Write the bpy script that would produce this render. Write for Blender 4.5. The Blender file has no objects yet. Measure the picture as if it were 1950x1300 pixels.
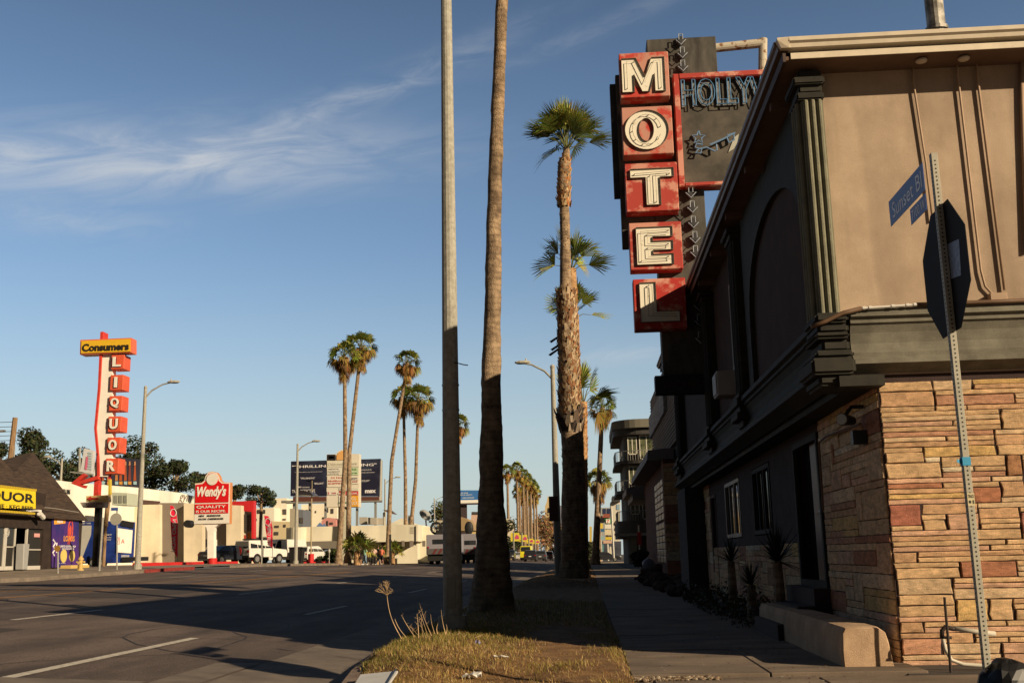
import bpy, bmesh, math, random
from mathutils import Vector, Matrix, noise
R_ = random.Random(7)
sc = bpy.context.scene
COL = sc.collection
rad = math.radians
# ---------------------------------------------------------------- camera
F, CZ = 2040.0, 1.05
PITCH, YAW, ROLL = rad(11.3406), rad(3.7077), .0225
_cr, _sr, _cp, _sp, _cy, _sy = math.cos(ROLL), math.sin(ROLL), math.cos(PITCH), math.sin(PITCH), math.cos(YAW), math.sin(YAW)
cam = bpy.data.objects.new('camera', bpy.data.cameras.new('camera'))
COL.objects.link(cam)
Rv = Vector((_cy, _sy, 0)); Fh = Vector((-_sy, _cy, 0)); Zv = Vector((0, 0, 1))
Fv = Fh * _cp + Zv * _sp; Uv = Zv * _cp - Fh * _sp
Xa = Rv * _cr - Uv * _sr; Ya = Rv * _sr + Uv * _cr
M = Matrix((Xa, Ya, -Fv)).transposed().to_4x4(); M.translation = (0, 0, CZ)
cam.matrix_world = M
cam.data.sensor_width = 36; cam.data.lens = 36 * F / 1950
cam.data.clip_start = .05; cam.data.clip_end = 9000
sc.camera = cam
# ---------------------------------------------------------------- sun, sky, exposure
SUN_EL = rad(22.5); SUN_AZ = math.atan2(.815, -.58)
Sv = Vector((math.sin(SUN_AZ) * math.cos(SUN_EL), math.cos(SUN_AZ) * math.cos(SUN_EL), math.sin(SUN_EL)))
sl = bpy.data.lights.new('sun', 'SUN'); sl.energy = 5.0; sl.angle = rad(.5); sl.color = (1, .80, .54)
so = bpy.data.objects.new('sun', sl); COL.objects.link(so)
so.rotation_euler = (-Sv).to_track_quat('-Z', 'Y').to_euler(); so.location = (30, -20, 30)
sc.view_settings.view_transform = 'Standard'; sc.view_settings.look = 'None'
sc.view_settings.gamma = 1; sc.view_settings.exposure = 0.38; sc.view_settings.use_curve_mapping = False
W = bpy.data.worlds.new('World'); sc.world = W; W.use_nodes = True
wt = W.node_tree; wn = wt.nodes; wl = wt.links
bg = wn['Background']; bg.inputs['Strength'].default_value = .092
sky = wn.new('ShaderNodeTexSky'); sky.sky_type = 'NISHITA'; sky.sun_disc = False
sky.sun_elevation = SUN_EL; sky.sun_rotation = SUN_AZ; sky.altitude = 50; sky.air_density = 1.0; sky.dust_density = 1.2; sky.ozone_density = 2.2
def wmath(op, a, b=None, c=None):
    n = wn.new('ShaderNodeMath'); n.operation = op
    for i, v in enumerate((a, b, c)):
        if v is None: continue
        if hasattr(v, 'node'): wl.new(v, n.inputs[i])
        else: n.inputs[i].default_value = v
    return n.outputs[0]
geo = wn.new('ShaderNodeTexCoord'); sep = wn.new('ShaderNodeSeparateXYZ'); wl.new(geo.outputs['Generated'], sep.inputs[0])
az = wmath('ARCTAN2', sep.outputs[0], sep.outputs[1]); el = wmath('ARCSINE', sep.outputs[2])
def band(a0, e0, slope, curve, half_w, half_h):          # a soft stretched veil of cirrus in the sky
    da = wmath('SUBTRACT', az, a0)
    line = wmath('ADD', wmath('MULTIPLY', da, slope), wmath('MULTIPLY', wmath('MULTIPLY', da, da), curve))
    de = wmath('SUBTRACT', wmath('SUBTRACT', el, e0), line)
    g = wmath('ADD', wmath('POWER', wmath('ABSOLUTE', wmath('DIVIDE', da, half_w)), 2.4), wmath('POWER', wmath('ABSOLUTE', wmath('DIVIDE', de, half_h)), 2.0))
    return wmath('EXPONENT', wmath('MULTIPLY', g, -1.0)), da, de
def wnoise(sx, sy, detail, dist, off=0, rough=.6, shear=.18):
    cmb = wn.new('ShaderNodeCombineXYZ')
    wl.new(wmath('MULTIPLY', az, sx), cmb.inputs[0])
    wl.new(wmath('MULTIPLY', wmath('SUBTRACT', el, wmath('MULTIPLY', az, shear)), sy), cmb.inputs[1]); cmb.inputs[2].default_value = off
    t = wn.new('ShaderNodeTexNoise'); wl.new(cmb.outputs[0], t.inputs['Vector'])
    t.inputs['Scale'].default_value = 1; t.inputs['Detail'].default_value = detail; t.inputs['Distortion'].default_value = dist; t.inputs['Roughness'].default_value = rough
    return t.outputs['Fac']
def ramp(v, lo, hi):
    n = wn.new('ShaderNodeMapRange'); n.interpolation_type = 'SMOOTHSTEP'; wl.new(v, n.inputs[0]); n.inputs[1].default_value = lo; n.inputs[2].default_value = hi; return n.outputs[0]
m1, _, _ = band(rad(-23), rad(20.4), .10, -.12, rad(12.5), rad(1.7))
m2, _, _ = band(rad(-12), rad(24.2), .36, .1, rad(9), rad(.75))
m3, _, _ = band(rad(-27), rad(17.0), .0, 0, rad(5), rad(.9))
m4, _, _ = band(rad(3), rad(10.4), .03, 0, rad(7), rad(.5))
m5, _, _ = band(rad(-17), rad(6.2), .02, 0, rad(5), rad(.35))
m6, _, _ = band(rad(2), rad(27.5), .3, 0, rad(6), rad(.5))
n1 = ramp(wnoise(8, 42, 8, 1.0, 3.3), .34, .72); n2 = ramp(wnoise(18, 60, 6, .8, 5), .25, .75)
cl = wmath('ADD', wmath('MULTIPLY', wmath('MULTIPLY', m1, n1), .68), wmath('MULTIPLY', wmath('MULTIPLY', wmath('ADD', m2, wmath('MULTIPLY', m3, .7)), n2), .42))
cl = wmath('ADD', cl, wmath('MULTIPLY', wmath('MULTIPLY', wmath('ADD', wmath('ADD', m4, m5), wmath('MULTIPLY', m6, .6)), n2), .34))
cl = wmath('ADD', cl, wmath('MULTIPLY', m1, .20))
mixc = wn.new('ShaderNodeMix'); mixc.data_type = 'RGBA'; mixc.clamp_factor = True
wl.new(cl, mixc.inputs[0]); 
hs = wn.new('ShaderNodeHueSaturation'); hs.inputs['Saturation'].default_value = 1.02; hs.inputs['Value'].default_value = 1.0
wl.new(sky.outputs[0], hs.inputs['Color']); wl.new(hs.outputs[0], mixc.inputs[6])
mixc.inputs[7].default_value = (4.9, 5.2, 5.6, 1)
hz = wn.new('ShaderNodeMapRange'); hz.interpolation_type = 'SMOOTHSTEP'; wl.new(el, hz.inputs[0]); hz.inputs[1].default_value = rad(17); hz.inputs[2].default_value = rad(-2); hz.inputs[3].default_value = 0; hz.inputs[4].default_value = .8
mh = wn.new('ShaderNodeMix'); mh.data_type = 'RGBA'; wl.new(hz.outputs[0], mh.inputs[0]); wl.new(mixc.outputs[2], mh.inputs[6]); mh.inputs[7].default_value = (4.7, 5.35, 5.3, 1)
# sky deepens to the zenith; dimmed there and behind the camera to cut fill
zen = wn.new('ShaderNodeMapRange'); zen.interpolation_type = 'SMOOTHSTEP'; wl.new(el, zen.inputs[0]); zen.inputs[1].default_value = rad(15); zen.inputs[2].default_value = rad(56); zen.inputs[3].default_value = 1; zen.inputs[4].default_value = .16
bck = wn.new('ShaderNodeMapRange'); bck.interpolation_type = 'SMOOTHSTEP'; wl.new(wmath('ABSOLUTE', az), bck.inputs[0]); bck.inputs[1].default_value = rad(40); bck.inputs[2].default_value = rad(100); bck.inputs[3].default_value = 1; bck.inputs[4].default_value = .14
dim = wmath('MULTIPLY', zen.outputs[0], bck.outputs[0])
sc_n = wn.new('ShaderNodeVectorMath'); sc_n.operation = 'SCALE'; wl.new(mh.outputs[2], sc_n.inputs[0]); wl.new(dim, sc_n.inputs['Scale'])
wl.new(sc_n.outputs[0], bg.inputs[0])

# ---------------------------------------------------------------- pixel -> place helpers (photo pixels 1950x1300)
def ray(px, py):
    u0, v0 = px - 975, py - 650
    u, v = u0 * _cr - v0 * _sr, u0 * _sr + v0 * _cr
    y = -v; fy = F * _cp - y * _sp; up = F * _sp + y * _cp
    return Vector((u * _cy - fy * _sy, u * _sy + fy * _cy, up))
def at(px, py, X=None, Y=None, Z=None):
    d = ray(px, py)
    k = X / d.x if X is not None else (Y / d.y if Y is not None else (Z - CZ) / d.z)
    return Vector((d.x * k, d.y * k, CZ + d.z * k))
def sst(t): t = max(0, min(1, t)); return t * t * (3 - 2 * t)
def lerp(x, xs, ys):
    if x <= xs[0]: return ys[0]
    for i in range(1, len(xs)):
        if x <= xs[i]: return ys[i-1] + (ys[i] - ys[i-1]) * (x - xs[i-1]) / (xs[i] - xs[i-1])
    return ys[-1]
def G(X, Y):                                     # ground height: the street climbs gently towards its far side
    b = lerp(-X, [2.6, 3.9, 5.3, 8.9, 12.6, 22, 22.3, 27], [-.10, -.02, .06, .26, .42, .50, .66, .80]) if X < -2.6 else (.0 if X > -2.5 else 0)
    e = lerp(Y, [30, 42, 57, 73, 97, 120, 165, 400], [0, .0, .2, .26, .12, .0, -.12, -.2])
    return b + sst((-X - 11) / 10) * e

# ---------------------------------------------------------------- materials
MATS = {}
def mat(name, c, rough=.8, var=.12, scale=6, bump=0, bscale=60, metal=0, c2=None, attr=False, spec=.3, lo=.35, hi=.65, trans=0, stretch=None, detail=5, speck=0, sscale=260, streak=0, kscale=(2.5,2.5,.18), rings=0):
    if name in MATS: return MATS[name]
    m = bpy.data.materials.new(name); m.use_nodes = True; nt = m.node_tree; n = nt.nodes; l = nt.links
    b = n['Principled BSDF']; b.inputs['Roughness'].default_value = rough; b.inputs['Metallic'].default_value = metal
    b.inputs['Specular IOR Level'].default_value = spec
    tc = n.new('ShaderNodeTexCoord'); src = tc.outputs['Object']
    if stretch:
        mp = n.new('ShaderNodeMapping'); mp.inputs['Scale'].default_value = stretch; l.new(src, mp.inputs[0]); src = mp.outputs[0]
    nz = n.new('ShaderNodeTexNoise'); nz.inputs['Scale'].default_value = scale; nz.inputs['Detail'].default_value = detail; nz.inputs['Roughness'].default_value = .62
    l.new(src, nz.inputs['Vector'])
    mr = n.new('ShaderNodeMapRange'); mr.inputs[1].default_value = lo; mr.inputs[2].default_value = hi; l.new(nz.outputs['Fac'], mr.inputs[0])
    mx = n.new('ShaderNodeMix'); mx.data_type = 'RGBA'; l.new(mr.outputs[0], mx.inputs[0])
    ca = [max(0, v * (1 - var)) for v in c]; cb = [v * (1 + var) for v in c] if c2 is None else c2
    if attr:
        at_ = n.new('ShaderNodeAttribute'); at_.attribute_name = 'col'
        mx.inputs[6].default_value = (1 - var,) * 3 + (1,); mx.inputs[7].default_value = (1 + var,) * 3 + (1,)
        mu = n.new('ShaderNodeMix'); mu.data_type = 'RGBA'; mu.blend_type = 'MULTIPLY'; mu.inputs[0].default_value = 1
        l.new(mx.outputs[2], mu.inputs[6]); l.new(at_.outputs['Color'], mu.inputs[7]); out = mu.outputs[2]
    else:
        mx.inputs[6].default_value = (*ca, 1); mx.inputs[7].default_value = (*cb, 1); out = mx.outputs[2]
    def mul(out, fac_sock, lo_, hi_, a, c_):
        m2 = n.new('ShaderNodeMapRange'); l.new(fac_sock, m2.inputs[0]); m2.inputs[1].default_value = lo_; m2.inputs[2].default_value = hi_; m2.inputs[3].default_value = a; m2.inputs[4].default_value = c_
        v_ = n.new('ShaderNodeVectorMath'); v_.operation = 'SCALE'; l.new(out, v_.inputs[0]); l.new(m2.outputs[0], v_.inputs['Scale']); return v_.outputs[0]
    if speck:
        ns = n.new('ShaderNodeTexNoise'); ns.inputs['Scale'].default_value = sscale; ns.inputs['Detail'].default_value = 2; l.new(tc.outputs['Object'], ns.inputs['Vector']); out = mul(out, ns.outputs['Fac'], .35, .65, 1-speck, 1+speck)
    if streak:
        m3 = n.new('ShaderNodeMapping'); m3.inputs['Scale'].default_value = kscale; l.new(tc.outputs['Object'], m3.inputs[0])
        nk = n.new('ShaderNodeTexNoise'); nk.inputs['Scale'].default_value = 1; nk.inputs['Detail'].default_value = 7; nk.inputs['Distortion'].default_value = .4; l.new(m3.outputs[0], nk.inputs['Vector']); out = mul(out, nk.outputs['Fac'], .42, .66, 1+streak*.3, 1-streak)
    wv = None
    if rings:
        wv = n.new('ShaderNodeTexWave'); wv.wave_type = 'BANDS'; wv.bands_direction = 'Z'; wv.inputs['Scale'].default_value = rings; wv.inputs['Distortion'].default_value = 5; wv.inputs['Detail'].default_value = 4; wv.inputs['Detail Scale'].default_value = 2.5
        l.new(tc.outputs['Object'], wv.inputs['Vector']); out = mul(out, wv.outputs['Fac'], 0, .55, .78, 1.04)
    l.new(out, b.inputs['Base Color'])
    if bump:
        nb = n.new('ShaderNodeTexNoise'); nb.inputs['Scale'].default_value = bscale; nb.inputs['Detail'].default_value = 4; l.new(src, nb.inputs['Vector'])
        bp = n.new('ShaderNodeBump'); bp.inputs['Strength'].default_value = min(1, bump*.8); bp.inputs['Distance'].default_value = min(.02, 1.2 / bscale) * max(1, bump)
        l.new(nb.outputs['Fac'], bp.inputs['Height']); l.new(bp.outputs[0], b.inputs['Normal'])
    if trans:
        tr = n.new('ShaderNodeBsdfTranslucent'); l.new(out, tr.inputs[0]); ms = n.new('ShaderNodeMixShader'); ms.inputs[0].default_value = trans
        l.new(b.outputs[0], ms.inputs[1]); l.new(tr.outputs[0], ms.inputs[2]); l.new(ms.outputs[0], n['Material Output'].inputs[0])
    MATS[name] = m; return m
def flat(name, c, rough=.7, **k): return mat(name, c, rough, k.pop('var', .05), **k)

# ---------------------------------------------------------------- mesh builder
def V(*a): return Vector(a)
class MB:
    def __init__(s): s.v = []; s.f = []; s.c = []; s.cur = None
    def add(s, vs, fs, col=None):
        o = len(s.v); s.v.extend([tuple(p) for p in vs]); s.f.extend([tuple(i + o for i in f) for f in fs]); s.c.extend([col or s.cur] * len(fs)); return s
    def box(s, x0, x1, y0, y1, z0, z1, col=None):
        return s.add([(x0,y0,z0),(x1,y0,z0),(x1,y1,z0),(x0,y1,z0),(x0,y0,z1),(x1,y0,z1),(x1,y1,z1),(x0,y1,z1)],
                     [(0,3,2,1),(4,5,6,7),(0,1,5,4),(1,2,6,5),(2,3,7,6),(3,0,4,7)], col)
    def obox(s, c, u, v, w, hu, hv, hw, col=None):     # oriented box, half sizes
        c = Vector(c); P = []
        for k in (-1, 1):
            for a, b in ((-1,-1),(1,-1),(1,1),(-1,1)): P.append(c + u*(a*hu) + v*(b*hv) + w*(k*hw))
        return s.add(P, [(0,3,2,1),(4,5,6,7),(0,1,5,4),(1,2,6,5),(2,3,7,6),(3,0,4,7)], col)
    def tube(s, pts, rs, n=10, cap=True, col=None):
        pts = [Vector(p) for p in pts]
        if not hasattr(rs, '__len__'): rs = [rs] * len(pts)
        P = []; pu = None
        for i, p in enumerate(pts):
            t = (pts[min(i+1, len(pts)-1)] - pts[max(i-1, 0)]).normalized()
            if pu is None: pu = t.cross(V(0,0,1)) if abs(t.z) < .9 else t.cross(V(0,1,0))
            u = (pu - t * pu.dot(t)).normalized(); pu = u; w = t.cross(u)
            for k in range(n): a = 2*math.pi*k/n; P.append(p + (u*math.cos(a) + w*math.sin(a)) * rs[i])
        Fc = []
        for i in range(len(pts)-1):
            for k in range(n): Fc.append((i*n+k, i*n+(k+1)%n, (i+1)*n+(k+1)%n, (i+1)*n+k))
        if cap: Fc.append(tuple(range(n))[::-1]); Fc.append(tuple((len(pts)-1)*n + k for k in range(n)))
        return s.add(P, Fc, col)
    def prism(s, poly, d, col=None):                   # poly of 3-D points, extruded by vector d
        n = len(poly); poly = [Vector(p) for p in poly]; d = Vector(d)
        P = poly + [p + d for p in poly]
        return s.add(P, [tuple(range(n)), tuple(range(2*n-1, n-1, -1))] + [(i, i+n, (i+1)%n+n, (i+1)%n) for i in range(n)], col)
    def quad(s, a, b, c, d, col=None): return s.add([a, b, c, d], [(0,1,2,3)], col)
    def ball(s, c, rx, ry=None, rz=None, n=8, m=6, col=None):
        ry = ry or rx; rz = rz or rx; P = [(c[0], c[1], c[2]-rz)]; 
        for j in range(1, m):
            t = math.pi*j/m - math.pi/2
            for k in range(n): a = 2*math.pi*k/n; P.append((c[0]+rx*math.cos(t)*math.cos(a), c[1]+ry*math.cos(t)*math.sin(a), c[2]+rz*math.sin(t)))
        P.append((c[0], c[1], c[2]+rz)); Fc = []
        for k in range(n): Fc.append((0, 1+(k+1)%n, 1+k)); Fc.append((len(P)-1, 1+(m-2)*n+k, 1+(m-2)*n+(k+1)%n))
        for j in range(m-2):
            for k in range(n): Fc.append((1+j*n+k, 1+j*n+(k+1)%n, 1+(j+1)*n+(k+1)%n, 1+(j+1)*n+k))
        return s.add(P, Fc, col)
    def text(s, t, P0, u, w, h, d=.01, bold=0, shear=0, up=V(0,0,1), col=None, mirror=False):  # text filling w x h, lower-left at P0
        key = (t, bold, shear)
        if key not in TXT:
            cu = bpy.data.curves.new('t', 'FONT'); cu.body = t; cu.offset = bold; cu.shear = shear; cu.resolution_u = 3
            o = bpy.data.objects.new('t', cu); me = bpy.data.meshes.new_from_object(o)
            vs = [v.co.copy() for v in me.vertices]; fs = [tuple(p.vertices) for p in me.polygons]
            x0 = min(v.x for v in vs); x1 = max(v.x for v in vs); y0 = min(v.y for v in vs); y1 = max(v.y for v in vs)
            TXT[key] = ([((v.x-x0)/(x1-x0), (v.y-y0)/(y1-y0)) for v in vs], fs)
            bpy.data.objects.remove(o); bpy.data.meshes.remove(me); bpy.data.curves.remove(cu)
        vs, fs = TXT[key]; u = Vector(u).normalized(); nrm = u.cross(up)
        if mirror: vs = [(1-a, b) for a, b in vs]
        edges = {}
        for f in fs:
            for i in range(len(f)):
                e = (f[i], f[(i+1) % len(f)]); edges[e] = 1
        bd = [e for e in edges if (e[1], e[0]) not in edges]
        N = len(vs); P = [P0 + u*(a*w) + up*(b*h) for a, b in vs]; P += [p + nrm*d for p in P]
        return s.add(P, [tuple(i+N for i in f) for f in fs] + [(a, b, b+N, a+N) for a, b in bd], col)
TXT = {}
def build(name, mb, m, parent=None, world=True, bevel=0, smooth=False, seg=1, merge=False):
    me = bpy.data.meshes.new(name)
    off = Vector(parent_loc(parent)) if (parent and world) else V(0,0,0)
    me.from_pydata([(p[0]-off.x, p[1]-off.y, p[2]-off.z) for p in mb.v], [], mb.f)
    if any(mb.c):
        ca = me.color_attributes.new('col', 'FLOAT_COLOR', 'CORNER'); k = 0
        for i, f in enumerate(mb.f):
            c = mb.c[i] or (.5,.5,.5)
            for _ in f: ca.data[k].color = (*c, 1); k += 1
    bm = bmesh.new(); bm.from_mesh(me)
    if merge: bmesh.ops.remove_doubles(bm, verts=bm.verts, dist=1e-5)
    if bevel: bmesh.ops.recalc_face_normals(bm, faces=bm.faces); bmesh.ops.bevel(bm, geom=bm.edges[:], offset=bevel, segments=seg, affect='EDGES', clamp_overlap=True)
    bmesh.ops.recalc_face_normals(bm, faces=bm.faces)
    bm.to_mesh(me); bm.free()
    if smooth:
        for p in me.polygons: p.use_smooth = True
    me.materials.append(m); o = bpy.data.objects.new(name, me); COL.objects.link(o)
    if parent: o.parent = parent
    return o
def parent_loc(p):
    l = p.location.copy()
    while p.parent: p = p.parent; l += p.location
    return l
def tag(o, label, cat, group=None, kind=None):
    o['label'] = label; o['category'] = cat
    if group: o['group'] = group
    if kind: o['kind'] = kind
    return o
def thing(name, label, cat, loc=(0,0,0), group=None):
    o = bpy.data.objects.new(name, None); COL.objects.link(o); o.location = loc; o.empty_display_size = .2
    return tag(o, label, cat, group)
def struct(name, mb, m, **k):
    o = build(name, mb, m, **k); o['kind'] = 'structure'; return o
def copy_tree(o, parent=None):
    c = o.copy(); COL.objects.link(c)
    if parent: c.parent = parent
    for ch in list(o.children): copy_tree(ch, c)
    return c
def dup(o, loc, label, rz=0, scale=None):
    c = copy_tree(o); c.location = loc; c.rotation_euler = (0, 0, rz); c['label'] = label
    if scale: c.scale = scale if hasattr(scale, '__len__') else (scale,)*3
    return c
XX, YY, ZZ = V(1,0,0), V(0,1,0), V(0,0,1)
# ================================================================ SETTING
asph = mat('asphalt', (.088,.064,.053), .92, .2, 1.1, bump=.8, bscale=200, c2=(.150,.112,.092), stretch=(1,.3,1), detail=9, speck=.42, sscale=60, streak=.40, kscale=(1.1,.06,1))
conc = mat('concrete', (.17,.14,.112), .9, .18, 2.2, bump=.35, bscale=160, c2=(.235,.19,.15))
concd = mat('gutter_concrete', (.145,.118,.095), .9, .2, 2.5, bump=.4, bscale=120, c2=(.19,.155,.125))
def sheet(name, xs, ys, m, dz=0, zf=G, kind='structure'):
    b = MB(); nx = len(xs); vs = [(x, y, zf(x, y) + dz) for y in ys for x in xs]
    b.add(vs, [(j*nx+i, j*nx+i+1, (j+1)*nx+i+1, (j+1)*nx+i) for j in range(len(ys)-1) for i in range(nx-1)])
    o = build(name, b, m, smooth=True); o['kind'] = kind; return o
YS = [-40, -10, 0, 5, 8, 10, 12, 15, 20, 25, 30, 36, 42, 50, 57, 65, 73, 85, 97, 108, 120, 140, 165, 200, 260, 330, 400, 700, 1200]
sheet('ground', [-3000, -600, -100, 100, 600, 3000], [-600, -41, 1199, 3000, 7000], mat('far_ground', (.12,.1,.08)), 0, lambda x, y: -1.2)
sheet('road', [-22.02, -17, -12.6, -10.7, -8.9, -7, -5.3, -4.4, -3.6], YS, asph)
sheet('gutter', [-3.598, -2.72, -1.2, -.4], YS, concd, 0, lambda x, y: -.1 + .08*(-x-2.6)/1.3)
b = MB()   # broken concrete of the cross gutter beside the corner
for x0, x1, y0, y1 in ((-5.9, -4.1, 8.6, 10.05), (-4.05, -3.62, 8.0, 12.0), (-7.6,-5.95,8.2,9.6)):
    b.add([(x0,y0,G(x0,y0)+.006),(x1,y0,G(x1,y0)+.006),(x1,y1,G(x1,y1)+.006),(x0,y1-.2,G(x0,y1)+.006)], [(0,1,2,3)])
struct('gutter_patch', b, concd)
# near kerb, verge and sidewalk
def kerbx(y): return lerp(y, [5.6, 6.3, 7.2, 8.4, 9.4, 10.5, 12, 16, 24.6], [-.5, -1.1, -1.6, -1.95, -2.15, -2.3, -2.42, -2.62, -2.7])
def verge_z(x, y):
    if x < kerbx(y) + .12: return -.26
    t = lerp(x, [-2.55,-2.3,-1.6,-.6,.2,.34], [.02,.08,.13,.08,.03,.0]); 
    e = min(sst((y-9.2)/1.4), 1) if y < 16 else 1
    gap = 1 - sst((y-25)/2) * (1 - sst((y-36)/2.2)); g2 = 1 + .7*sst((y-35)/3)*(1-sst((y-48)/3))
    return t * max(.12, e) * gap * g2 + .025 * (noise.noise(V(x*1.7, y*1.1, 0)) + .5*noise.noise(V(x*5, y*4, 2))) * (.3 + .7*gap)
xs = [-2.55 + i*(2.89/60) for i in range(61)]; ys = [5+i*.25 for i in range(60)] + [20+i*.5 for i in range(70)] + [56+i*4 for i in range(40)]
dirt = mat('dirt', (.15,.078,.032), .97, .2, 3.5, bump=1.0, bscale=55, c2=(.27,.155,.065), detail=8)
sheet('verge_dirt', xs, ys, dirt, .0, lambda x, y: verge_z(x, y))
b = MB(); ky = [5.6, 6.3, 7.2, 8.4, 9.4, 10.5, 12, 16, 24.6]; kx = [-.5, -1.1, -1.6, -1.95, -2.15, -2.3, -2.42, -2.62, -2.7]
for (a0, a1) in ((0, len(ky)-1),):
    for i in range(a0, a1):
        x0, x1, y0, y1 = kx[i], kx[i+1], ky[i], ky[i+1]
        b.add([(x0,y0,-.12),(x0+.15,y0,-.12),(x1+.15,y1,-.12),(x1,y1,-.12),(x0+.02,y0,.03),(x0+.16,y0,.03),(x1+.16,y1,.03),(x1+.02,y1,.03)],
              [(4,5,6,7),(0,4,7,3),(1,2,6,5),(0,1,5,4),(3,7,6,2)])
b.box(-2.7, -2.54, 37, 300, -.12, .03)
struct('kerb', b, mat('kerb_concrete', (.2,.14,.11), .9, .2, 4, bump=.4, c2=(.27,.2,.15)))
side = mat('sidewalk_slab', (.155,.118,.09), .92, .2, 1.8, bump=.6, bscale=160, c2=(.22,.17,.128), stretch=(.6,1.4,1), detail=9, speck=.16, sscale=150, streak=.2, kscale=(.9,1.6,1))
b = MB()
for j, (y0, y1) in enumerate([(9.83, 12.2), (12.2, 14.4), (14.4, 16.6), (16.6, 18.8), (18.8, 21), (21, 24)] + [(24+4*k, 28+4*k) for k in range(24)]):
    for x0, x1 in ((.34, 1.55), (1.55, 2.9)): b.box(x0+.006, x1-.006, y0+.006, y1-.006, -.1, .012 + .004*((j*7) % 3))
struct('sidewalk', b, side, bevel=.008)
b = MB()
for j in range(9):
    for i in range(12): b.box(-.9 + i*1.42 + .01 - (j % 2)*.0, -.9+(i+1)*1.42-.01, 9.80-(j+1)*1.6 + .01, 9.80-j*1.6-.01, -.2, -.03 + .004*((i*3+j*5) % 4))
o = struct('corner_pavement', b, side, bevel=.01)
b = MB(); b.box(2.9, 60, 28.6, 300, -.2, -.01); b.box(-2.5, 2.9, 120, 300, -.2, .005); b.box(2.72, 20, 9.81, 10.6, -.2, -.012)
struct('lot_ground', b, mat('lot_asphalt', (.06,.052,.048), .95, .2, 2))
# far kerb and pavement
sheet('pavement', [-22.3, -24.5, -27, -30, -60, -160], YS, mat('far_pavement', (.20,.16,.125), .9, .2, .9, c2=(.27,.22,.17)), .004)
b = MB()
def kerbline(b, y0, y1, x=-22.15, w=.16, h=.0):
    yy = [y0] + [y for y in YS if y0 < y < y1] + [y1]
    for i in range(len(yy)-1):
        a, c = yy[i], yy[i+1]; za, zc = G(-22.3, a)+.012+h, G(-22.3, c)+.012+h
        b.add([(x+w,a,za-.22),(x+w,c,zc-.22),(x+w,c,zc),(x+w,a,za),(x-w,a,za),(x-w,c,zc)], [(0,1,2,3),(3,2,5,4)])
kerbline(b, -40, 53.0); kerbline(b, 66, 700); struct('far_kerb', b, conc)
b = MB(); kerbline(b, 53.0, 60, h=.004); struct('red_kerb', b, mat('red_kerb_paint', (.2,.03,.025), .8, .4, 5))
# road markings
wp = mat('worn_white_paint', (.42,.38,.32), .8, .2, 14, c2=(.60,.55,.47)); yp = mat('worn_yellow_paint', (.42,.2,.035), .8, .25, 9)
def mark(b, x, y0, y1, w):
    n = max(1, int((y1-y0)/4)); 
    for i in range(n):
        a, c = y0+(y1-y0)*i/n, y0+(y1-y0)*(i+1)/n
        b.add([(x-w/2,a,G(x-w/2,a)+.005),(x+w/2,a,G(x+w/2,a)+.005),(x+w/2,c,G(x+w/2,c)+.005),(x-w/2,c,G(x-w/2,c)+.005)], [(0,1,2,3)])
b = MB(); mark(b, -5.35, -10, 14.7, .13)
for k in range(14): mark(b, -5.35, 20.5 + k*12, 24 + k*12, .11)
for k in range(16): mark(b, -8.9, 16.5 + k*11, 19.6 + k*11, .11)
for k in range(12): mark(b, -17.6, 45 + k*11, 48 + k*11, .11)
struct('lane_marking', b, wp)
b = MB(); rc = random.Random(77)
def crack(b, x, y, a, n, w):
    for _ in range(n):
        a += rc.uniform(-.35,.35); L_ = rc.uniform(.25,.6); x2, y2 = x+math.cos(a)*L_, y+math.sin(a)*L_
        if not (-21 < x2 < -3.8): break
        nx_, ny_ = -math.sin(a)*w, math.cos(a)*w; z1, z2 = G(x,y)+.004, G(x2,y2)+.004
        b.add([(x-nx_,y-ny_,z1),(x+nx_,y+ny_,z1),(x2+nx_,y2+ny_,z2),(x2-nx_,y2-ny_,z2)], [(0,1,2,3)]); x, y = x2, y2
for x, y, a, n, w in ((-4.2,12.5,2.6,14,.012),(-6.6,9,1.3,26,.010),(-9.5,12,1.7,30,.012),(-4.6,16,1.5,40,.012),(-8,18,2.9,22,.012),(-12,22,2.4,20,.016),(-6.2,26,1.6,60,.014),(-11,20,.9,30,.014),(-14.5,30,1.4,60,.02),(-7.2,13.5,.2,9,.009),(-3.9,9.5,2.9,12,.012)): crack(b, x, y, a, n, w)
struct('road_crack', b, mat('tar_seal', (.022,.018,.016), .7))
b = MB(); b.add([(-12.2,24,G(-12.2,24)+.003),(-10.2,24,G(-10.2,24)+.003),(-10.2,29,G(-10.2,29)+.003),(-12.2,29,G(-12.2,29)+.003)], [(0,1,2,3)]); b.add([(-8.6,9.2,G(-8.6,9.2)+.003),(-7.9,9.2,G(-7.9,9.2)+.003),(-7.9,15,G(-7.9,15)+.003),(-8.6,15,G(-8.6,15)+.003)], [(0,1,2,3)])
struct('road_patch', b, mat('patch_asphalt', (.055,.043,.038), .95, .2, 3, bump=.8, bscale=200))
b = MB(); mark(b, -12.6, -20, 58, .12); mark(b, -12.85, 40, 58, .1); mark(b, -15.4, -20, 60, .12)
struct('centre_marking', b, yp)

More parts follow.
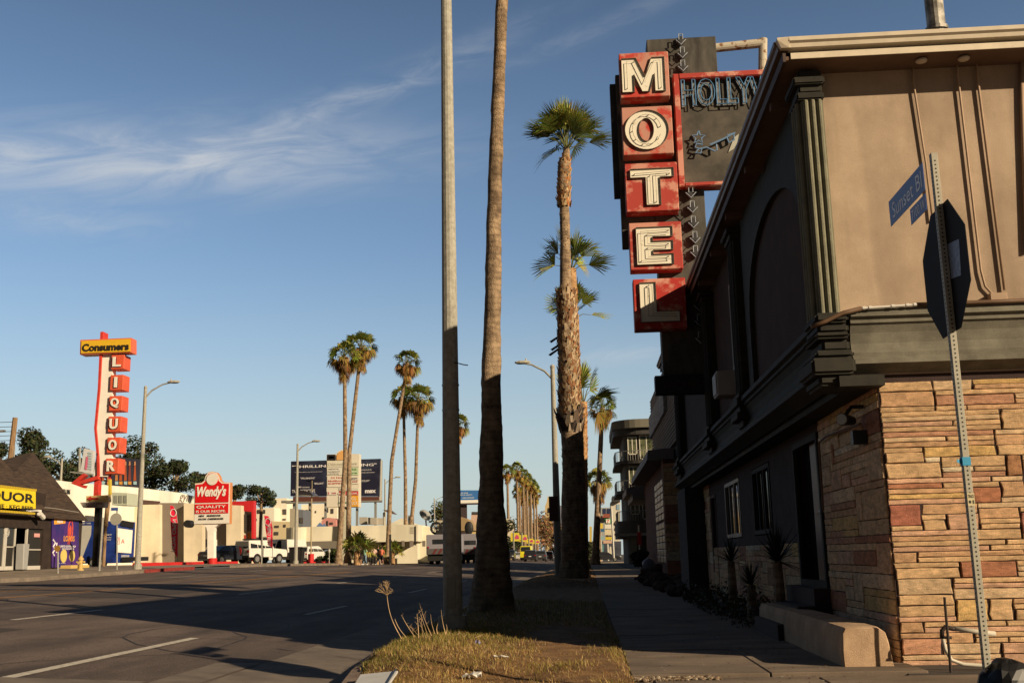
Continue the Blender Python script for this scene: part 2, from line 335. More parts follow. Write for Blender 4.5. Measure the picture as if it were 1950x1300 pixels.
# ================================================================ MOTEL
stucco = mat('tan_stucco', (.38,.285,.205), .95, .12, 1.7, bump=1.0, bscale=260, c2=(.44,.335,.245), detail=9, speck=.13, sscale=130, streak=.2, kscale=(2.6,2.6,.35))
stpink = mat('shade_darkened_stucco', (.055,.033,.028), .95, .14, 2.5, bump=.6, bscale=150)  # street front stucco, its shade put into the colour
green = mat('dark_green_trim', (.019,.017,.013), .8, .16, 5, bump=.6, bscale=120, c2=(.029,.027,.020))  # dark green paint, taken darker still for the shaded street front
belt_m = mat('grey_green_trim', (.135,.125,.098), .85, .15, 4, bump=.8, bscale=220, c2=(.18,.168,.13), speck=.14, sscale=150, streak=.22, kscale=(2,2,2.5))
cream = mat('cream_gutter_paint', (.62,.54,.42), .5, .08, 5)
soff = mat('soffit_paint', (.13,.08,.055), .9, .15, 3)
dark = flat('dark_void', (.012,.011,.011), .6)
glass = flat('dark_glass', (.02,.022,.026), .06, spec=.6)
metal = mat('galvanised_metal', (.40,.39,.35), .45, .15, 9, metal=.55)
motel = thing('motel_building', 'two storey tan stucco motel with a stone ground floor on the corner', 'building', (2.86, 10.5, 0))
XB = 2.86; XU = 2.53; YW = 10.5
# stone walls made of individually cut stones (one mesh per wall)
PAL = [((.56,.37,.205),15), ((.54,.33,.185),11), ((.58,.41,.25),9), ((.47,.25,.155),3), ((.55,.335,.22),6), ((.55,.36,.15),3), ((.36,.16,.09),2), ((.62,.51,.36),1)]
def pal(r):
    t = r.random()*sum(w for _, w in PAL)
    for c, w in PAL:
        t -= w
        if t <= 0: break
    k = r.uniform(1.12, 1.45); return tuple(min(.9, x*k) for x in c)
def stones(b, O, u, nrm, L, H, seed, holes=(), ch=.049, cw=.075):
    r = random.Random(seed); nc, nr = int(L/cw), int(H/ch); g = [[0]*nc for _ in range(nr)]
    for a0, a1, h0, h1 in holes:
        for j in range(nr):
            for i in range(nc):
                if a0 <= (i+.5)*cw <= a1 and h0 <= (j+.5)*ch <= h1: g[j][i] = 1
    for j in range(nr):
        i = 0
        while i < nc:
            if g[j][i]: i += 1; continue
            q = r.random()
            if q < .13: hh, ww = r.choice((3,3,4)), r.randint(3, 7)
            elif q < .38: hh, ww = 2, r.randint(3, 10)
            else: hh, ww = 1, r.randint(4, 17)
            w = 0
            while i+w < nc and w < ww and not g[j][i+w]: w += 1
            if nc-(i+w) < 2:
                while i+w < nc and not g[j][i+w]: w += 1
            h = 1
            while h < hh and j+h < nr and not any(g[j+h][i:i+w]): h += 1
            for jj in range(j, j+h):
                for ii in range(i, i+w): g[jj][ii] = 1
            x0, x1, z0, z1 = i*cw+.0025, (i+w)*cw-.0025, j*ch+.002, (j+h)*ch-.002
            d = r.uniform(.007, .022) if h < 3 else r.uniform(.012, .028); jt = .008 if h < 2 else .014; c = pal(r) if h < 3 or r.random() > .4 else tuple(v*r.uniform(.9,1.2) for v in (.42,.20,.12))
            # front outline with a few wobbly points, tapering slightly from the wall
            pts = []
            nx = max(2, int((x1-x0)/.10)); 
            for k in range(nx): pts.append((x0+(x1-x0)*k/nx + (r.uniform(0, jt*1.5) if k == 0 else 0), z0+r.uniform(-.001, jt*.5)))
            for k in range(max(1, h-1)): pts.append((x1-r.uniform(0, jt*1.6), z0+(z1-z0)*k/max(1, h-1) + .003))
            for k in range(nx): pts.append((x1-(x1-x0)*k/nx - (r.uniform(0, jt*1.5) if k == 0 else 0), z1-r.uniform(-.001, jt*.5)))
            for k in range(max(1, h-1)): pts.append((x0+r.uniform(0, jt*1.6), z1-(z1-z0)*k/max(1, h-1) - .003))
            n = len(pts); cx, cz = (x0+x1)/2, (z0+z1)/2
            sh = min(.006, (z1-z0)*.16)
            def ins(p, s): 
                dx, dz = cx-p[0], cz-p[1]; L_ = math.hypot(dx, dz) or 1; return (p[0]+(sh if dx > 0 else -sh)*s, p[1]+(sh if dz > 0 else -sh)*s)
            A = [O+u*p[0]+ZZ*p[1] for p in pts]; B = [O+u*p[0]+ZZ*p[1]+nrm*(d*.72) for p in pts]
            C = [O+u*q[0]+ZZ*q[1]+nrm*(d*r.uniform(.92, 1.12)) for q in (ins(p, 1) for p in pts)]
            mid = [O+u*(x0+(x1-x0)*t_)+ZZ*(cz+r.uniform(-.2,.2)*(z1-z0))+nrm*(d*r.uniform(.95,1.28)) for t_ in (.3, .7)]
            base = A + B + C; fs = []
            for k in range(n): k2 = (k+1) % n; fs += [(k, k2, n+k2, n+k), (n+k, n+k2, 2*n+k2, 2*n+k)]
            # fan the face towards two inner points so that it reads as split rock
            P = base + mid; m0, m1 = 3*n, 3*n+1
            for k in range(n):
                k2 = (k+1) % n; ax = (pts[k][0]+pts[k2][0])/2
                fs.append((2*n+k, 2*n+k2, m0 if ax < cx else m1))
                if (pts[k][0] < cx) != (pts[k2][0] < cx) or ((pts[k][0]+pts[k2][0])/2 < cx) != ((pts[k2][0]+pts[(k2+1) % n][0])/2 < cx):
                    pass
            # close the gap between the two fans
            lr = [k for k in range(n) if (((pts[k-1][0]+pts[k][0])/2 < cx) != ((pts[k][0]+pts[(k+1) % n][0])/2 < cx))]
            for k in lr: fs.append((2*n+k, m0, m1))
            b.add(P, fs, c); i += w
stone_m = mat('split_stone', (1,1,1), .95, .24, 12, bump=1.6, bscale=85, attr=True, detail=9, stretch=(1,1,2.6), speck=.14, sscale=140, streak=.22, kscale=(6,6,9))
b = MB(); stones(b, V(XB, YW, -.02), XX, -YY, 5.2, 2.68, 11, holes=((1.25, 1.85, .40, .66),)); build('stone_facing', b, stone_m, motel)
for a_ in ((YW, 2.75, 2.68, 12, .075, .13), (25.2, 1.15, 2.68, 13, .09, .16), (14.98, 10.2, 1.2, 15, .09, .16)):
    b = MB(); stones(b, V(XB, a_[0], -.02), YY, -XX, a_[1], a_[2], a_[3], ch=a_[4], cw=a_[5]); build('stone_facing', b, stone_m, motel)
mortar = mat('mortar', (.13,.075,.04), .95, .2, 8)
b = MB(); b.box(XB, 16, YW, 10.9, 0, 2.7); b.box(XB, 3.2, 10.9, 13.3, 0, 2.7); b.box(XB, 3.2, 13.3, 14.9, 0, .6); b.box(XB,3.2,13.3,14.9,2.46,2.7)
b.box(XB, 3.2, 14.9, 16.9, 0, 2.7); b.box(XB, 3.2, 16.9, 18.8, 0, 1.3); b.box(XB, 3.2, 16.9, 18.8, 2.42, 2.7); b.box(XB, 3.2, 18.8, 20.3, 0, 2.7)
b.box(XB, 3.2, 20.3, 22.5, 0, 1.3); b.box(XB, 3.2, 20.3, 22.5, 2.42, 2.7); b.box(XB, 3.2, 22.5, 24.1, 0, 2.7); b.box(XB,3.2,24.1,24.9,2.3,2.7); b.box(XB, 3.2, 24.9, 26.2, 0, 2.7); b.box(XB,3.2,26.2,27.4,2.3,2.7); b.box(XB, 3.2, 27.4, 28.6, 0, 2.7)
b.box(3.2, 16, 28.3, 28.6, 0, 2.7)
build('lower_wall', b, mat('lower_wall_stucco', (.045,.028,.026), .95, .2, 3, bump=.5), motel)  # lower street wall, also darkened in colour to deepen its shade
b = MB(); b.box(3.21, 15.9, 10.91, 28.2, .02, 2.69); build('interior', b, dark, motel)
b = MB(); b.box(4.16, 4.69, 10.49, 10.52, .395, .645); build('vent_opening', b, dark, motel)
YU = 10.77
b = MB(); b.box(XU, 16, YU, 11.0, 2.7, 6.02); b.box(XU, 16, YW-.02, YU, 2.7, 3.30); build('upper_west_wall', b, stucco, motel)
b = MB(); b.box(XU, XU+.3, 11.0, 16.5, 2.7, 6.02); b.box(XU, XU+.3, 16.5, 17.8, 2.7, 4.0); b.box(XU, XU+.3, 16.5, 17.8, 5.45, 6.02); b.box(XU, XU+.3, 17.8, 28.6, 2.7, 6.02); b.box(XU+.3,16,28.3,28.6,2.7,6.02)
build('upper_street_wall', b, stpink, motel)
# dark arch surround on the street side
b = MB(); yc, ya, yb, zb, zt = 13.35, 11.35, 15.35, 3.25, 5.42; n = 20
inner = [(yb, zb)] + [(yc + (yb-yc)*math.cos(math.pi*k/n), 4.15 + (zt-4.15)*math.sin(math.pi*k/n)**.8) for k in range(n+1)] + [(ya, zb)]
outer = [(15.75, zb)] + [(min(15.75, max(10.95, yc + 3.2*math.cos(math.pi*k/n))), min(5.95, 4.15 + 2.6*math.sin(math.pi*k/n))) for k in range(n+1)] + [(10.95, zb)]
for i in range(len(inner)-1):
    a, c, d, e = inner[i], inner[i+1], outer[i+1], outer[i]
    b.prism([(XU-.07, p[0], p[1]) for p in (a, c, d, e)], (.07, 0, 0))
build('arch_moulding', b, green, motel)
# belt cornice (profile swept round the corner), dark on the street side, lighter on the side street
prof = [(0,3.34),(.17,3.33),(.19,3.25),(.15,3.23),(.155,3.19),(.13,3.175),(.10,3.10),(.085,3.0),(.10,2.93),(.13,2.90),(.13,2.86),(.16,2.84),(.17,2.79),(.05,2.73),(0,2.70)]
def sweep(b, O, u, nrm, L, prof, s=1):
    P = []; 
    for t in (0, L):
        for d, z in prof: P.append(O + u*t + nrm*(d*s) + ZZ*z)
    n = len(prof); b.add(P, [(i, i+1, n+i+1, n+i) for i in range(n-1)] + [tuple(range(n)), tuple(range(2*n-1, n-1, -1))])
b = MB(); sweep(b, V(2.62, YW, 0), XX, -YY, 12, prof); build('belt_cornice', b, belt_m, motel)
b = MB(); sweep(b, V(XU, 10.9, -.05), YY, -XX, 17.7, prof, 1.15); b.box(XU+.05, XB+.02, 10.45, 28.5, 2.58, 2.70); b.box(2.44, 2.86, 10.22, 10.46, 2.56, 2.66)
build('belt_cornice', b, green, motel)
def pilaster(y0, y1, x0, top, bot, name='pilaster', corbel=True, flutes=True):
    b = MB(); b.box(x0, XU, y0, y1, bot, top)
    if flutes:
        for k in range(3):
            yy_ = y0 + (y1-y0)*(k+.5)/3; b.tube([(x0, yy_, bot), (x0, yy_, top)], .035, 8)
    for d, z0, z1 in ((.05, top, top+.08), (.1, top+.08, top+.16)): b.box(x0-d, XU, y0-d, y1+d, z0, z1)
    if corbel:
        for d, z0, z1 in ((.06,bot-.08,bot), (.1,bot-.2,bot-.08), (.06,bot-.3,bot-.2), (.11,bot-.4,bot-.3), (.02,bot-.5,bot-.4)): b.box(x0-d, XU-.002*d, y0-d, y1+d, z0, z1)
    build(name, b, green, motel, bevel=.012)
# corner pilaster, ribs facing the side street
pale_g = mat('fluted_trim', (.17,.165,.115), .8, .15, 6, bump=.5)
b = MB(); b.box(2.38, 2.60, 10.62, 10.98, 3.3, 5.62)
for x in (2.42, 2.49, 2.56): b.tube([(x, 10.61, 3.3), (x, 10.61, 5.62)], .028, 10)
for y in (10.70, 10.80, 10.90): b.tube([(2.355, y, 3.3), (2.355, y, 5.62)], .03, 8)
build('corner_pilaster', b, pale_g, motel)
b = MB(); b.box(2.33, 2.61, 10.57, 11.02, 5.62, 5.70); b.box(2.36,2.60,10.59,11.0,5.70,5.95); b.box(2.30,2.62,10.54,11.04,5.78,5.86); build('pilaster_capital', b, green, motel, bevel=.015, seg=2)
b = MB()
for x0, x1, y0, z0, z1 in ((2.28,2.60,10.30,3.20,3.30), (2.30,2.60,10.33,3.10,3.20), (2.26,2.60,10.27,3.04,3.10), (2.33,2.60,10.34,2.92,3.04), (2.24,2.61,10.24,2.84,2.92), (2.19,2.605,10.20,2.68,2.84), (2.26,2.60,10.26,2.58,2.68)):
    b.box(x0, x1, y0, 10.9, z0, z1)
build('corner_corbel', b, green, motel, bevel=.028, seg=3)
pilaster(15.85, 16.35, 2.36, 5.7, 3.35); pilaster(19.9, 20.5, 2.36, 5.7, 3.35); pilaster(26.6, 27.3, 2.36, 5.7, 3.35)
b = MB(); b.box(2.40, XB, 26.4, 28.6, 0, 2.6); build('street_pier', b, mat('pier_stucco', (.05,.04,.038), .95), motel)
# roof, gutters, fascia
b = MB(); hip = [(2.22, 10.42, 6.10), (16, 10.42, 6.10), (16, 29.6, 6.10), (2.22, 29.6, 6.10), (7.5, 15.5, 7.1), (16, 15.5, 7.1), (7.5, 29.6, 7.1), (16, 29.6, 7.1)]
b.add(hip, [(0,1,5,4), (0,4,6,3), (4,5,7,6), (3,6,7,2), (0,3,2,1)]); roof = build('roof', b, mat('roof_shingle', (.07,.055,.045), .95, .3, 12), motel)
b = MB(); b.box(2.20, XU+.32, 10.40, 29.6, 5.98, 6.02); b.box(XU+.32, 16, 10.40, 11.0, 5.98, 6.02); build('soffit', b, soff, motel)
gp = [(0,6.08),(.10,6.09),(.11,6.13),(.135,6.15),(.14,6.19),(.125,6.19),(.12,6.16),(0,6.16)]
b = MB(); sweep(b, V(2.24, 10.44, 0), XX, -YY, 13.7, gp); build('west_gutter', b, cream, motel)
b = MB(); b.prism([(2.12,10.31,6.19),(2.12,10.31,6.165),(2.16,10.34,6.09),(2.24,10.33,6.085),(2.24,10.30,6.19)], (0,.1,0)); build('gutter_corner', b, cream, motel)
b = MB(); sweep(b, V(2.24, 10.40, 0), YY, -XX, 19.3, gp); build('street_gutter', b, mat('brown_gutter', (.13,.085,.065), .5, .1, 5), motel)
b = MB(); b.box(2.26, 16, 10.385, 10.41, 5.985, 6.05); build('fascia', b, cream, motel)
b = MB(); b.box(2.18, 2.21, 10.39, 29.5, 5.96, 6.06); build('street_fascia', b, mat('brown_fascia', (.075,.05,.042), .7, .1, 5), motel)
for k in range(9): b = MB(); b.box(2.22, XU, 11.4+k*2.0, 11.5+k*2.0, 5.88, 5.979); build('eave_bracket', b, soff, motel)
for nm, x, y, r, z0, z1 in (('flue', 3.93, 10.9, .095, 6.15, 7.4), ('vent_stub', 3.2, 10.75, .04, 6.1, 6.33)):
    b = MB(); b.tube([(x, y, z0), (x, y, z1)], r, 16); 
    if r > .05: b.tube([(x, y, 6.46), (x, y, 6.50)], r*1.25, 16); b.tube([(x, y, 7.4), (x, y, 7.46)], r*1.5, 16)
    build(nm, b, mat('rusty_flue', (.28,.26,.22), .6, .5, 9, metal=.3, c2=(.42,.4,.36)), motel, smooth=False)
# openings on the street side
def frame(b, X, y0, y1, z0, z1, w=.06, d=.05, mull=()):
    b.box(X-d, X, y0, y0+w, z0, z1); b.box(X-d, X, y1-w, y1, z0, z1); b.box(X-d, X, y0+w, y1-w, z1-w, z1); b.box(X-d, X, y0+w, y1-w, z0, z0+w)
    for m_ in mull: b.box(X-d*.9, X-.002, m_-w*.4, m_+w*.4, z0+w, z1-w)
wf = flat('aluminium_frame', (.17,.155,.14), .5)
for y0, y1, z0, z1, X, fm in ((16.5,17.8,4.0,5.45,XU+.06,wf), (16.95,18.75,1.32,2.40,XB+.05,green), (20.35,22.45,1.32,2.40,XB+.05,wf)):
    b = MB(); frame(b, X, y0, y1, z0, z1, .07, .06, (y0+(y1-y0)*.36, y0+(y1-y0)*.68)); w_ = build('window', b, fm, motel)
    b = MB(); b.box(X+.01, X+.03, y0+.02, y1-.02, z0+.02, z1-.02); p_ = build('pane', b, glass, w_)
b = MB(); frame(b, XB+.02, 13.3, 14.9, .6, 2.46, .08, .05); dr = build('door', b, green, motel)
b = MB(); b.box(XB+.05, XB+.1, 13.38, 14.1, .6, 2.38); b.box(XB+.03, XB+.05, 13.5, 14.0, .8, 1.4); b.box(XB+.03, XB+.05, 13.5, 14.0, 1.5, 2.25); build('leaf', b, flat('brown_door', (.06,.028,.022), .5), dr)
b = MB(); b.box(XB+.12, XB+.14, 14.1, 14.82, .6, 2.38); build('sidelight', b, glass, dr)
b = MB(); b.ball((XB+.0, 13.44, 1.5), .035); build('handle', b, metal, dr)
b = MB(); b.box(2.2, XB+.1, 13.2, 15.0, 0, .2); b.box(2.45, XB+.1, 13.2, 15.0, .2, .4); b.box(2.65, XB+.1, 13.2, 15.0, .4, .6); build('step', b, mat('brown_step', (.05,.035,.03), .9), motel)
for y in (24.5, 26.8):
    b = MB(); frame(b, XB+.02, y-.4, y+.5, .0, 2.3, .06, .04); d_ = build('door', b, soff, motel); b = MB(); b.box(XB+.1, XB+.14, y-.34, y+.44, 0, 2.24); build('leaf', b, flat('dark_leaf', (.03,.022,.02), .6), d_)
b = MB(); b.box(2.18, XU, 17.25, 17.75, 3.52, 3.92); b.box(2.16,2.18,17.28,17.72,3.55,3.89); ac = build('air_conditioner', b, flat('ac_paint', (.34,.33,.32), .6), motel, bevel=.01)
# fixtures on the sunny wall
tanp = mat('painted_conduit', (.36,.25,.17), .6, .1, 6)
def pxline(pts, Y): return [at(px, py, Y=Y) for px, py in pts]
for nm, pts, r in (('conduit', [(1737,118),(1739,155),(1763,310),(1776,420)], .011), ('conduit', [(1822,112),(1824,145),(1868,515),(1876,545),(1893,563),(1915,566)], .012), ('conduit', [(1859,112),(1861,145),(1913,552)], .014), ('conduit', [(1945,108),(1948,250),(1956,480)], .022)):
    b = MB(); b.tube(pxline(pts, YU-.03), r, 10); build(nm, b, tanp, motel, smooth=True)
b = MB(); q0, q1 = at(1905, 570, Y=YW-.06), at(1936, 545, Y=YW-.06); b.box(q0.x, q1.x, YU-.09, YU, q0.z, q1.z); build('junction_box', b, tanp, motel, bevel=.006)
b = MB(); b.tube(pxline([(1545,622),(1572,612),(1605,596),(1640,587)], 10.28), .022, 8); b.tube(pxline([(1745,580),(1800,578),(1880,575),(1990,570)], 10.3), .022, 8); build('ledge_pipe', b, mat('brown_pipe', (.10,.055,.03), .6), motel, smooth=True)
b = MB(); b.tube(pxline([(1640,587),(1745,580)], 10.29), .012, 10)
for px in (1645, 1657, 1700, 1728, 1742): a_ = at(px, 587-(px-1640)*.067, Y=10.29); b.tube([a_-XX*.015, a_+XX*.015], .018, 10)
build('pipe_coupling', b, flat('steel_pipe', (.62,.6,.56), .35), motel, smooth=False)
for px, py in ((1758, 108), (1840, 103)):
    a_ = at(px, py, Z=5.97); b = MB(); b.ball((a_.x, 10.52, 5.955), .06, .06, .025, 12, 6); build('eave_light', b, flat('milk_glass', (.5,.42,.34), .4), motel, smooth=True)
a_ = V(2.74, 11.0, 2.30)
b = MB(); b.tube([a_ + V(.1,.0,.16), a_ + V(-.02,0,.16), a_ + V(-.09,-.05,.08)], .02, 8); b.tube([a_+V(-.02,.0,.02), a_+V(-.16,-.16,.02)], [.045,.065], 14); b.box(a_.x-.04, a_.x+.1, a_.y-.05, a_.y+.05, a_.z-.22, a_.z-.08)
wl_ = build('wall_lamp', b, flat('black_metal', (.02,.02,.02), .5), motel); b = MB(); b.tube([a_+V(-.155,-.155,.02), a_+V(-.17,-.17,.02)], .055, 14); build('lens', b, flat('lamp_lens', (.35,.35,.33), .2), wl_)
b = MB(); b.tube([(2.78, 10.95, 2.28), (2.8, 12.6, 2.33), (2.8, 13.0, 2.30), (2.8, 13.05, 1.5)], .014, 8); build('street_conduit', b, soff, motel)
# low planter wall
b = MB(); n = 10; P = []
for y in (10.22, 10.26, 12, 13.2, 15.0):
    e = .012 if y == 10.22 else 0; ht = .355 + (.0 if y < 11 else .01)
    for x, z in ((2.27+e,-.05),(2.265+e,.15),(2.275+e,.30),(2.30+e,ht-e),(2.45,ht-e+.006),(2.60,ht-e-.0),(2.665-e,ht-.05),(2.69-e,.22),(2.71-e,.08),(2.725,-.05)):
        P.append((x + .006*noise.noise(V(x*9,y*7,z*9)), y + (.012*noise.noise(V(x*14,3,z*14)) if y < 10.3 else 0), z + .004*noise.noise(V(x*12, y*8, 1))))
b.add(P, [(j*n+i, j*n+i+1, (j+1)*n+i+1, (j+1)*n+i) for j in range(4) for i in range(n-1)] + [tuple(range(n)), tuple(range(5*n-1, 4*n-1, -1))])
o = build('planter_wall', b, mat('planter_stucco', (.42,.28,.175), .95, .12, 3, bump=1.0, bscale=180, c2=(.50,.35,.23), detail=8, speck=.15, sscale=140, streak=.2, kscale=(3,3,1.2)))
tag(o, 'low tan stucco planter wall with a worn sunlit end beside the stone corner', 'planter wall')
# ================================================================ MOTEL SIGN
SY = 20.6
sign = thing('neon_motel_sign', 'tall dark neon sign reading MOTEL in red boxes above the motel eave', 'sign', (1.9, SY+.3, 2.7))
sdark = mat('sign_dark_steel', (.055,.050,.044), .7, .3, 2.2, c2=(.10,.092,.078), bump=.2, stretch=(2,2,.6))
def pan(b, x0, x1, z0, z1, y0, y1): return b.box(x0, x1, y0, y1, z0, z1)
b = MB(); pan(b, 1.60, 3.02, 10.63, 11.52, SY+.18, SY+.62); pan(b, 1.60, 2.60, 4.35, 10.63, SY+.2, SY+.6); pan(b, .92, 1.6, 7.1, 10.8, SY+.24, SY+.5); build('sign_box', b, sdark, sign, bevel=.01)
b = MB(); pan(b, .80, 1.04, 8.18, 10.63, SY+.3, SY+.5); build('side_panel', b, mat('side_panel_steel', (.03,.03,.032), .6, .3, 5), sign, bevel=.01)
b = MB(); pan(b, 2.14, 5.6, 8.28, 10.58, SY+.12, SY+.5); build('name_panel', b, mat('name_panel_steel', (.07,.063,.052), .7, .35, 1.6, c2=(.115,.10,.08), bump=.2), sign)
redm = mat('faded_red_paint', (.50,.06,.045), .6, .2, 2.8, c2=(.58,.27,.20), lo=.50, hi=.58, detail=10)
redd = mat('weathered_red_paint', (.50,.035,.025), .6, .15, 2.6, c2=(.62,.30,.22), lo=.50, hi=.62, detail=9)
pinkm = mat('bleached_pink_paint', (.56,.27,.20), .65, .12, 2.6, c2=(.48,.05,.035), lo=.50, hi=.60, detail=10)
b = MB()
for x0, x1, z0, z1 in ((2.08,2.20,8.22,10.64), (2.20,5.6,10.52,10.64), (2.20,5.6,8.22,8.30)): b.box(x0, x1, SY-.02, SY+.3, z0, z1)
build('panel_border', b, redm, sign, bevel=.015, seg=2)
creamL = mat('letter_face_enamel', (.84,.79,.66), .5, .08, 9, c2=(.36,.30,.20), lo=.60, hi=.72, detail=10); rim = mat('letter_rim', (.16,.13,.10), .5, .3, 9)
tube_m = flat('unlit_neon_glass', (.40,.42,.42), .15, spec=.6); blue_t = flat('blue_neon_glass', (.10,.24,.44), .3, spec=.4)
LET = {'M': [(0,0),(0,1),(.34,1),(.54,.45),(.70,1),(1,1),(1,0),(.76,0),(.76,.52),(.63,0),(.46,0),(.28,.52),(.28,0)],
 'T': [(0,.76),(0,1),(1,1),(1,.76),(.68,.76),(.68,0),(.35,0),(.35,.76)],
 'E': [(0,0),(0,1),(.98,1),(.98,.74),(.44,.74),(.44,.62),(.98,.62),(.98,.38),(.44,.38),(.44,.27),(.98,.27),(.98,0)],
 'L': [(0,0),(0,1),(.42,1),(.42,.26),(1,.26),(1,0)]}
NEON = {'M': [(.12,.12),(.12,.9),(.3,.9),(.52,.25),(.75,.88),(.9,.9),(.9,.1)], 'T': [(.1,.86),(.9,.9),(.9,.84),(.58,.84),(.58,.08),(.45,.08),(.45,.8)],
 'E': [(.88,.9),(.12,.88),(.12,.1),(.88,.12),(.85,.2),(.3,.2),(.3,.44),(.86,.46),(.86,.54),(.3,.54),(.3,.8),(.88,.82)], 'L': [(.2,.9),(.2,.14),(.9,.12),(.9,.18),(.32,.2),(.32,.9),(.24,.93)]}
def letterbox(ch, x0, x1, z0, z1, lx0, lx1, lz0, lz1, m, depth=.34, yf=None, par=None, scale_t=1, nm='letter_box', neon=True):
    yf = SY-.12 if yf is None else yf
    b = MB(); b.box(x0, x1, yf, yf+depth, z0, z1); bx = build(nm, b, m, par or sign, bevel=.012*scale_t)
    w, h = lx1-lx0, lz1-lz0; D = .05*scale_t
    def P(a, c, y): return (lx0+a*w, y, lz0+c*h)
    f = MB(); r = MB()
    if ch in LET:
        L = LET[ch]; f.add([P(a, c, yf-.018*scale_t) for a, c in L], [tuple(range(len(L)))])
        loops = [L]
    else:
        o_ = [(.5+.5*math.cos(t*math.pi/16), .5+.5*math.sin(t*math.pi/16)) for t in range(32)]; i_ = [(.49+.17*math.cos(t*math.pi/16), .50+.29*math.sin(t*math.pi/16)) for t in range(32)]
        vs = [P(a, c, yf-.018) for a, c in o_+i_]; f.add(vs, [(k, (k+1) % 32, 32+(k+1) % 32, 32+k) for k in range(32)]); loops = [o_, i_]
        NEON['O'] = [(.5+.33*math.cos(t*.3+.2), .5+.38*math.sin(t*.3+.2)) for t in range(20)]
    for L in loops:
        for i in range(len(L)):
            a, c = L[i], L[(i+1) % len(L)]
            p, q = V(*P(*a, yf)), V(*P(*c, yf)); t = (q-p).normalized(); nn = V(t.z, 0, -t.x) * .004*scale_t
            r.add([p-nn, q-nn, q+nn, p+nn, p-nn-YY*D, q-nn-YY*D, q+nn-YY*D, p+nn-YY*D], [(0,1,5,4),(2,3,7,6),(4,5,6,7),(1,2,6,5),(3,0,4,7)])
    le = build('letter', f, creamL, bx); build('rim', r, rim, bx)
    if neon and ch in NEON:
        t_ = MB(); t_.tube([P(a, c, yf-.06) for a, c in NEON[ch]], .006, 6)
        rr = random.Random(ord(ch))
        for a, c in NEON[ch][::2]: t_.tube([P(a, c, yf-.06), P(a, c, yf-.015)], .009, 6)
        build('neon_tube', t_, flat('grey_neon_glass', (.38,.35,.28), .2), bx)
def pz(py, px=1235): return at(px, py, Y=SY-.12).z
def pxx(px, py): return at(px, py, Y=SY-.12).x
for ch, q, l, m in (('M', (1179,1274,100,185), (1184,1266,112,176), pinkm), ('O', (1184,1281,203,294), (1190,1273,211,286), pinkm), ('T', (1190,1291,310,402), (1201,1284,322,391), redm),
                    ('E', (1198,1299,423,513), (1212,1283,433,504), redm), ('L', (1206,1307,530,626), (1219,1293,538,613), redd)):
    ym = (q[2]+q[3])/2; x0, x1 = pxx(q[0]+1, ym), pxx(q[1], ym); z1, z0 = pz(q[2], (q[0]+q[1])/2), pz(q[3], (q[0]+q[1])/2)
    letterbox(ch, x0, x1, z0, z1, pxx(l[0], ym), pxx(l[1], ym), pz(l[3], (l[0]+l[1])/2), pz(l[2], (l[0]+l[1])/2), m)
def outline(b, t, P0, u, w, h, r, bold=0, up=ZZ):      # neon outline of a word
    k = MB(); k.text(t, V(0,0,0), XX, 1, 1, 0, bold); vs, fs = TXT[(t, bold, 0)]
    ed = {(f[i], f[(i+1) % len(f)]) for f in fs for i in range(len(f))}
    for a, c in ed:
        if (c, a) in ed: continue
        p, q = P0+u*(vs[a][0]*w)+up*(vs[a][1]*h), P0+u*(vs[c][0]*w)+up*(vs[c][1]*h)
        if (q-p).length > .004: b.tube([p, q], r, 4, cap=False)
p0 = at(1299, 203, Y=SY+.02); p1 = at(1300, 153, Y=SY+.02); xr = at(1446, 150, Y=SY).x; hw = (xr-p0.x)/5*9.3
b = MB(); b.text('HOLLYWOOD', V(p0.x, SY+.10, p0.z), XX, hw, p1.z-p0.z, .02, .02); lw_ = build('name_lettering', b, flat('dull_silver_letter', (.16,.16,.16), .5, var=.4, scale=20), sign)
b = MB(); outline(b, 'HOLLYWOOD', V(p0.x, SY+.0, p0.z), XX, hw, p1.z-p0.z, .011, .02); build('neon_tube', b, blue_t, lw_)
def ptube(b, pts, r, Y, n=6): b.tube([at(x, y, Y=Y) for x, y in pts], r, n)
b = MB()
st = []
for k in range(11): rr_ = 13 if k % 2 == 0 else 5.5; a = math.pi*k/5; st.append((1330+rr_*math.sin(a), 262-rr_*math.cos(a)))
ptube(b, st, .016, SY+.02); ptube(b, [(1338,276),(1326,274),(1323,281),(1336,285),(1334,292),(1324,292),(1330,284),(1345,281),(1360,288),(1365,286),(1364,275)], .018, SY+.02)
ptube(b, [(1352,276),(1375,266),(1400,253)], .02, SY+.02); ptube(b, [(1384,262),(1388,272),(1398,266),(1397,254),(1385,258)], .02, SY+.02)
build('star_and_script_tube', b, flat('slate_neon_glass', (.16,.26,.42), .2), sign)
b = MB(); b.prism([at(x, y, Y=SY+.10) for x, y in ((1387,290),(1398,262),(1407,255),(1404,272),(1397,284))], (0,.03,0)); build('script_letter', b, flat('pale_letter', (.42,.42,.36), .6), sign)
arr = [(-.35,1),(.35,1),(.35,.42),(.9,.42),(0,-.1),(-.9,.42),(-.35,.42),(-.35,1)]
for px, py in ((1296,67),(1299,92),(1300,117),(1315,357),(1318,385),(1320,414),(1323,443),(1324,470),(1331,571),(1332,600),(1334,633)):
    c_ = at(px, py+20, Y=SY+.12); b = MB()
    b.prism([(c_.x+a*.105, SY+.10, c_.z+d*.20) for a, d in arr[:-1]], (0,.08,0)); ar = build('arrow', b, flat('arrow_metal', (.05,.05,.055), .4), sign)
    b = MB(); b.tube([(c_.x+a*.115, SY+.03, c_.z+d*.21) for a, d in arr], .011, 6); build('neon_tube', b, flat('pale_neon_glass', (.36,.40,.46), .15), ar)
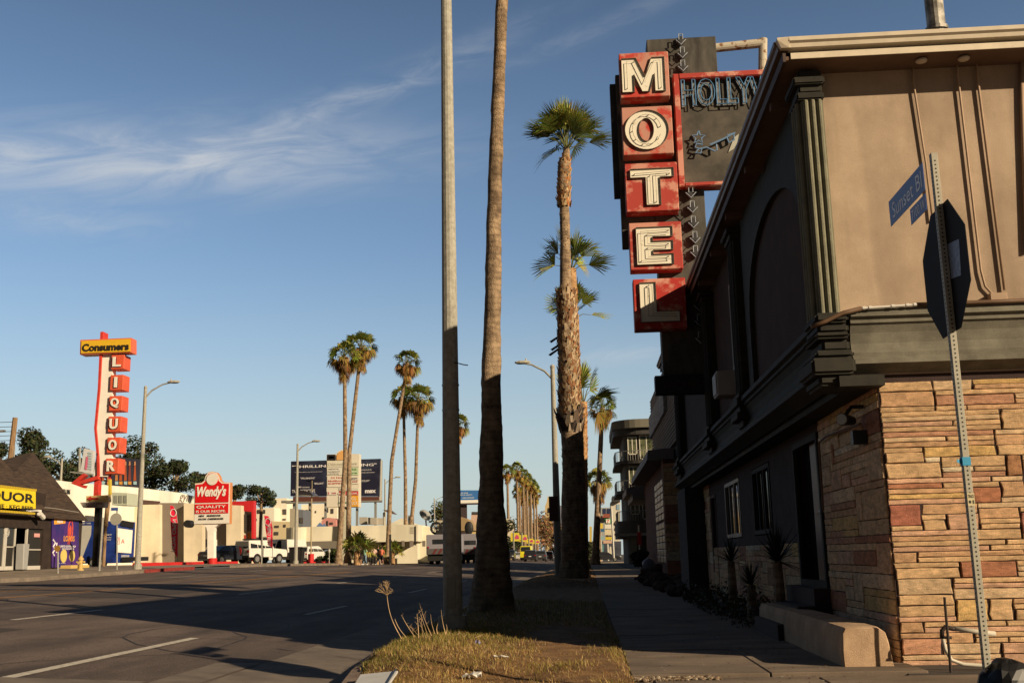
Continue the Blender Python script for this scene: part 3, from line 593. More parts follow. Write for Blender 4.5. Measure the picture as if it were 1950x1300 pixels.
b = MB(); Y_ = SY+.4; b.tube([at(1360, 92, Y=Y_), at(1456, 82, Y=Y_)], .095, 14); b.tube([at(1453, 75, Y=Y_), at(1452, 150, Y=Y_)], .09, 14)
build('support_pipe', b, mat('peeling_white_pipe', (.55,.50,.40), .7, .15, 7, c2=(.20,.09,.03), lo=.52, hi=.60, detail=9), sign)
b = MB(); b.box(1.41, 2.50, SY-.1, SY+.16, 4.04, 4.40); nb = build('vacancy_box', b, flat('black_sign_box', (.012,.012,.012), .6), sign, bevel=.01)
b = MB(); b.text('VACANCY', V(1.55, SY-.103, 4.13), XX, .85, .16, .004); build('vacancy_letters', b, flat('dull_red_glass', (.05,.012,.012), .4), nb)
# ================================================================ STREET SIGN POST
PX, PY = 2.55, 7.4
post = thing('sign_post', 'perforated steel post with stop sign seen from behind and blue street name blades', 'sign post', (PX, PY, -.05))
b = MB(); b.box(PX-.023, PX+.023, PY-.023, PY+.023, -.05, 3.79); build('post', b, mat('galvanised_post', (.36,.34,.28), .6, .1, 8, metal=.1), post, bevel=.003)
b = MB()
for k in range(124):
    z = .1 + k*.0295; 
    if 1.60 < z < 1.68: continue
    b.tube([(PX, PY-.0225, z), (PX, PY-.0242, z)], .0062, 8); b.tube([(PX-.0225, PY, z), (PX-.0242, PY, z)], .0062, 8)
build('hole', b, dark, post)['kind'] = 'stuff'
c0 = at(1797, 515, X=PX+.03); oc = V(PX+.03, PY+.09, 2.96); R8 = .457/math.cos(math.pi/8)
b = MB(); b.prism([(oc.x, oc.y+R8*math.cos(math.pi/8+k*math.pi/4), oc.z+R8*math.sin(math.pi/8+k*math.pi/4)) for k in range(8)], (.004, 0, 0)); pl = build('stop_sign_plate', b, flat('sign_back_metal', (.016,.016,.019), .85), post)
b = MB(); R9 = R8*.955; b.prism([(oc.x+.0045, oc.y+R9*math.cos(math.pi/8+k*math.pi/4), oc.z+R9*math.sin(math.pi/8+k*math.pi/4)) for k in range(8)], (.0015,0,0)); build('red_face', b, flat('stop_red', (.45,.02,.02), .4), pl)
b = MB(); b.text('STOP', V(oc.x+.0065, oc.y-.33, oc.z-.14), YY, .66, .28, .001); build('stop_lettering', b, flat('sign_white', (.75,.75,.75), .4), pl)
b = MB(); q = [at(x, y, X=PX+.028) for x, y in ((1804,465),(1826,455),(1830,524),(1811,531))]; b.add(q, [(0,1,2,3)]); sk = build('sticker', b, flat('sticker_blue_white', (.20,.24,.34), .5, var=.3, scale=30), pl)
for nm, pts, txt, tq in (('street_name_blade', ((1692,380),(1757,315),(1760,363),(1697,432)), 'Sunset Bl', ((1702,411),(1749,336),26)), ('street_name_blade', ((1733,399),(1762,369),(1766,400),(1736,427)), '7100 W', ((1739,417),(1763,372),16))):
    q = [at(x, y, X=PX-.035) for x, y in pts]; y0, y1 = q[1].y, q[0].y; z1 = (q[0].z+q[1].z)/2; z0 = (q[2].z+q[3].z)/2
    b = MB(); b.box(PX-.037, PX-.033, y0, y1, z0, z1); bl = build(nm, b, flat('street_sign_blue', (.035,.075,.28), .4), post)
    b = MB(); ln = y1-y0; mx_ = .09*ln; b.text(txt, V(PX-.0375, y1-mx_, z0+(z1-z0)*.2), -YY, ln-mx_*1.6, (z1-z0)*.6, .001); build('lettering', b, flat('dull_sign_white', (.85,.87,.9), .5), bl)
b = MB(); z_ = at(1829, 878, Y=PY-.024).z; b.box(PX-.027, PX+.027, PY-.027, PY+.027, z_-.028, z_+.028); b.prism([(PX-.027,PY-.01,z_-.02),(PX-.06,PY-.02,z_-.005),(PX-.062,PY-.02,z_+.012),(PX-.027,PY-.01,z_+.015)], (0,.006,0)); build('blue_tape', b, flat('blue_tape_cloth', (.05,.30,.52), .7), post)
b = MB(); z_ = at(1842, 950, Y=PY-.024).z; b.box(PX-.020, PX+.026, PY-.0252, PY-.0235, z_-.045, z_+.04); tr_ = build('sticker', b, flat('sticker_cream', (.55,.48,.30), .6), post)
b = MB(); b.text('TRACE', V(PX-.016, PY-.0254, z_+.008), XX, .038, .022, .0005, .03); b.ball((PX-.006, PY-.0256, z_-.018), .009, .0008, .011, 10, 6); b.text('188', V(PX+.010, PY-.0254, z_-.032), XX, .011, .026, .0005, .02); build('lettering', b, flat('sticker_black', (.03,.03,.03), .6), tr_)
# things round the post and the stone wall
b = MB(); rb = random.Random(3)
bmv = MB(); bmv.ball((PX+.12, PY-.02, .10), .19, .16, .24, 18, 12)
bmv.v = [(x+.035*noise.noise(V(x*8,y*8,z*8)), y+.03*noise.noise(V(x*9+5,y*9,z*9)), z+.035*noise.noise(V(x*8,y*8+7,z*8))) for x, y, z in bmv.v]
tag(build('rubbish_bag', bmv, flat('black_plastic', (.006,.006,.007), .42)), 'crumpled black plastic bag at the foot of the sign post', 'bag')
pipe = thing('water_pipe_rig', 'bare pipe loop with a rusty stake in front of the stone wall', 'pipe', (3.1, 9.9, 0))
b = MB(); b.tube(pxline([(1895,1206),(1860,1202),(1818,1196)], 9.95), .022, 10); b.tube(pxline([(1980,1270),(1865,1266),(1835,1264),(1812,1256),(1800,1235),(1795,1212)], 10.0), .017, 10); build('steel_pipe', b, flat('worn_steel', (.5,.46,.38), .45), pipe, smooth=True)
b = MB(); b.tube(pxline([(1820,1197),(1812,1196),(1800,1193),(1794,1200),(1794,1215)], 9.95), .02, 10); b.tube(pxline([(1793,1213),(1812,1213)], 9.93), .012, 8); build('valve', b, flat('rusty_black', (.03,.02,.016), .6), pipe, smooth=True)
b = MB(); b.tube([V(at(1803,1182,Y=9.85).x, 9.85, .62), V(at(1811,1282,Y=9.85).x, 9.85, -.03)], .012, 8); tag(build('steel_stake', b, flat('rusty_black', (.03,.02,.016), .6)), 'thin rusty stake standing upright in front of the stone wall', 'stake')
# ================================================================ GRASS, WEEDS, LITTER
r = random.Random(21)
GC = [(.20,.19,.04),(.32,.25,.06),(.46,.31,.12),(.14,.14,.03),(.55,.40,.19),(.34,.18,.075)]
b = MB()
def blade(b, x, y, z, h, w, lean, a, col):
    dx, dy = math.cos(a), math.sin(a); sx, sy = -dy*w, dx*w
    b.add([(x-sx,y-sy,z),(x+sx,y+sy,z),(x+sx*.7+dx*lean*.4,y+sy*.7+dy*lean*.4,z+h*.6),(x-sx*.7+dx*lean*.4,y-sy*.7+dy*lean*.4,z+h*.6),(x+dx*lean,y+dy*lean,z+h)], [(0,1,2,3),(3,2,4)], col)
cnt = 0
while cnt < 26000:
    y = 8.0 + 8.0*r.random()**1.5; x = r.uniform(-2.62, .36)
    if x < kerbx(y) + .13: continue
    n1_ = noise.noise(V(x*1.3, y*.9, 4)) + .5*noise.noise(V(x*4, y*3, 1))
    dens = sst((-x - .35)/1.0) + .10 + n1_*1.1
    if x > .22: dens = .55 + n1_
    if r.random() > dens: continue
    green_ = sst((-x-1.1)/1.2)*.6 + n1_*.9 + (.35 if y > 11.5 else 0)
    h0 = .55 + .9*abs(noise.noise(V(x*3.1, y*2.2, 9)))
    c = r.choice(GC[:2] + [GC[3]]) if r.random() < green_ else r.choice(GC[1:3] + GC[4:])
    k = r.uniform(.7, 1.25); h = h0 * r.uniform(.02, .07) * (1.35 if x < -1.2 and y > 11 else 1)
    blade(b, x, y, verge_z(x, y)-.004, h, r.uniform(.0018, .0035), r.uniform(.0, .09), r.uniform(0, 6.28), tuple(v*k for v in c)); cnt += 1
for _ in range(9000):
    y = r.uniform(15.5, 24) if r.random() < .7 else r.uniform(36, 52); x = r.uniform(-2.5, .3)
    if verge_z(x, y) < -.2: continue
    blade(b, x, y, verge_z(x, y)-.005, r.uniform(.025, .08), r.uniform(.003, .006), r.uniform(0, .08), r.uniform(0, 6.28), r.choice(GC))
gm = mat('grass_blade', (1,1,1), .8, .15, 5, attr=True, trans=.25)
tag(build('grass', b, gm), 'short patchy green and straw grass on the bare verge', 'grass', kind='stuff')
b = MB()
for _ in range(5200):   # dead leaf litter and pebbles
    y = 7.6 + 6.5*r.random()**1.3; x = r.uniform(-2.3, .5); s = r.uniform(.004, .014); z = verge_z(x, y) if x < .34 and y > 5 else -.02
    if z < -.2: continue
    a = r.uniform(0, 3.14); ca_, sa_ = math.cos(a)*s, math.sin(a)*s; t = r.uniform(0, s)
    b.add([(x-ca_,y-sa_,z+.002),(x+sa_*.5,y-ca_*.5,z+t),(x+ca_,y+sa_,z+.004),(x-sa_*.5,y+ca_*.5,z+.5*t)], [(0,1,2,3)], r.choice([(.16,.07,.03),(.30,.18,.08),(.10,.05,.025),(.45,.36,.24),(.22,.10,.04)]))
for _ in range(420):
    x = r.uniform(.4, 2.3); y = r.uniform(7.6, 14) if r.random() < .7 else r.uniform(14, 30); s = r.uniform(.006, .02); a = r.uniform(0, 3.14); ca_, sa_ = math.cos(a)*s, math.sin(a)*s; z = .024 if y > 9.83 else -.012
    b.add([(x-ca_,y-sa_,z),(x+sa_*.5,y-ca_*.5,z+.004),(x+ca_,y+sa_,z+.006),(x-sa_*.5,y+ca_*.5,z)], [(0,1,2,3)], r.choice([(.10,.05,.03),(.06,.045,.035),(.22,.13,.06),(.3,.27,.22)]))
for _ in range(260):
    x = r.uniform(.36, 1.1); y = r.uniform(9.6, 9.85); s = r.uniform(.006, .022); b.ball((x, y, -.02+s*.4), s, s, s*.7, 5, 4, r.choice([(.3,.22,.15),(.16,.11,.07),(.4,.33,.25)]))
tag(build('leaf_litter', b, gm), 'dead leaves and grit scattered over the brown verge', 'leaf litter', kind='stuff')
# dry stems on the verge
wm = mat('dry_stem', (.46,.32,.18), .9, .25, 8)
def stem_curve(x0, y0, x1, y1, n=6, Y=12.6, bow=0):
    P = []
    for k in range(n+1):
        t = k/n; P.append(at(x0+(x1-x0)*t + bow*math.sin(t*math.pi), y0+(y1-y0)*t, Y=Y))
    return P
weed = thing('dry_weed', 'tall dry weed with a branching seed head leaning over the road edge', 'weed', tuple(at(810, 1215, Y=12.6)))
b = MB(); b.tube(stem_curve(765,1216,737,1134,8,12.6,-6), [.0055]*4+[.004]*5, 6); b.tube(stem_curve(774,1213,752,1178,5,12.6,-3), .0035, 5)
top = at(737, 1133, Y=12.6)
for k in range(26):
    a = r.uniform(-1.2, 1.2); ln = r.uniform(.05, .15); e = top + V(math.sin(a)*ln, r.uniform(-.05,.05), math.cos(a)*ln); b.tube([top, top*.5+e*.5+V(0,0,.01), e], .0016, 4)
    for j in range(3): e2 = e + V(r.uniform(-.035,.035), r.uniform(-.02,.02), r.uniform(.0,.035)); b.tube([e, e2], .0013, 3)
build('stem', b, wm, weed)
w2 = thing('dry_weed', 'clump of thin dry stalks on the verge beside the lamp pole', 'weed', tuple(at(820, 1212, Y=12.4)))
b = MB()
for k_, (x0, y0, x1, y1, w) in enumerate(((790,1212,764,1170,.006),(797,1214,794,1168,.009),(815,1212,797,1160,.004),(822,1210,800,1152,.005),(828,1206,820,1168,.005),(833,1206,834,1186,.008),(849,1208,840,1160,.006),(849,1206,850,1188,.006),(800,1212,780,1190,.003),(806,1214,803,1172,.003),(812,1214,798,1178,.003),(787,1212,786,1195,.003),(872,1208,876,1204,.006),(882,1212,888,1206,.006),(905,1213,921,1206,.006))):
    b = MB()
    b.tube(stem_curve(x0,y0,x1,y1,5,12.3,r.uniform(-2,2)), [w*.7,w*.65,w*.6,w*.5,w*.35,w*.2], 5)
    if x1 < 820:
        for _ in range(5): t = r.uniform(.4,1); p = at(x0+(x1-x0)*t, y0+(y1-y0)*t, Y=12.3); b.tube([p, p+V(r.uniform(-.04,.04),0,r.uniform(0,.05))], .0018, 3)
    build('stem', b, wm, w2)
paper = mat('litter_paper', (.62,.60,.56), .7, .12, 12)
def crumple(name, cx, cy, w, d, h, seed, label, m=paper):
    c = at(cx, cy, Z=.08); z0 = verge_z(c.x, c.y) if c.x < .34 else 0; rr = random.Random(seed); b = MB(); n = 5; P = []
    for j in range(n):
        for i in range(n): P.append((c.x+(i/(n-1)-.5)*w*rr.uniform(.8,1.1), c.y+(j/(n-1)-.5)*d*rr.uniform(.8,1.1), z0+.012+h*rr.random()))
    b.add(P, [(j*n+i, j*n+i+1, (j+1)*n+i+1, (j+1)*n+i) for j in range(n-1) for i in range(n-1)]); b.add([(p[0],p[1],p[2]-.004) for p in P], [(j*n+i, (j+1)*n+i, (j+1)*n+i+1, j*n+i+1) for j in range(n-1) for i in range(n-1)])
    tag(build(name, b, m), label, 'litter', 'litter on the verge')
crumple('paper_scrap', 901, 1278, .16, .12, .05, 2, 'white crumpled paper scrap lying on the grass near the twig shadow')
crumple('paper_scrap', 955, 1257, .14, .10, .02, 4, 'small flattened white wrapper on the bare brown verge')
crumple('plastic_scrap', 910, 1233, .05, .05, .06, 5, 'tiny lilac plastic scrap in the grass', flat('lilac_plastic', (.26,.26,.45), .5))
b = MB(); q = [at(x, y, Z=.10) for x, y in ((672,1305),(686,1283),(758,1276),(735,1310))]; b.prism(q, (0,0,-.02)); q2 = [q[2]+V(0,0,.03), q[3]+V(0,0,.02), q[3]+V(-.03,0,0), q[2]+V(-.04,0,0)]; b.add(q2, [(0,1,2,3)])
tag(build('cardboard_tray', b, mat('grey_white_card', (.52,.52,.52), .7, .1, 3), bevel=.004), 'flattened pale cardboard tray on the grass at the kerb', 'litter', 'litter on the verge')
# ================================================================ PALMS
LG = [(.16,.19,.035),(.24,.27,.045),(.10,.13,.025),(.36,.35,.07),(.07,.09,.02)]
LD = [(.30,.16,.05),(.22,.11,.035),(.38,.24,.07),(.14,.075,.03),(.33,.22,.05)]
def fan(b, hub, d, s, nseg, spread, droop, col, rr, up=None):
    side = d.cross(up or (ZZ + V(rr.uniform(-1.3,1.3), rr.uniform(-1.3,1.3), 0)))
    if side.length < .1: side = d.cross(XX)
    side.normalize(); nrm = side.cross(d).normalized()
    for k in range(nseg):
        t = (k/(nseg-1)*2-1)*spread; L = s*(1-.18*abs(t)/spread)*rr.uniform(.85, 1.08)
        dr = (d*math.cos(t)+side*math.sin(t)); sd = (side*math.cos(t)-d*math.sin(t))*s*spread/nseg*.62
        pl = nrm*s*.03*(1 if k % 2 else -1)
        p1 = hub+dr*L*.55+pl-ZZ*(droop*s*.10); p2 = hub+dr*L*(1-.25*droop)-ZZ*(droop*s*rr.uniform(.35,.75))+pl
        b.add([hub-sd*.12, hub+sd*.12, p1+sd, p1-sd, p1*.35+p2*.65+sd*.45, p1*.35+p2*.65-sd*.45, p2], [(0,1,2,3),(3,2,4,5),(5,4,6)], tuple(c*rr.uniform(.8,1.2) for c in col))
def crown_mesh(seed, R, n, nseg, dead=0, skirt=0, el_lo=-.5, fan_s=.95, skirt_r=.5, brush=False):
    rr = random.Random(seed); b = MB(); 
    for k in range(n):
        a = k*2.39996 + rr.uniform(-.3,.3); e = el_lo + (1.45-el_lo)*(((k+.5)/n)**.8); e = min(1.45, e + rr.uniform(-.12,.12))
        d = V(math.cos(a)*math.cos(e), math.sin(a)*math.cos(e), math.sin(e)); lp = R*rr.uniform(.42,.58)
        hub = d*lp + ZZ*(.0 if e > 0 else -.05*R); bow = ZZ*.06*R
        col = rr.choice(LG)
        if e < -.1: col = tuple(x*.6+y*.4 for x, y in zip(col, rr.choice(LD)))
        b.tube([V(0,0,-.1*R), hub*.5+bow*.5, hub], [.03*R*.5,.02*R*.5,.012*R*.5], 4, cap=False, col=(.20,.21,.06))
        fan(b, hub, (d+ZZ*(.10 if brush else -.12)).normalized(), R*.55*fan_s, nseg, rr.uniform(.75,1.05) if brush else rr.uniform(1.2,1.5), rr.uniform(.1,.45) if brush else rr.uniform(.3,.9), col, rr)
    dm = MB()
    for k in range(dead):
        a = k*2.4+rr.uniform(-.4,.4); e = rr.uniform(-1.0,-.3); d = V(math.cos(a)*math.cos(e), math.sin(a)*math.cos(e), math.sin(e)); hub = d*R*rr.uniform(.35,.5)
        dm.tube([V(0,0,-.1*R), hub], [.012*R,.006*R], 4, cap=False, col=(.2,.11,.04)); fan(dm, hub, (d-ZZ*.5).normalized(), R*.5, nseg, 1.0, 1.1, rr.choice(LD), rr)
    for k in range(skirt):
        a = rr.uniform(0, 6.28); z = -R*rr.uniform(.15, 1.25); q = skirt_r*R*(1-.45*(-z/R)/1.25)*rr.uniform(.45,1); d = V(math.cos(a)*.45, math.sin(a)*.45, -1).normalized()
        fan(dm, V(math.cos(a)*q*.4, math.sin(a)*q*.4, z+.2*R), d, R*.5, nseg, .75, .5, rr.choice(LD), rr, up=V(math.cos(a), math.sin(a), 0))
    return b, dm
leafm = mat('palm_frond', (1,1,1), .55, .12, 3, attr=True, trans=.3); deadm = mat('dead_frond', (1,1,1), .85, .15, 3, attr=True, trans=.15)
bark = mat('palm_bark', (.20,.135,.085), .95, .3, 2.2, bump=1.6, bscale=26, c2=(.42,.30,.19), stretch=(2,2,1.6), detail=9, rings=2.6, streak=.2, kscale=(9,9,1.2))
bark2 = mat('orange_palm_bark', (.34,.18,.08), .95, .3, 4, bump=1.2, bscale=20, c2=(.48,.30,.15), detail=7)
def trunk(b, pts, rs, n=14, seg=1, rough=.0):
    pts = [Vector(p) for p in pts]; P, Q = [], []
    for i in range(len(pts)-1):
        for k in range(seg): t = k/seg; P.append(pts[i].lerp(pts[i+1], t)); Q.append(rs[i]+(rs[i+1]-rs[i])*t)
    P.append(pts[-1]); Q.append(rs[-1]); o = len(b.v); b.tube(P, Q, n)
    if rough:
        for i in range(o, len(b.v)):
            x, y, z = b.v[i]; c = P[min(range(len(P)), key=lambda j: abs(P[j].z-z))]; k = 1+rough*(noise.noise(V(x*3, y*3, z*2.6))+.6*noise.noise(V(x*9, y*9, z*8))); b.v[i] = (c.x+(x-c.x)*k, c.y+(y-c.y)*k, z)
def boots(b, P, z0, z1, r0, r1, n, seed, s=.16, cols=None):
    rr = random.Random(seed)
    for _ in range(n):
        t = rr.random(); z = z0+(z1-z0)*t; rad_ = r0+(r1-r0)*t; a = rr.uniform(0, 6.28); c = P(z); d = V(math.cos(a), math.sin(a), 0); u = V(-math.sin(a), math.cos(a), 0); q = rr.uniform(.6, 1.25)*s; w = q*rr.uniform(.25,.45)
        o = c + d*rad_*.93; tip = o + ZZ*q*rr.uniform(.5,1) + d*q*rr.uniform(.15,.55) + u*rr.uniform(-.3,.3)*q
        b.add([o-u*w-ZZ*q*.5, o+u*w-ZZ*q*.5, tip+u*w*.45, tip-u*w*.45, o-ZZ*q*.1-d*.02], [(0,1,2,3),(0,3,4),(1,4,2),(3,2,4)], rr.choice(cols or [(.32,.22,.12),(.42,.31,.19),(.16,.09,.05),(.50,.38,.25),(.26,.12,.055)]))
bootm = mat('leaf_base', (1,1,1), .95, .2, 6, attr=True)
def palm(label, base, top, r0, r1, crown, R, group=None, mid=None, m=bark, flare=1.6, boot=None, seg=3, n=12, rough=.05):
    base, top = V(*base), V(*top); t_ = thing('fan_palm', label, 'palm tree', tuple(base), group)
    pts = [base, base.lerp(top, .06), base.lerp(top, .5) + (V(*mid) if mid else V(0,0,0)), top]
    b = MB(); trunk(b, pts, [r0*flare, r0*1.05, (r0+r1)/2, r1], n, seg*4, rough); build('trunk', b, m, t_, smooth=True)
    if boot:
        bb = MB(); 
        for (z0, z1, k0, k1, cnt, s, cols) in boot:
            boots(bb, lambda z: base.lerp(top, (z-base.z)/(top.z-base.z)) + (V(*mid) if mid else V(0,0,0))*(1-abs(2*(z-base.z)/(top.z-base.z)-1)), z0, z1, k0, k1, cnt, int(z0*10), s, cols)
        build('leaf_bases', bb, bootm, t_)['kind'] = 'stuff'
    if crown:
        lm, dm = crown; o = build('crown', lm, leafm, t_, world=False); o.location = top - base; 
        if dm.v: o = build('dead_fronds', dm, deadm, t_, world=False); o.location = top - base
    return t_
def scaled(c, k): 
    out = []
    for m_ in c: q = MB(); q.v = [(x*k, y*k, z*k) for x, y, z in m_.v]; q.f = m_.f; q.c = m_.c; out.append(q)
    return out
# the near trunk, its crown above the picture
pb = at(940, 1160, Y=19.5)
zt = lambda py, px=950: at(px, py, Y=19.5)
t_ = thing('fan_palm', 'thick bare palm trunk rising out of the picture beside the lamp pole', 'palm tree', (pb.x, 19.5, 0), 'fan palms on the near verge')
b = MB(); pts = []
for px, py, w in ((935,1170,104),(935,1155,86),(937,1110,74),(938,1060,65),(936,960,52),(936,900,47),(936,800,41),(935,722,38),(938,600,33),(941,400,30),(948,200,27),(956,0,25)): a_ = at(px, py, Y=19.5); pts.append((a_, w/2/105.6))
pts.append((pts[-1][0]+V(.35,0,4), .11)); pts.append((pts[-1][0]+V(.3,0,4.5), .10))
trunk(b, [p for p, _ in pts], [w for _, w in pts], 26, 18, .11); build('trunk', b, bark, t_, smooth=True)
cA = crown_mesh(31, 2.1, 34, 15, 6, 10)
o = build('crown', cA[0], leafm, t_, world=False); o.location = pts[-1][0] - t_.location
# second palm on the verge, with a booted trunk
def P2(px, py): return at(px, py, Y=40)
t_ = thing('fan_palm', 'tall palm with shaggy booted trunk and green crown left of the motel sign', 'palm tree', (P2(1092,1095).x, 40, 0), 'fan palms on the near verge')
b = MB(); prof2 = [(1093,1100,56),(1093,1060,50),(1093,1000,48),(1092,900,44),(1090,830,42),(1085,800,40),(1083,700,40),(1080,600,37),(1078,560,33),(1077,545,23),(1076,450,20),(1075,395,19),(1074,385,26),(1074,350,27),(1075,310,25),(1078,300,17),(1079,280,12)]
pts = [(P2(x, y), w/2/51.5) for x, y, w in prof2]; trunk(b, [p for p, _ in pts], [w for _, w in pts], 20, 6, .08); build('trunk', b, bark, t_, smooth=True)
def P2z(z):
    for i in range(len(pts)-1):
        if pts[i][0].z <= z <= pts[i+1][0].z: return pts[i][0].lerp(pts[i+1][0], (z-pts[i][0].z)/(pts[i+1][0].z-pts[i][0].z))
    return pts[-1][0] if z > pts[-1][0].z else pts[0][0]
bb = MB(); z_ = lambda py: P2(1080, py).z
OR = [(.42,.17,.06),(.5,.30,.14),(.25,.12,.05),(.45,.33,.18)]
boots(bb, P2z, z_(800), z_(555), .40, .34, 1500, 5, .20); boots(bb, P2z, z_(822), z_(782), .43, .42, 120, 6, .36, [(.22,.17,.12),(.10,.07,.05),(.34,.27,.2),(.05,.035,.03)])
boots(bb, P2z, z_(392), z_(300), .27, .22, 420, 7, .15, OR); boots(bb, P2z, z_(545), z_(400), .21, .2, 120, 8, .07); boots(bb, P2z, z_(1060), z_(830), .45, .42, 240, 9, .10, [(.2,.14,.09),(.3,.22,.14)])
for px, py in ((1052,665),(1054,640),(1056,655)): p = P2(px+14, py); bb.add([p, p+V(.05,0,.12), P2(px-8, py+10), P2(px-4, py+13)], [(0,1,2,3)], (.04,.03,.03))
build('leaf_bases', bb, bootm, t_)['kind'] = 'stuff'
top = P2(1079, 282); cB = crown_mesh(44, 1.62, 26, 32, 0, 0, el_lo=.12, fan_s=1.55, brush=True); o = build('crown', cB[0], leafm, t_, world=False); o.location = top - t_.location
near_g = 'fan palms on the near verge'
def tall(label, px, pyt, Y, pxb, R, crown, r0=.3, r1=.2, m=bark, group=near_g, mid=None, boot=None, n=12):
    top = at(px, pyt, Y=Y); bx = at(pxb, 1060, Y=Y).x; return palm(label, (bx, Y, G(bx, Y)), tuple(top), r0, r1, crown, R, group, mid, m, boot=boot, n=n)
OB = [(.44,.20,.07),(.5,.30,.14),(.3,.14,.06)]
tall('palm crown showing just below the tallest one, behind its trunk', 1087, 512, 50, 1097, 0, crown_mesh(51, 2.0, 15, 24, 0, 0, el_lo=.05, fan_s=1.35, brush=True), .42, .26, bark2, boot=[(8.6,13.5,.36,.28,300,.16,OB)])
tall('third palm crown down behind the booted trunk', 1093, 600, 64, 1100, 0, crown_mesh(52, 2.1, 15, 22, 0, 0, el_lo=.05, fan_s=1.35, brush=True), .45, .30, bark2, boot=[(8,13.5,.4,.3,300,.18,OB)])
tall('palm with two upright bright fans right of the booted trunk', 1110, 765, 84, 1109, 0, crown_mesh(57, 3.0, 9, 20, 2, 0, el_lo=.15, fan_s=1.3, brush=True), .42, .34, bark2, boot=[(5,12.5,.42,.34,420,.2,OB)])
tall('slender palm with a full skirt of brown fronds near the apartments', 1147, 775, 118, 1133, 0, crown_mesh(58, 2.0, 30, 13, 10, 14, el_lo=-.5), .38, .22)
tall('short shaggy palm behind the slender one at the far pavement', 1139, 915, 170, 1139, 0, crown_mesh(59, 2.6, 28, 10, 8, 60, el_lo=-.4, skirt_r=.9), .4, .3)
far_g = 'tall palms on the far side of the street'
cF = [crown_mesh(60+i, 1.9, 28, 12, 18, 30, el_lo=-.5) for i in range(3)]
tall('leftmost tall palm of the pair above the shop pylon sign', 656, 678, 96, 645, 0, cF[0], .25, .16, group=far_g, mid=(.35,0,0))
tall('taller palm of the pair above the shop pylon sign', 688, 660, 101, 662, 0, cF[1], .25, .16, group=far_g, mid=(-.5,0,0))
tall('high palm leaning right beside the solar lamp post', 776, 690, 114, 736, 0, cF[2], .25, .16, group=far_g, mid=(-.6,0,0))
tall('dark crowned palm between the leaning palm and its neighbour', 768, 755, 128, 773, 0, scaled(cF[0], 1.05), .25, .16, group=far_g, mid=(.1,0,0))
tall('full green palm at the right end of the far trio', 797, 760, 126, 776, 0, scaled(cF[1], 1.25), .25, .16, group=far_g, mid=(.3,0,0))
tall('palm half hidden behind the thick lamp pole', 872, 808, 150, 834, 0, scaled(cF[2], 1.1), .25, .16, group=far_g, mid=(.3,0,0))
row_g = 'distant row of palms down the street'
proto = None; rr = random.Random(5)
row = [(966,898,270),(984,893,285),(996,905,300),(1003,912,312),(1010,920,325),(989,925,340),(1016,928,345),(1000,935,360),(1021,938,365),(994,945,375),(1008,948,390),(1017,952,405),(985,938,350)]
lab = ['leftmost palm of the distant row', 'tallest full palm of the distant row', 'third palm along the distant row', 'fourth palm along the distant row', 'fifth palm along the distant row', 'lower palm at the left underside of the distant row', 'palm at the right shoulder of the distant row', 'palm in the lower middle of the distant row', 'rightmost palm of the distant row', 'small low palm near the centre of the distant row', 'small low palm right of the row centre', 'smallest palm at the right end of the distant row', 'slim palm at the left edge of the distant row']
cR = crown_mesh(70, 2.5, 26, 9, 14, 22, el_lo=-.7)
for i, (px, py, Y) in enumerate(row):
    top = at(px, py, Y=Y); bz = G(top.x, Y); H = top.z - bz
    if proto is None:
        proto = palm(lab[0], (top.x, Y, bz), tuple(top), .42, .26, cR, 0, row_g, n=8); H0 = H
    else: dup(proto, (top.x, Y, bz), lab[i], rr.uniform(0, 6), (1, 1, H/H0))
# low fan palms along the far pavement
cL = crown_mesh(80, 1.5, 22, 12, 4, 0, el_lo=-.1, fan_s=1.3)
def low(px, py, Y, s, label): 
    p = at(px, py, Y=Y); bz = G(p.x, Y); t_ = thing('low_palm', label, 'palm', (p.x, Y, bz), 'low palms on the far pavement')
    b = MB(); b.tube([(p.x, Y, bz-.1), (p.x, Y, p.z)], [.28*s, .2*s], 10); build('trunk', b, bark2, t_)
    c = scaled(cL, s); o = build('crown', c[0], leafm, t_, world=False); o.location = (0, 0, p.z-bz)
low(680, 1048, 100, 1.25, 'big bright low palm beside the group of people'); low(655, 1058, 106, .8, 'dark low palm squeezed between two palm trunks'); low(718, 1054, 112, .7, 'small low palm just left of the solar lamp post'); low(748, 1050, 119, .9, 'low palm right of the solar lamp post')
low(788, 1056, 128, .8, 'low palm by the fence left of the parked truck'); low(770, 1058, 135, .6, 'tiny low palm between the leaning trunks')
# spiky plants and ground cover in the motel planter
def spiky(px, py, X, s, label, seed):
    p = at(px, py+28, X=X); s *= .85; rr = random.Random(seed); b = MB()
    for k in range(90):
        a = rr.uniform(0, 6.28); e = rr.uniform(-.25, 1.5); d = V(math.cos(a)*math.cos(e), math.sin(a)*math.cos(e), math.sin(e)); L = s*rr.uniform(.75, 1.1); u = d.cross(ZZ); u = (u if u.length > .1 else XX).normalized()*s*.03
        b.add([p-u, p+u, p+d*L*.5+u*.9, p+d*L*.5-u*.9, p+d*L-ZZ*.05*s], [(0,1,2,3),(3,2,4)], rr.choice([(.012,.02,.01),(.018,.026,.013)]))
    t_ = thing('spiky_plant', label, 'plant', (p.x, p.y, 0), 'spiky plants in the motel planter'); build('leaves', b, leafm, t_); c = MB(); c.tube([(p.x,p.y,0),(p.x,p.y,p.z)], [.09,.06], 8); build('stem', c, bark, t_)
spiky(1392, 1040, 2.45, .55, 'small spiky dark plant under the white framed motel window', 1); spiky(1480, 1040, 2.5, .65, 'larger spiky dark plant beside the motel door steps', 2); spiky(1430, 1085, 2.4, .45, 'low spiky plant spilling over the planter end', 3)
b = MB(); rr = random.Random(9)
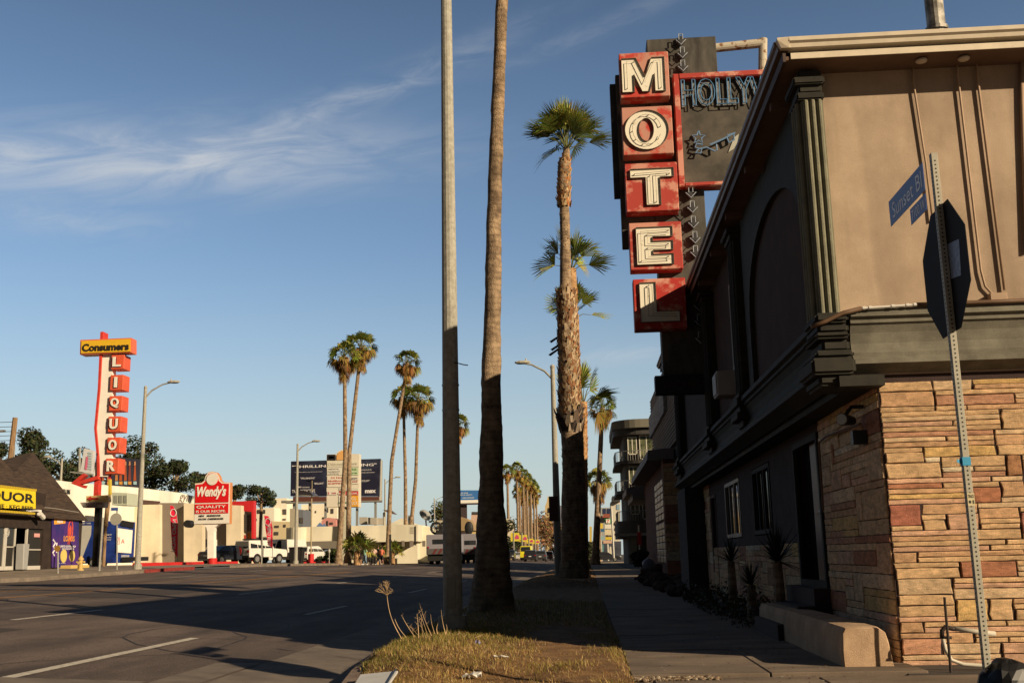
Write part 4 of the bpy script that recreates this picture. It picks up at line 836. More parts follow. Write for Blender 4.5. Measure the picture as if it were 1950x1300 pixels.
for _ in range(2600):
    x, y = rr.uniform(2.0, 2.82), rr.uniform(15.0, 24); z = rr.uniform(0, .45)*(.4+.6*abs(noise.noise(V(x*2, y, 0)))*2); s = rr.uniform(.02, .06); a = rr.uniform(0, 6.28)
    b.add([(x,y,z),(x+math.cos(a)*s,y+math.sin(a)*s,z+s*.7),(x-math.sin(a)*s*.5,y+math.cos(a)*s*.5,z+s)], [(0,1,2)], rr.choice([(.03,.04,.015),(.05,.04,.02),(.02,.03,.012)]))
tag(build('ground_cover', b, leafm), 'dark low ground cover along the foot of the motel wall', 'ground cover', kind='stuff')
b = MB()
for _ in range(150):
    y = rr.uniform(25, 45); x = rr.uniform(1.95, 2.75); s = rr.uniform(.10, .26); b.ball((x, y, s*.4 + .5*sst((y-26)/6)*sst((x-1.9)/.4)*rr.random()), s, s*.8, s*.6, 7, 5, rr.choice([(.10,.06,.04),(.06,.04,.03)]))
tag(build('rubble_bed', b, mat('dark_rubble', (1,1,1), .95, .3, 8, attr=True)), 'dark rocky bed at the foot of the far end of the motel', 'rock bed', kind='stuff')
bg_ = MB(); c_ = at(1235, 1074, Y=36); bg_.ball((c_.x, 36, c_.z), .22, .2, .2, 10, 8); bg_.v = [(x+.03*noise.noise(V(x*8,y*8,z*8)), y, z+.03*noise.noise(V(x*9,y*8,z*7))) for x, y, z in bg_.v]
tag(build('rubbish_bag', bg_, flat('pale_plastic', (.2,.2,.24), .4)), 'pale plastic bag lying by the rocks at the motel end', 'bag')
def shrub_blob(name, label, cat, c, R, n, cols, m, seed, s=.3, flat_=.7, group=None, trunk_h=0, lobes=7, tr=None):
    rr = random.Random(seed); b = MB(); L = []
    for _ in range(lobes): a = rr.uniform(0, 6.28); q = rr.uniform(.1, .7)*R[0]; L.append((V(c[0]+math.cos(a)*q, c[1]+math.sin(a)*q, c[2]+rr.uniform(-.6,.6)*R[1]), rr.uniform(.3,.55)*min(R[0], R[1]*1.3)))
    for _ in range(n):
        cc, q = rr.choice(L); d = V(rr.gauss(0,1), rr.gauss(0,1), rr.gauss(0,1)).normalized(); p = cc+V(d.x,d.y,d.z*flat_)*q*rr.uniform(.65,1.05); u = V(rr.gauss(0,1), rr.gauss(0,1), rr.gauss(0,.6)).normalized()*s*rr.uniform(.5,1.1); w = u.cross(d).normalized()*s*.5
        b.add([p-u, p+w, p+u, p-w], [(0,1,2,3)], tuple(v*rr.uniform(.7,1.3) for v in rr.choice(cols)))
    t_ = thing(name, label, cat, (c[0], c[1], c[2]-trunk_h), group); build('crown' if trunk_h else 'foliage', b, m, t_)
    if trunk_h:
        k = MB(); trunk(k, [(c[0],c[1],c[2]-trunk_h),(c[0]+.1,c[1],c[2]-R[1]*.5),(c[0],c[1],c[2]+R[1]*.3)], [tr or .25, (tr or .25)*.8, .08], 8)
        for cc, q in L[:5]: k.tube([(c[0],c[1],c[2]-R[1]*.6), tuple(cc)], [(tr or .25)*.5, .04], 5)
        build('trunk', k, bark, t_)
    return t_
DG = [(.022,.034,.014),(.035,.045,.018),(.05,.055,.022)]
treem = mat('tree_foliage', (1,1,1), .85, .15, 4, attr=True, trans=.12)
shrub_blob('bush', 'dark bush crouching at the far corner of the motel', 'bush', (1.95, 42, .85), (.45,.4), 1500, DG, treem, 4, .09)
# ================================================================ STREET LAMPS
lampm = mat('lamp_pole_concrete', (.30,.285,.24), .75, .12, 14, c2=(.39,.375,.32), bump=.2, speck=.12, sscale=90, streak=.15, kscale=(8,8,.8))
def lamp(label, x, y, z, side=1, h=9.5, thick=.10, arm=2.3, group='cobra head street lamps', proto_=[None]):
    t_ = thing('street_lamp', label, 'street lamp', (x, y, z), group)
    b = MB(); b.tube([(0,0,0),(0,0,.25)], thick*1.7, 12); b.tube([(0,0,.2),(0,0,h-.3)], [thick*1.15, thick*.62], 14); b.ball((0,0,h-.25), thick*.75, n=8, m=5); build('pole', b, lampm, t_, world=False, smooth=False)
    b = MB(); P = [(0,0,h-.8),(side*.35,0,h-.42),(side*.9,0,h-.12),(side*1.5,0,h-.0),(side*arm,0,h+.02)]; b.tube(P, [.05,.045,.04,.035,.035], 8); build('arm', b, lampm, t_, world=False)
    b = MB(); b.ball((side*(arm+.3),0,h+.0), .36, .13, .085, 10, 6); b.tube([(side*(arm+.15),0,h+.06),(side*(arm+.15),0,h+.16)], .035, 6); build('lamp_head', b, flat('lamp_head_metal', (.40,.38,.32), .5), t_, world=False)
    b = MB(); b.ball((side*(arm+.36),0,h-.05), .24, .10, .04, 8, 4); build('lens', b, dark, t_, world=False)
    return t_
pp = at(863, 1215, Y=14.67); t_ = lamp('thick grey lamp pole rising out of the picture on the verge', pp.x, 14.67, .05, -1, 11.0, .115)
b = MB(); b.box(-.06, .06, -.146, -.12, .35, .75); build('access_plate', b, flat('access_plate_metal', (.22,.21,.18), .5), t_, world=False, bevel=.006)
for zz_ in (3.0, 3.35): b = MB(); b.tube([(0,0,zz_),(0,0,zz_+.02)], .122, 16); build('band', b, flat('steel_band', (.3,.29,.27), .4, metal=.4), t_, world=False)
b = MB(); z_ = at(868, 690, Y=14.6).z; b.tube([V(.0,-.07,z_-.05), V(.1,-.1,z_-.06), V(.2,-.1,z_-.09), V(.26,-.1,z_-.10)], .008, 6); build('loose_wire', b, dark, t_, world=False)
pp = at(1063, 1065, Y=46); t_ = lamp('street lamp with its arm reaching left beside the booted palm', pp.x, 46, 0, -1, 9.35, .15, 1.0)
b = MB(); q0, q1 = at(1049, 945, Y=46), at(1064, 992, Y=46); b.box(-.32, -.28+.35, -.2, -.17, q1.z, q0.z); build('parking_sign', b, flat('dull_red_sign', (.10,.03,.03), .5), t_, world=False)
for px, pb_, Y, lab_ in ((275,262,None,'street lamp in front of the beige restaurant wall'), (567,563,None,'street lamp standing before the film billboard'), (733,733,None,'street lamp behind the solar lamp post'), (826,828,None,'distant street lamp above the parked truck')):
    q = at(pb_, 1072, X=-22.9); lamp(lab_, q.x, q.y, G(q.x, q.y), 1, 9.6, .13, 1.2)
q = at(107, 1060, Y=88); lamp('lamp behind the shingled roof with its arm to the left', q.x, 88, 1.0, -1, 9.2, .13, 1.0)
# ================================================================ BUILDINGS ON THE RIGHT, FURTHER ON
def pY(b, pts, Y, d=.2, col=None): return b.prism([at(x, y, Y=Y) for x, y in pts], (0, d, 0), col)
def pX(b, pts, X, d=-.2, col=None): return b.prism([at(x, y, X=X) for x, y in pts], (d, 0, 0), col)
lv = thing('louvred_building', 'grey building with a louvred upper storey behind the motel', 'building', (2.75, 31.6, 0))
b = MB(); b.box(2.85, 12, 31.7, 43, 3.9, 7.0); build('upper_wall', b, flat('louvre_back', (.09,.085,.08), .9), lv)
b = MB(); 
for k in range(22): z = 4.35+k*.125; b.prism([(2.85,31.6,z),(2.72,31.6,z-.02),(2.70,31.6,z+.01),(2.85,31.6,z+.075)], (0, 11.4, 0))
for k in range(22): z = 4.35+k*.125; b.prism([(2.72,31.68,z),(2.72,31.56,z-.02),(2.72,31.54,z+.01),(2.72,31.68,z+.075)], (4, 0, 0))
build('louvre', b, flat('louvre_grey', (.36,.34,.32), .6), lv)
b = MB(); b.box(2.60, 2.70, 34.5, 42.5, 5.5, 6.3); build('name_board', b, mat('weathered_board', (.30,.28,.26), .8, .3, 5, stretch=(1,.2,2)), lv)
b = MB(); b.box(2.5, 12, 33.4, 46, 0, 3.9); b.box(2.4, 2.5, 33.3, 33.9, 0, 3.9); build('ground_wall', b, mat('brown_brick_wall', (.12,.05,.035), .9, .3, 6), lv)
b = MB(); stones(b, V(2.38, 33.3, .4), XX, -YY, 1.4, 3.4, 31, ch=.14, cw=.2); build('stone_facing', b, stone_m, lv)
b = MB(); b.prism([(1.95,33.8,3.9),(2.0,33.8,4.22),(2.8,33.8,4.28),(2.8,33.8,3.9)], (0, 12.4, 0)); build('canopy', b, flat('canopy_grey', (.20,.19,.18), .7), lv)
b = MB(); b.prism([(1.75,46.6,3.55),(1.75,46.6,3.8),(2.7,46.6,4.1),(2.7,46.6,3.55)], (0, 5, 0)); b.box(2.0, 2.7, 46.5, 51.6, 3.3, 3.55); build('canopy', b, flat('canopy_grey', (.20,.19,.18), .7), lv)
gb = mat('glass_block', (.26,.20,.15), .3, .2, 6, c2=(.36,.29,.22)); b = MB()
for y0 in (34.2, 35.7, 37.2):
    for k in range(12):
        for j in range(2): b.box(2.44, 2.5, y0+j*.66, y0+j*.66+.62, .75+k*.215+(.06 if k > 5 else 0), .75+k*.215+.195+(.06 if k > 5 else 0))
build('glass_block_window', b, gb, lv, bevel=.015)
ap = thing('apartment_building', 'grey apartment block with curved balconies at the end of the pavement', 'building', (8, 120, 0))
aw = mat('apartment_render', (.085,.078,.068), .9, .12, .8); al = mat('apartment_pale_render', (.27,.24,.18), .9, .1, .8); ad = flat('apartment_dark_trim', (.045,.042,.04), .7)
AY = 116; xl, xr_ = at(1197, 1060, Y=AY).x, at(1275, 1060, Y=AY).x; xe = at(1179, 1060, Y=AY).x
def curved(b, x0, xr, y0, z0, z1, rr=2.2, back=16, n=8):
    P = [(xr, y0)] + [(x0+rr-rr*math.sin(t*math.pi/2/n), y0+rr-rr*math.cos(t*math.pi/2/n)) for t in range(n+1)] + [(x0, y0+back), (xr, y0+back)]
    b.prism([(x, y, z0) for x, y in P], (0, 0, z1-z0))
zz = [at(1220, py, Y=AY).z for py in (1062, 980, 905, 855, 805)]   # floor levels
fl = [0, 4.35, 7.55, 10.7, 13.6]; b = MB(); curved(b, xl, xr_, AY, 0, 14.3); build('wall', b, aw, ap)
b = MB(); b.box(xl+2.8, xr_, AY-.03, AY+.01, 4.6, 14.2); build('pale_wall', b, al, ap)
b = MB(); curved(b, xe-.2, xr_, AY-1.2, 14.3, 15.2, 3.0); build('roof_slab', b, flat('roof_slab_paint', (.15,.14,.11), .8), ap)
b = MB(); curved(b, xe-.1, xr_, AY-.8, 13.6, 14.3, 3.0); build('roof_edge', b, ad, ap)
for i, z in enumerate(fl[1:4]):
    b = MB(); curved(b, xe, xr_, AY-1.1, z-.2 if i else z-1.6, z+.15, 3.0, 14); bl = build('balcony', b, aw if i == 0 else ad, ap)
    b = MB(); n = 22; pts = []
    P = [(xr_, AY-1.05)] + [(xe+3.0-2.95*math.sin(t*math.pi/2/8), AY-1.1+3.0-2.95*math.cos(t*math.pi/2/8)) for t in range(9)] + [(xe+.05, AY+8)]
    for j in range(len(P)-1):
        a, c = V(*P[j], 0), V(*P[j+1], 0); m_ = max(1, int((c-a).length/.22))
        for k in range(m_): p = a.lerp(c, k/m_); b.box(p.x-.02, p.x+.02, p.y-.02, p.y+.02, z+.15, z+1.15)
        b.tube([a+ZZ*(z+1.17), c+ZZ*(z+1.17)], .04, 4)
    build('railing', b, flat('balcony_rail', (.30,.29,.26), .4), bl)
    for x0, x1, z0, z1 in ((xl+.5, xl+1.3, .9, 2.6), (xl+1.75, xl+3.1, .35, 2.75), (xl+3.55, xl+5.0, .95, 2.7)):
        b = MB(); 
        for q in ((x0-.1, x1+.1, z1, z1+.1), (x0-.1, x0, z0, z1), (x1, x1+.1, z0, z1), (x0, x1, z0-.1, z0), ((x0+x1)/2-.05, (x0+x1)/2+.05, z0, z1)): b.box(q[0], q[1], AY-.12, AY-.035, z+q[2], z+q[3])
        w_ = build('window', b, flat('window_white', (.55,.52,.44), .5), ap); b = MB(); b.box(x0, x1, AY-.09, AY-.04, z+z0, z+z1); build('pane', b, mat('window_reflection', (.05,.06,.035), .15, .5, 1.5, c2=(.16,.17,.09)), w_)
b = MB(); b.box(xe-.4, xr_, AY-2.4, AY-1.9, 2.9, 3.15); build('awning', b, flat('awning_grey', (.35,.33,.29), .6), ap)
b = MB(); b.box(xl+1.9, xl+2.7, AY-.06, AY, 0, 4); b.box(xl+.2,xl+.9,AY-.06,AY+.0,0,2.8); build('ground_panel', b, al, ap)
b = MB(); b.box(xl+3.1, xl+4.9, AY-.05, AY-.01, .6, 4); build('shop_window', b, glass, ap)
# unseen block added behind the louvred building to shade the street
bk = thing('street_shading_block', 'unseen dark block added behind the louvred building to shade the street', 'building', (14, 70, 0))
b = MB(); b.box(6.5, 24, 52, 63, 0, 7.6); b.box(7.2, 24, 73, 108, 0, 11.6); build('wall', b, aw, bk); b = MB(); b.box(6.3, 24, 51.8, 63.2, 7.6, 7.9); b.box(7.1, 24, 72.8, 108.2, 11.6, 11.9); build('roof', b, ad, bk)
# traffic things on the right
b = MB(); c_ = at(1219, 1070, Y=62); t_ = thing('stop_sign', 'small red sign on a thin post by the apartment corner', 'sign', (c_.x, 62, 0), )
b.tube([(c_.x,62,0),(c_.x,62,at(1200,1000,Y=62).z)], .035, 6); build('post', b, metal, t_); b = MB(); z_ = at(1200,1025,Y=62).z; b.box(c_.x-.1, c_.x+.12, 61.95, 61.97, z_-.35, z_+.35); build('plate', b, flat('stop_red', (.45,.02,.02), .4), t_)
if 0: q = at(1213, 1060, Y=44); t_ = thing('wheelie_bin', 'dark bin standing at the pavement edge past the motel', 'bin', (q.x, 44, 0)); b = MB(); b.prism([(q.x-.26,43.8,0),(q.x+.26,43.8,0),(q.x+.34,43.8,1.0),(q.x-.34,43.8,1.0)], (0,.6,0)); build('body', b, dark, t_, bevel=.03); b = MB(); b.box(q.x-.38,q.x+.38,43.75,44.5,1.0,1.1); build('lid', b, dark, t_, bevel=.03)
# cluster of shop signs far down the right pavement
SYY = 190
sg = thing('shop_sign_cluster', 'pole sign of stacked shop panels under a green convenience store sign', 'sign', (at(1158,1060,Y=SYY).x, SYY, 0))
def spanel(name, x0, x1, y0, y1, c, Y=SYY, par=None, txt=None, tc=(.05,.05,.05), d=.3):
    b = MB(); pY(b, [(x0,y1),(x1,y1),(x1,y0),(x0,y0)], Y, d); o = build(name, b, flat('paint_%d_%d_%d' % tuple(int(v*100) for v in c), c, .6), par or sg)
    if txt:
        b = MB(); 
        for (t, a0, a1, b0, b1) in txt:
            p, q_ = at(a0, b1, Y=Y), at(a1, b0, Y=Y); b.text(t, V(p.x, Y-.01, p.z), XX, q_.x-p.x, q_.z-p.z, .015, .015)
        build('lettering', b, flat('ink_%d_%d_%d' % tuple(int(v*100) for v in tc), tc, .6), o)
    return o
spanel('green_panel', 1151.5, 1165, 987, 996, (.02,.20,.05)); spanel('white_panel', 1154, 1162, 988, 995.4, (.7,.68,.6), SYY-.15, txt=[('7', 1156, 1160, 989, 994.6)], tc=(.6,.05,.02))
spanel('white_panel', 1152, 1165, 998, 1006, (.66,.64,.55)); spanel('cream_panel', 1152, 1165, 1008, 1018, (.6,.52,.36)); spanel('yellow_panel', 1153, 1165, 1022, 1027, (.6,.45,.03)); spanel('pink_panel', 1149, 1165, 1029, 1034, (.55,.35,.25))
spanel('dark_band', 1153, 1165, 1019, 1021, (.08,.05,.02)); b = MB(); x_ = at(1158,1060,Y=SYY).x; b.tube([(x_, SYY+.3, -.3), (x_, SYY+.3, at(1158,990,Y=SYY).z)], .18, 8); build('pole', b, metal, sg)
def simple_sign(name, label, x0, x1, y0, y1, Y, c, cat='sign', txt=None, tc=(.05,.05,.05), pole=True, d=.25):
    q = at((x0+x1)/2, 1060, Y=Y); t_ = thing(name, label, cat, (q.x, Y, G(q.x, Y))); spanel('panel', x0, x1, y0, y1, c, Y, t_, txt, tc, d)
    if pole: b = MB(); z_ = at((x0+x1)/2, y1, Y=Y).z; b.tube([(q.x, Y+d/2, G(q.x, Y)), (q.x, Y+d/2, z_)], .07, 8); build('pole', b, metal, t_)
    return t_
simple_sign('shop_sign', 'yellow square sign left of the stacked shop panels', 1140, 1148, 996, 1006, 186, (.62,.45,.04)); simple_sign('shop_sign', 'small blue round-topped sign left of the stacked panels', 1142, 1151, 1006, 1012, 184, (.04,.12,.24)); simple_sign('shop_sign', 'pale blue low sign beneath the blue one', 1141, 1151, 1020, 1027, 182, (.25,.38,.42))
simple_sign('shop_sign', 'narrow yellow and black upright sign by the slender palm', 1122.5, 1127, 1002, 1034, 175, (.50,.38,.08), txt=[('S', 1123.2, 1126.4, 1006, 1012), ('H', 1123.2, 1126.4, 1014, 1020), ('O', 1123.2, 1126.4, 1022, 1028)] and None)
t_ = thing('white_building', 'white building with a tall sign tower beside the apartments', 'building', (at(1175,1060,Y=215).x, 215, 0)); b = MB(); pY(b, [(1163,1066),(1181,1066),(1181,955),(1163,955)], 215, 8); build('wall', b, flat('warm_white_wall', (.56,.52,.43), .9), t_)
b = MB(); pY(b, [(1166,955),(1181,955),(1181,944),(1166,944)], 214, 8); build('roof', b, ad, t_); b = MB(); pY(b, [(1174,970),(1180,970),(1180,960),(1174,960)], 214.9, .05); build('window', b, flat('pale_blue_window', (.25,.36,.46), .2), t_)
b = MB(); pts = [(1176,990),(1172,996),(1177,1000),(1173,1006),(1178,1010),(1174,1016)]; b.tube([at(x,y,Y=214.8) for x,y in pts], .14, 5); build('sign_script', b, flat('brown_script', (.25,.18,.10), .7), t_)
t_ = thing('tiled_building', 'far building with two dark windows and a red tiled roof', 'building', (at(1155,1060,Y=240).x, 240, 0)); b = MB(); pY(b, [(1138,1066),(1168,1066),(1168,966),(1138,966)], 240, 8); build('wall', b, flat('grey_wall', (.30,.31,.30), .9), t_)
b = MB(); pY(b, [(1146,985),(1167,985),(1163,978),(1150,978)], 238.5, 1); build('roof', b, flat('red_tile', (.27,.08,.05), .8), t_)
for x in (1148, 1156): b = MB(); pY(b, [(x,978),(x+6,978),(x+6,968),(x,968)], 239.9, .05); build('window', b, flat('dusk_window', (.03,.04,.09), .2), t_)
t_ = thing('storefront', 'dim shopfront with a white doorway under the stacked signs', 'building', (at(1155,1060,Y=200).x, 200, 0)); b = MB(); pY(b, [(1120,1067),(1183,1067),(1183,1030),(1120,1030)], 200, 6); build('wall', b, flat('dim_blue_shop', (.05,.055,.075), .7, var=.4, scale=.8), t_)
b = MB(); pY(b, [(1159,1062),(1161,1040),(1164,1040),(1166,1062)], 199.8, .1); build('doorway', b, flat('warm_white_wall', (.56,.52,.43), .9), t_); b = MB(); pY(b, [(1145,1060),(1150,1060),(1150,1036),(1145,1036)], 199.8, .1); build('door', b, flat('teal_door', (.08,.2,.22), .6), t_)
b = MB(); pts = at(1169, 1062, Y=150), at(1164.5, 968, Y=150); b.tube([pts[0], pts[1]], .14, 8); tag(build('utility_pole', b, metal), 'pale pole in front of the far shopfront', 'pole')
struct('sunlit_kerb_strip', MB().box(-4, 12, 139, 147, -.1, .03), mat('sunlit_strip_tone', (.40,.32,.23), .9, .1, 2))  # pale colour stands in for sunlight lying across the far street

# ================================================================ VEHICLES
tyre = flat('tyre_rubber', (.015,.015,.015), .9); alloy = flat('wheel_rim', (.35,.35,.34), .35, metal=.6); redl = flat('tail_lamp_red', (.30,.01,.01), .3); whitel = flat('head_lamp', (.6,.6,.55), .2); blackp = flat('black_trim', (.018,.018,.018), .6)
PROF = {'sedan': ([(-2.35,.30),(-2.38,.72),(-2.25,.98),(-1.55,1.05),(1.0,.98),(2.1,.80),(2.35,.62),(2.33,.30)], [(-1.75,1.02),(-1.05,1.42),(-.1,1.46),(.45,1.38),(1.15,.97)], 1.80),
        'suv': ([(-2.35,.38),(-2.4,.80),(-2.35,1.12),(1.1,1.10),(2.15,1.0),(2.35,.75),(2.32,.38)], [(-2.28,1.10),(-2.05,1.68),(.1,1.74),(.55,1.62),(1.2,1.08)], 1.90),
        'offroad': ([(-2.0,.50),(-2.02,1.15),(.75,1.18),(2.05,1.08),(2.15,.85),(2.12,.50)], [(-2.0,1.14),(-1.96,1.83),(.35,1.85),(.72,1.16)], 1.85),
        'van': ([(-2.6,.40),(-2.65,1.2),(-2.6,1.42),(1.6,1.42),(2.4,1.15),(2.65,.85),(2.62,.40)], [(-2.6,1.40),(-2.52,2.45),(1.1,2.50),(1.5,2.2),(2.0,1.38)], 2.0)}
def car(label, cat, kind, pos, rz, c, group=None, name='parked_car', rimc=None):
    body, cab, w = PROF[kind]; t_ = thing(name, label, cat, pos, group); t_.rotation_euler = (0, 0, rz)
    key = 'car_paint_%d_%d_%d' % tuple(int(v*100) for v in c); pm = flat(key, c, .25, spec=.5); h = w/2; wr = .36 if kind in ('suv','offroad','van') else .32
    wx = (body[-1][0]-.85, body[0][0]+.85)
    bot = body[0][1]; P = [p for p in body]; lower = []
    for cx in wx[::1]:
        lower += [(cx+wr*1.15*math.cos(a), max(bot, wr+wr*1.15*math.sin(a))) for a in [math.pi*k/8 for k in range(9)]]
    b = MB(); b.prism([(x, -h, z) for x, z in P + lower], (0, w, 0)); build('body', b, pm, t_, world=False, bevel=.04)
    b = MB(); n = len(cab); ins = .13
    A = [(x, -h+(.03 if i in (0, n-1) else ins), z) for i, (x, z) in enumerate(cab)]; B_ = [(x, -y, z) for x, y, z in A]
    b.add(A+B_, [tuple(range(n)), tuple(range(2*n-1, n-1, -1))] + [(i, i+n, i+n+1, i+1) for i in range(n-1)] + [(n-1, 2*n-1, n, 0)]); cb = build('cabin', b, pm, t_, world=False, bevel=.03)
    b = MB(); zt_, zb_ = cab[1][1]-.09, cab[0][1]+.06
    def xat(z, i0, i1): a, d = cab[i0], cab[i1]; return a[0]+(d[0]-a[0])*(z-a[1])/(d[1]-a[1])
    xr0, xr1, xf0, xf1 = xat(zb_,0,1)+.12, xat(zt_,0,1)+.12, xat(zb_,n-2,n-1)-.1, xat(min(zt_, cab[n-2][1]),n-2,n-1)-.1
    if kind == 'van': segs = [(1.05, 1.0)]; xr0 = xr1 = .95
    ks = {'sedan': 2, 'suv': 3, 'offroad': 3, 'van': 1}[kind]
    for sgn in (-1, 1):
        for k in range(ks):
            b = MB()
            f0, f1 = k/ks+.012, (k+1)/ks-.012; y0, y1 = sgn*(h-.03-.01*0+.012-(zb_-cab[0][1])*.1/.4), sgn*(h-ins+.012)
            b.add([(xr0+(xf0-xr0)*f0, sgn*(h-.035), zb_),(xr0+(xf0-xr0)*f1, sgn*(h-.035), zb_),(xr1+(xf1-xr1)*f1, y1, zt_),(xr1+(xf1-xr1)*f0, y1, zt_)], [(0,1,2,3)]); build('side_window', b, glass, cb, world=False)
    for (i0, i1, o_) in ((0, 1, -.015), (n-2, n-1, .015)):
        a, d = cab[i0], cab[i1]; lo, hi = (a, d) if a[1] < d[1] else (d, a)
        def L_(t): return (lo[0]+(hi[0]-lo[0])*t+o_, lo[1]+(hi[1]-lo[1])*t)
        (xa, za), (xb, zb2) = L_(.14), L_(.88); b = MB(); b.add([(xa,-h+.16,za),(xa,h-.16,za),(xb,h-.22,zb2),(xb,-h+.22,zb2)], [(0,1,2,3)]); build('windscreen' if o_ > 0 else 'rear_window', b, glass, cb, world=False)
    for cx in wx:
        for sgn in (-1, 1):
            b = MB(); b.tube([(cx, sgn*(h-.22), wr), (cx, sgn*(h-.0), wr)], wr, 16); wh = build('wheel', b, tyre, t_, world=False, bevel=.02); b = MB(); b.tube([(cx, sgn*(h-.02), wr), (cx, sgn*(h+.008), wr)], wr*.62, 10); build('rim', b, alloy, wh, world=False)
    xb_, zl = body[0][0], body[2][1]-.18
    for sgn in (-1, 1):
        b = MB(); b.box(xb_-.04, xb_+.1, sgn*(h-.16)-.12, sgn*(h-.16)+.12, zl-.12, zl+.05); build('tail_lamp', b, redl, t_, world=False); b = MB(); b.box(body[-1][0]-.12, body[-1][0]+.03, sgn*(h-.2)-.14, sgn*(h-.2)+.14, .66, .80); build('headlight', b, whitel, t_, world=False)
    b = MB(); b.box(xb_-.07, xb_+.15, -h+.05, h-.05, bot-.03, bot+.16); b.box(body[-1][0]-.1, body[-1][0]+.08, -h+.05, h-.05, bot-.03, bot+.16); build('bumper', b, blackp if kind != 'sedan' else pm, t_, world=False, bevel=.03)
    b = MB(); b.box(xb_-.055, xb_-.03, -.2, .2, zl-.22, zl-.09); build('number_plate', b, flat('number_plate_white', (.55,.55,.52), .5), t_, world=False)
    if kind == 'offroad':
        b = MB(); b.tube([(-2.06,0,1.0),(-2.3,0,1.0)], .40, 18); sp = build('spare_wheel', b, tyre, t_, world=False, bevel=.03); b = MB(); b.tube([(-2.29,0,1.0),(-2.325,0,1.0)], .33, 18); build('cover', b, flat('red_wheel_cover', (.45,.035,.03), .5), sp, world=False)
        b = MB(); b.box(-1.4,.2,-.6,.6,1.88,1.98); build('roof_rack', b, blackp, t_, world=False)
    return t_
# ================================================================ LEFT SIDE: LIQUOR STORE
shing = mat('brown_shingle', (.040,.026,.019), .95, .3, 3, bump=.8, bscale=40, c2=(.075,.05,.035), stretch=(.5,.5,5))
bwall = mat('dark_brown_wall', (.030,.020,.016), .85, .3, 2)
FX = -27
ye, yl = at(153, 1060, X=FX).y, 30
st_ = thing('liquor_store', 'dark brown shingled shop with steep pyramid roofs and a yellow sign', 'building', (FX, ye, 1.0))
zt2 = at(120, 988, X=FX).z; y80 = at(80, 1060, X=FX).y
b = MB(); b.box(FX-11, FX, y80, ye, .7, zt2); b.box(FX-11, FX, yl, y80, zt2-.55, zt2+1.2); b.box(FX-11, FX-.25, yl, y80-6.2, .7, zt2-.4); build('wall', b, bwall, st_)
b = MB(); b.box(FX-10, FX-.9, y80-6.2, y80, .9, zt2-.5); build('dark_interior', b, dark, st_)
def pyr(b, x0, x1, y0, y1, z0, ax, ay, az): b.add([(x0,y0,z0),(x1,y0,z0),(x1,y1,z0),(x0,y1,z0),(ax,ay,az)], [(0,1,4),(1,2,4),(2,3,4),(3,0,4),(0,3,2,1)])
b = MB(); a1 = at(63, 860, X=FX-4.5); pyr(b, FX-9, FX+.25, at(-50,985,X=FX).y, ye+.15, zt2-.02, FX-4.5, a1.y, a1.z); a2 = at(-60, 800, X=FX-4.5); pyr(b, FX-9, FX+.3, a2.y-8, at(78,972,X=FX).y, zt2+.35, FX-4.5, a2.y, a2.z); build('roof', b, shing, st_)
def sX(name, X, px0, px1, y0a, y0b, y1a, y1b, m, par, d=-.15):      # panel on a street-parallel plane, corners by left/right edges
    b = MB(); b.prism([at(px0, y1a, X=X), at(px1, y1b, X=X), at(px1, y0b, X=X), at(px0, y0a, X=X)], (d, 0, 0)); return build(name, b, m, par)
yel = flat('sign_yellow', (.72,.54,.02), .5); blk = flat('sign_black', (.02,.018,.016), .6)
o = sX('yellow_sign', FX+.5, -60, 68, 923, 933, 966, 968, yel, st_)
p0, p1 = at(-47, 951, X=FX+.52), at(65, 955, X=FX+.52); h1 = at(30, 934, X=FX+.52).z - at(30, 955, X=FX+.52).z
b = MB(); b.text('LIQUOR', V(FX+.51, p0.y, p0.z), YY, p1.y-p0.y, h1, .01, .025); p0, p1 = at(-48, 963.5, X=FX+.52), at(64, 965, X=FX+.52); b.text('ICE \u00b7 WINE \u00b7 KEG BEER', V(FX+.51, p0.y, p0.z+.02), YY, p1.y-p0.y, h1*.36, .01, .01); build('lettering', b, blk, o)
b = MB(); q0, q1 = at(-60, 968, X=FX+.5), at(68, 933, X=FX+.5); 
for k in range(40):
    for z in (q0.z, q1.z): y = q0.y+(q1.y-q0.y)*k/39; b.box(FX+.45, FX+.53, y-.04, y+.04, z-.05, z+.05)
build('bulb_edge', b, flat('sign_yellow_dark', (.5,.36,.03), .5), o)
alu = flat('storefront_aluminium', (.50,.47,.42), .4)
def storefront(px0, px1, y0, y1, name='door', tw=.09, bars=()):
    A, B = at(px0, y1, X=FX-.1), at(px1, y1, X=FX-.1); z0, z1 = .95, at(px0, y0, X=FX-.1).z; b = MB()
    b.box(FX-.16, FX-.06, A.y, A.y+tw, z0, z1); b.box(FX-.16, FX-.06, B.y-tw, B.y, z0, z1); b.box(FX-.16, FX-.06, A.y+tw, B.y-tw, z1-tw, z1); b.box(FX-.16, FX-.06, A.y+tw, B.y-tw, z0, z0+tw*2)
    for f in bars: z = z0+(z1-z0)*f; b.box(FX-.13, FX-.09, A.y+tw, B.y-tw, z-.025, z+.025)
    d_ = build(name, b, alu, st_); g = MB(); g.box(FX-.12, FX-.11, A.y+tw, B.y-tw, z0+tw*2, z1-tw); build('pane', g, flat('shop_glass', (.035,.033,.03), .1, spec=.6), d_); return d_
storefront(-40, 5, 994, 1081, 'window'); d1 = storefront(6, 25, 996, 1081, 'door', bars=(.5,)); d2 = storefront(46, 79, 999, 1080, 'door', bars=(.45,))
b = MB(); q = at(14, 1013, X=FX-.05); 
for rr_ in (.12, .2): b.tube([(FX-.07, q.y+rr_*math.cos(t), q.z+rr_*math.sin(t)) for t in [k*.33 for k in range(20)]], .016, 5)
build('round_decal', b, alu, d1)
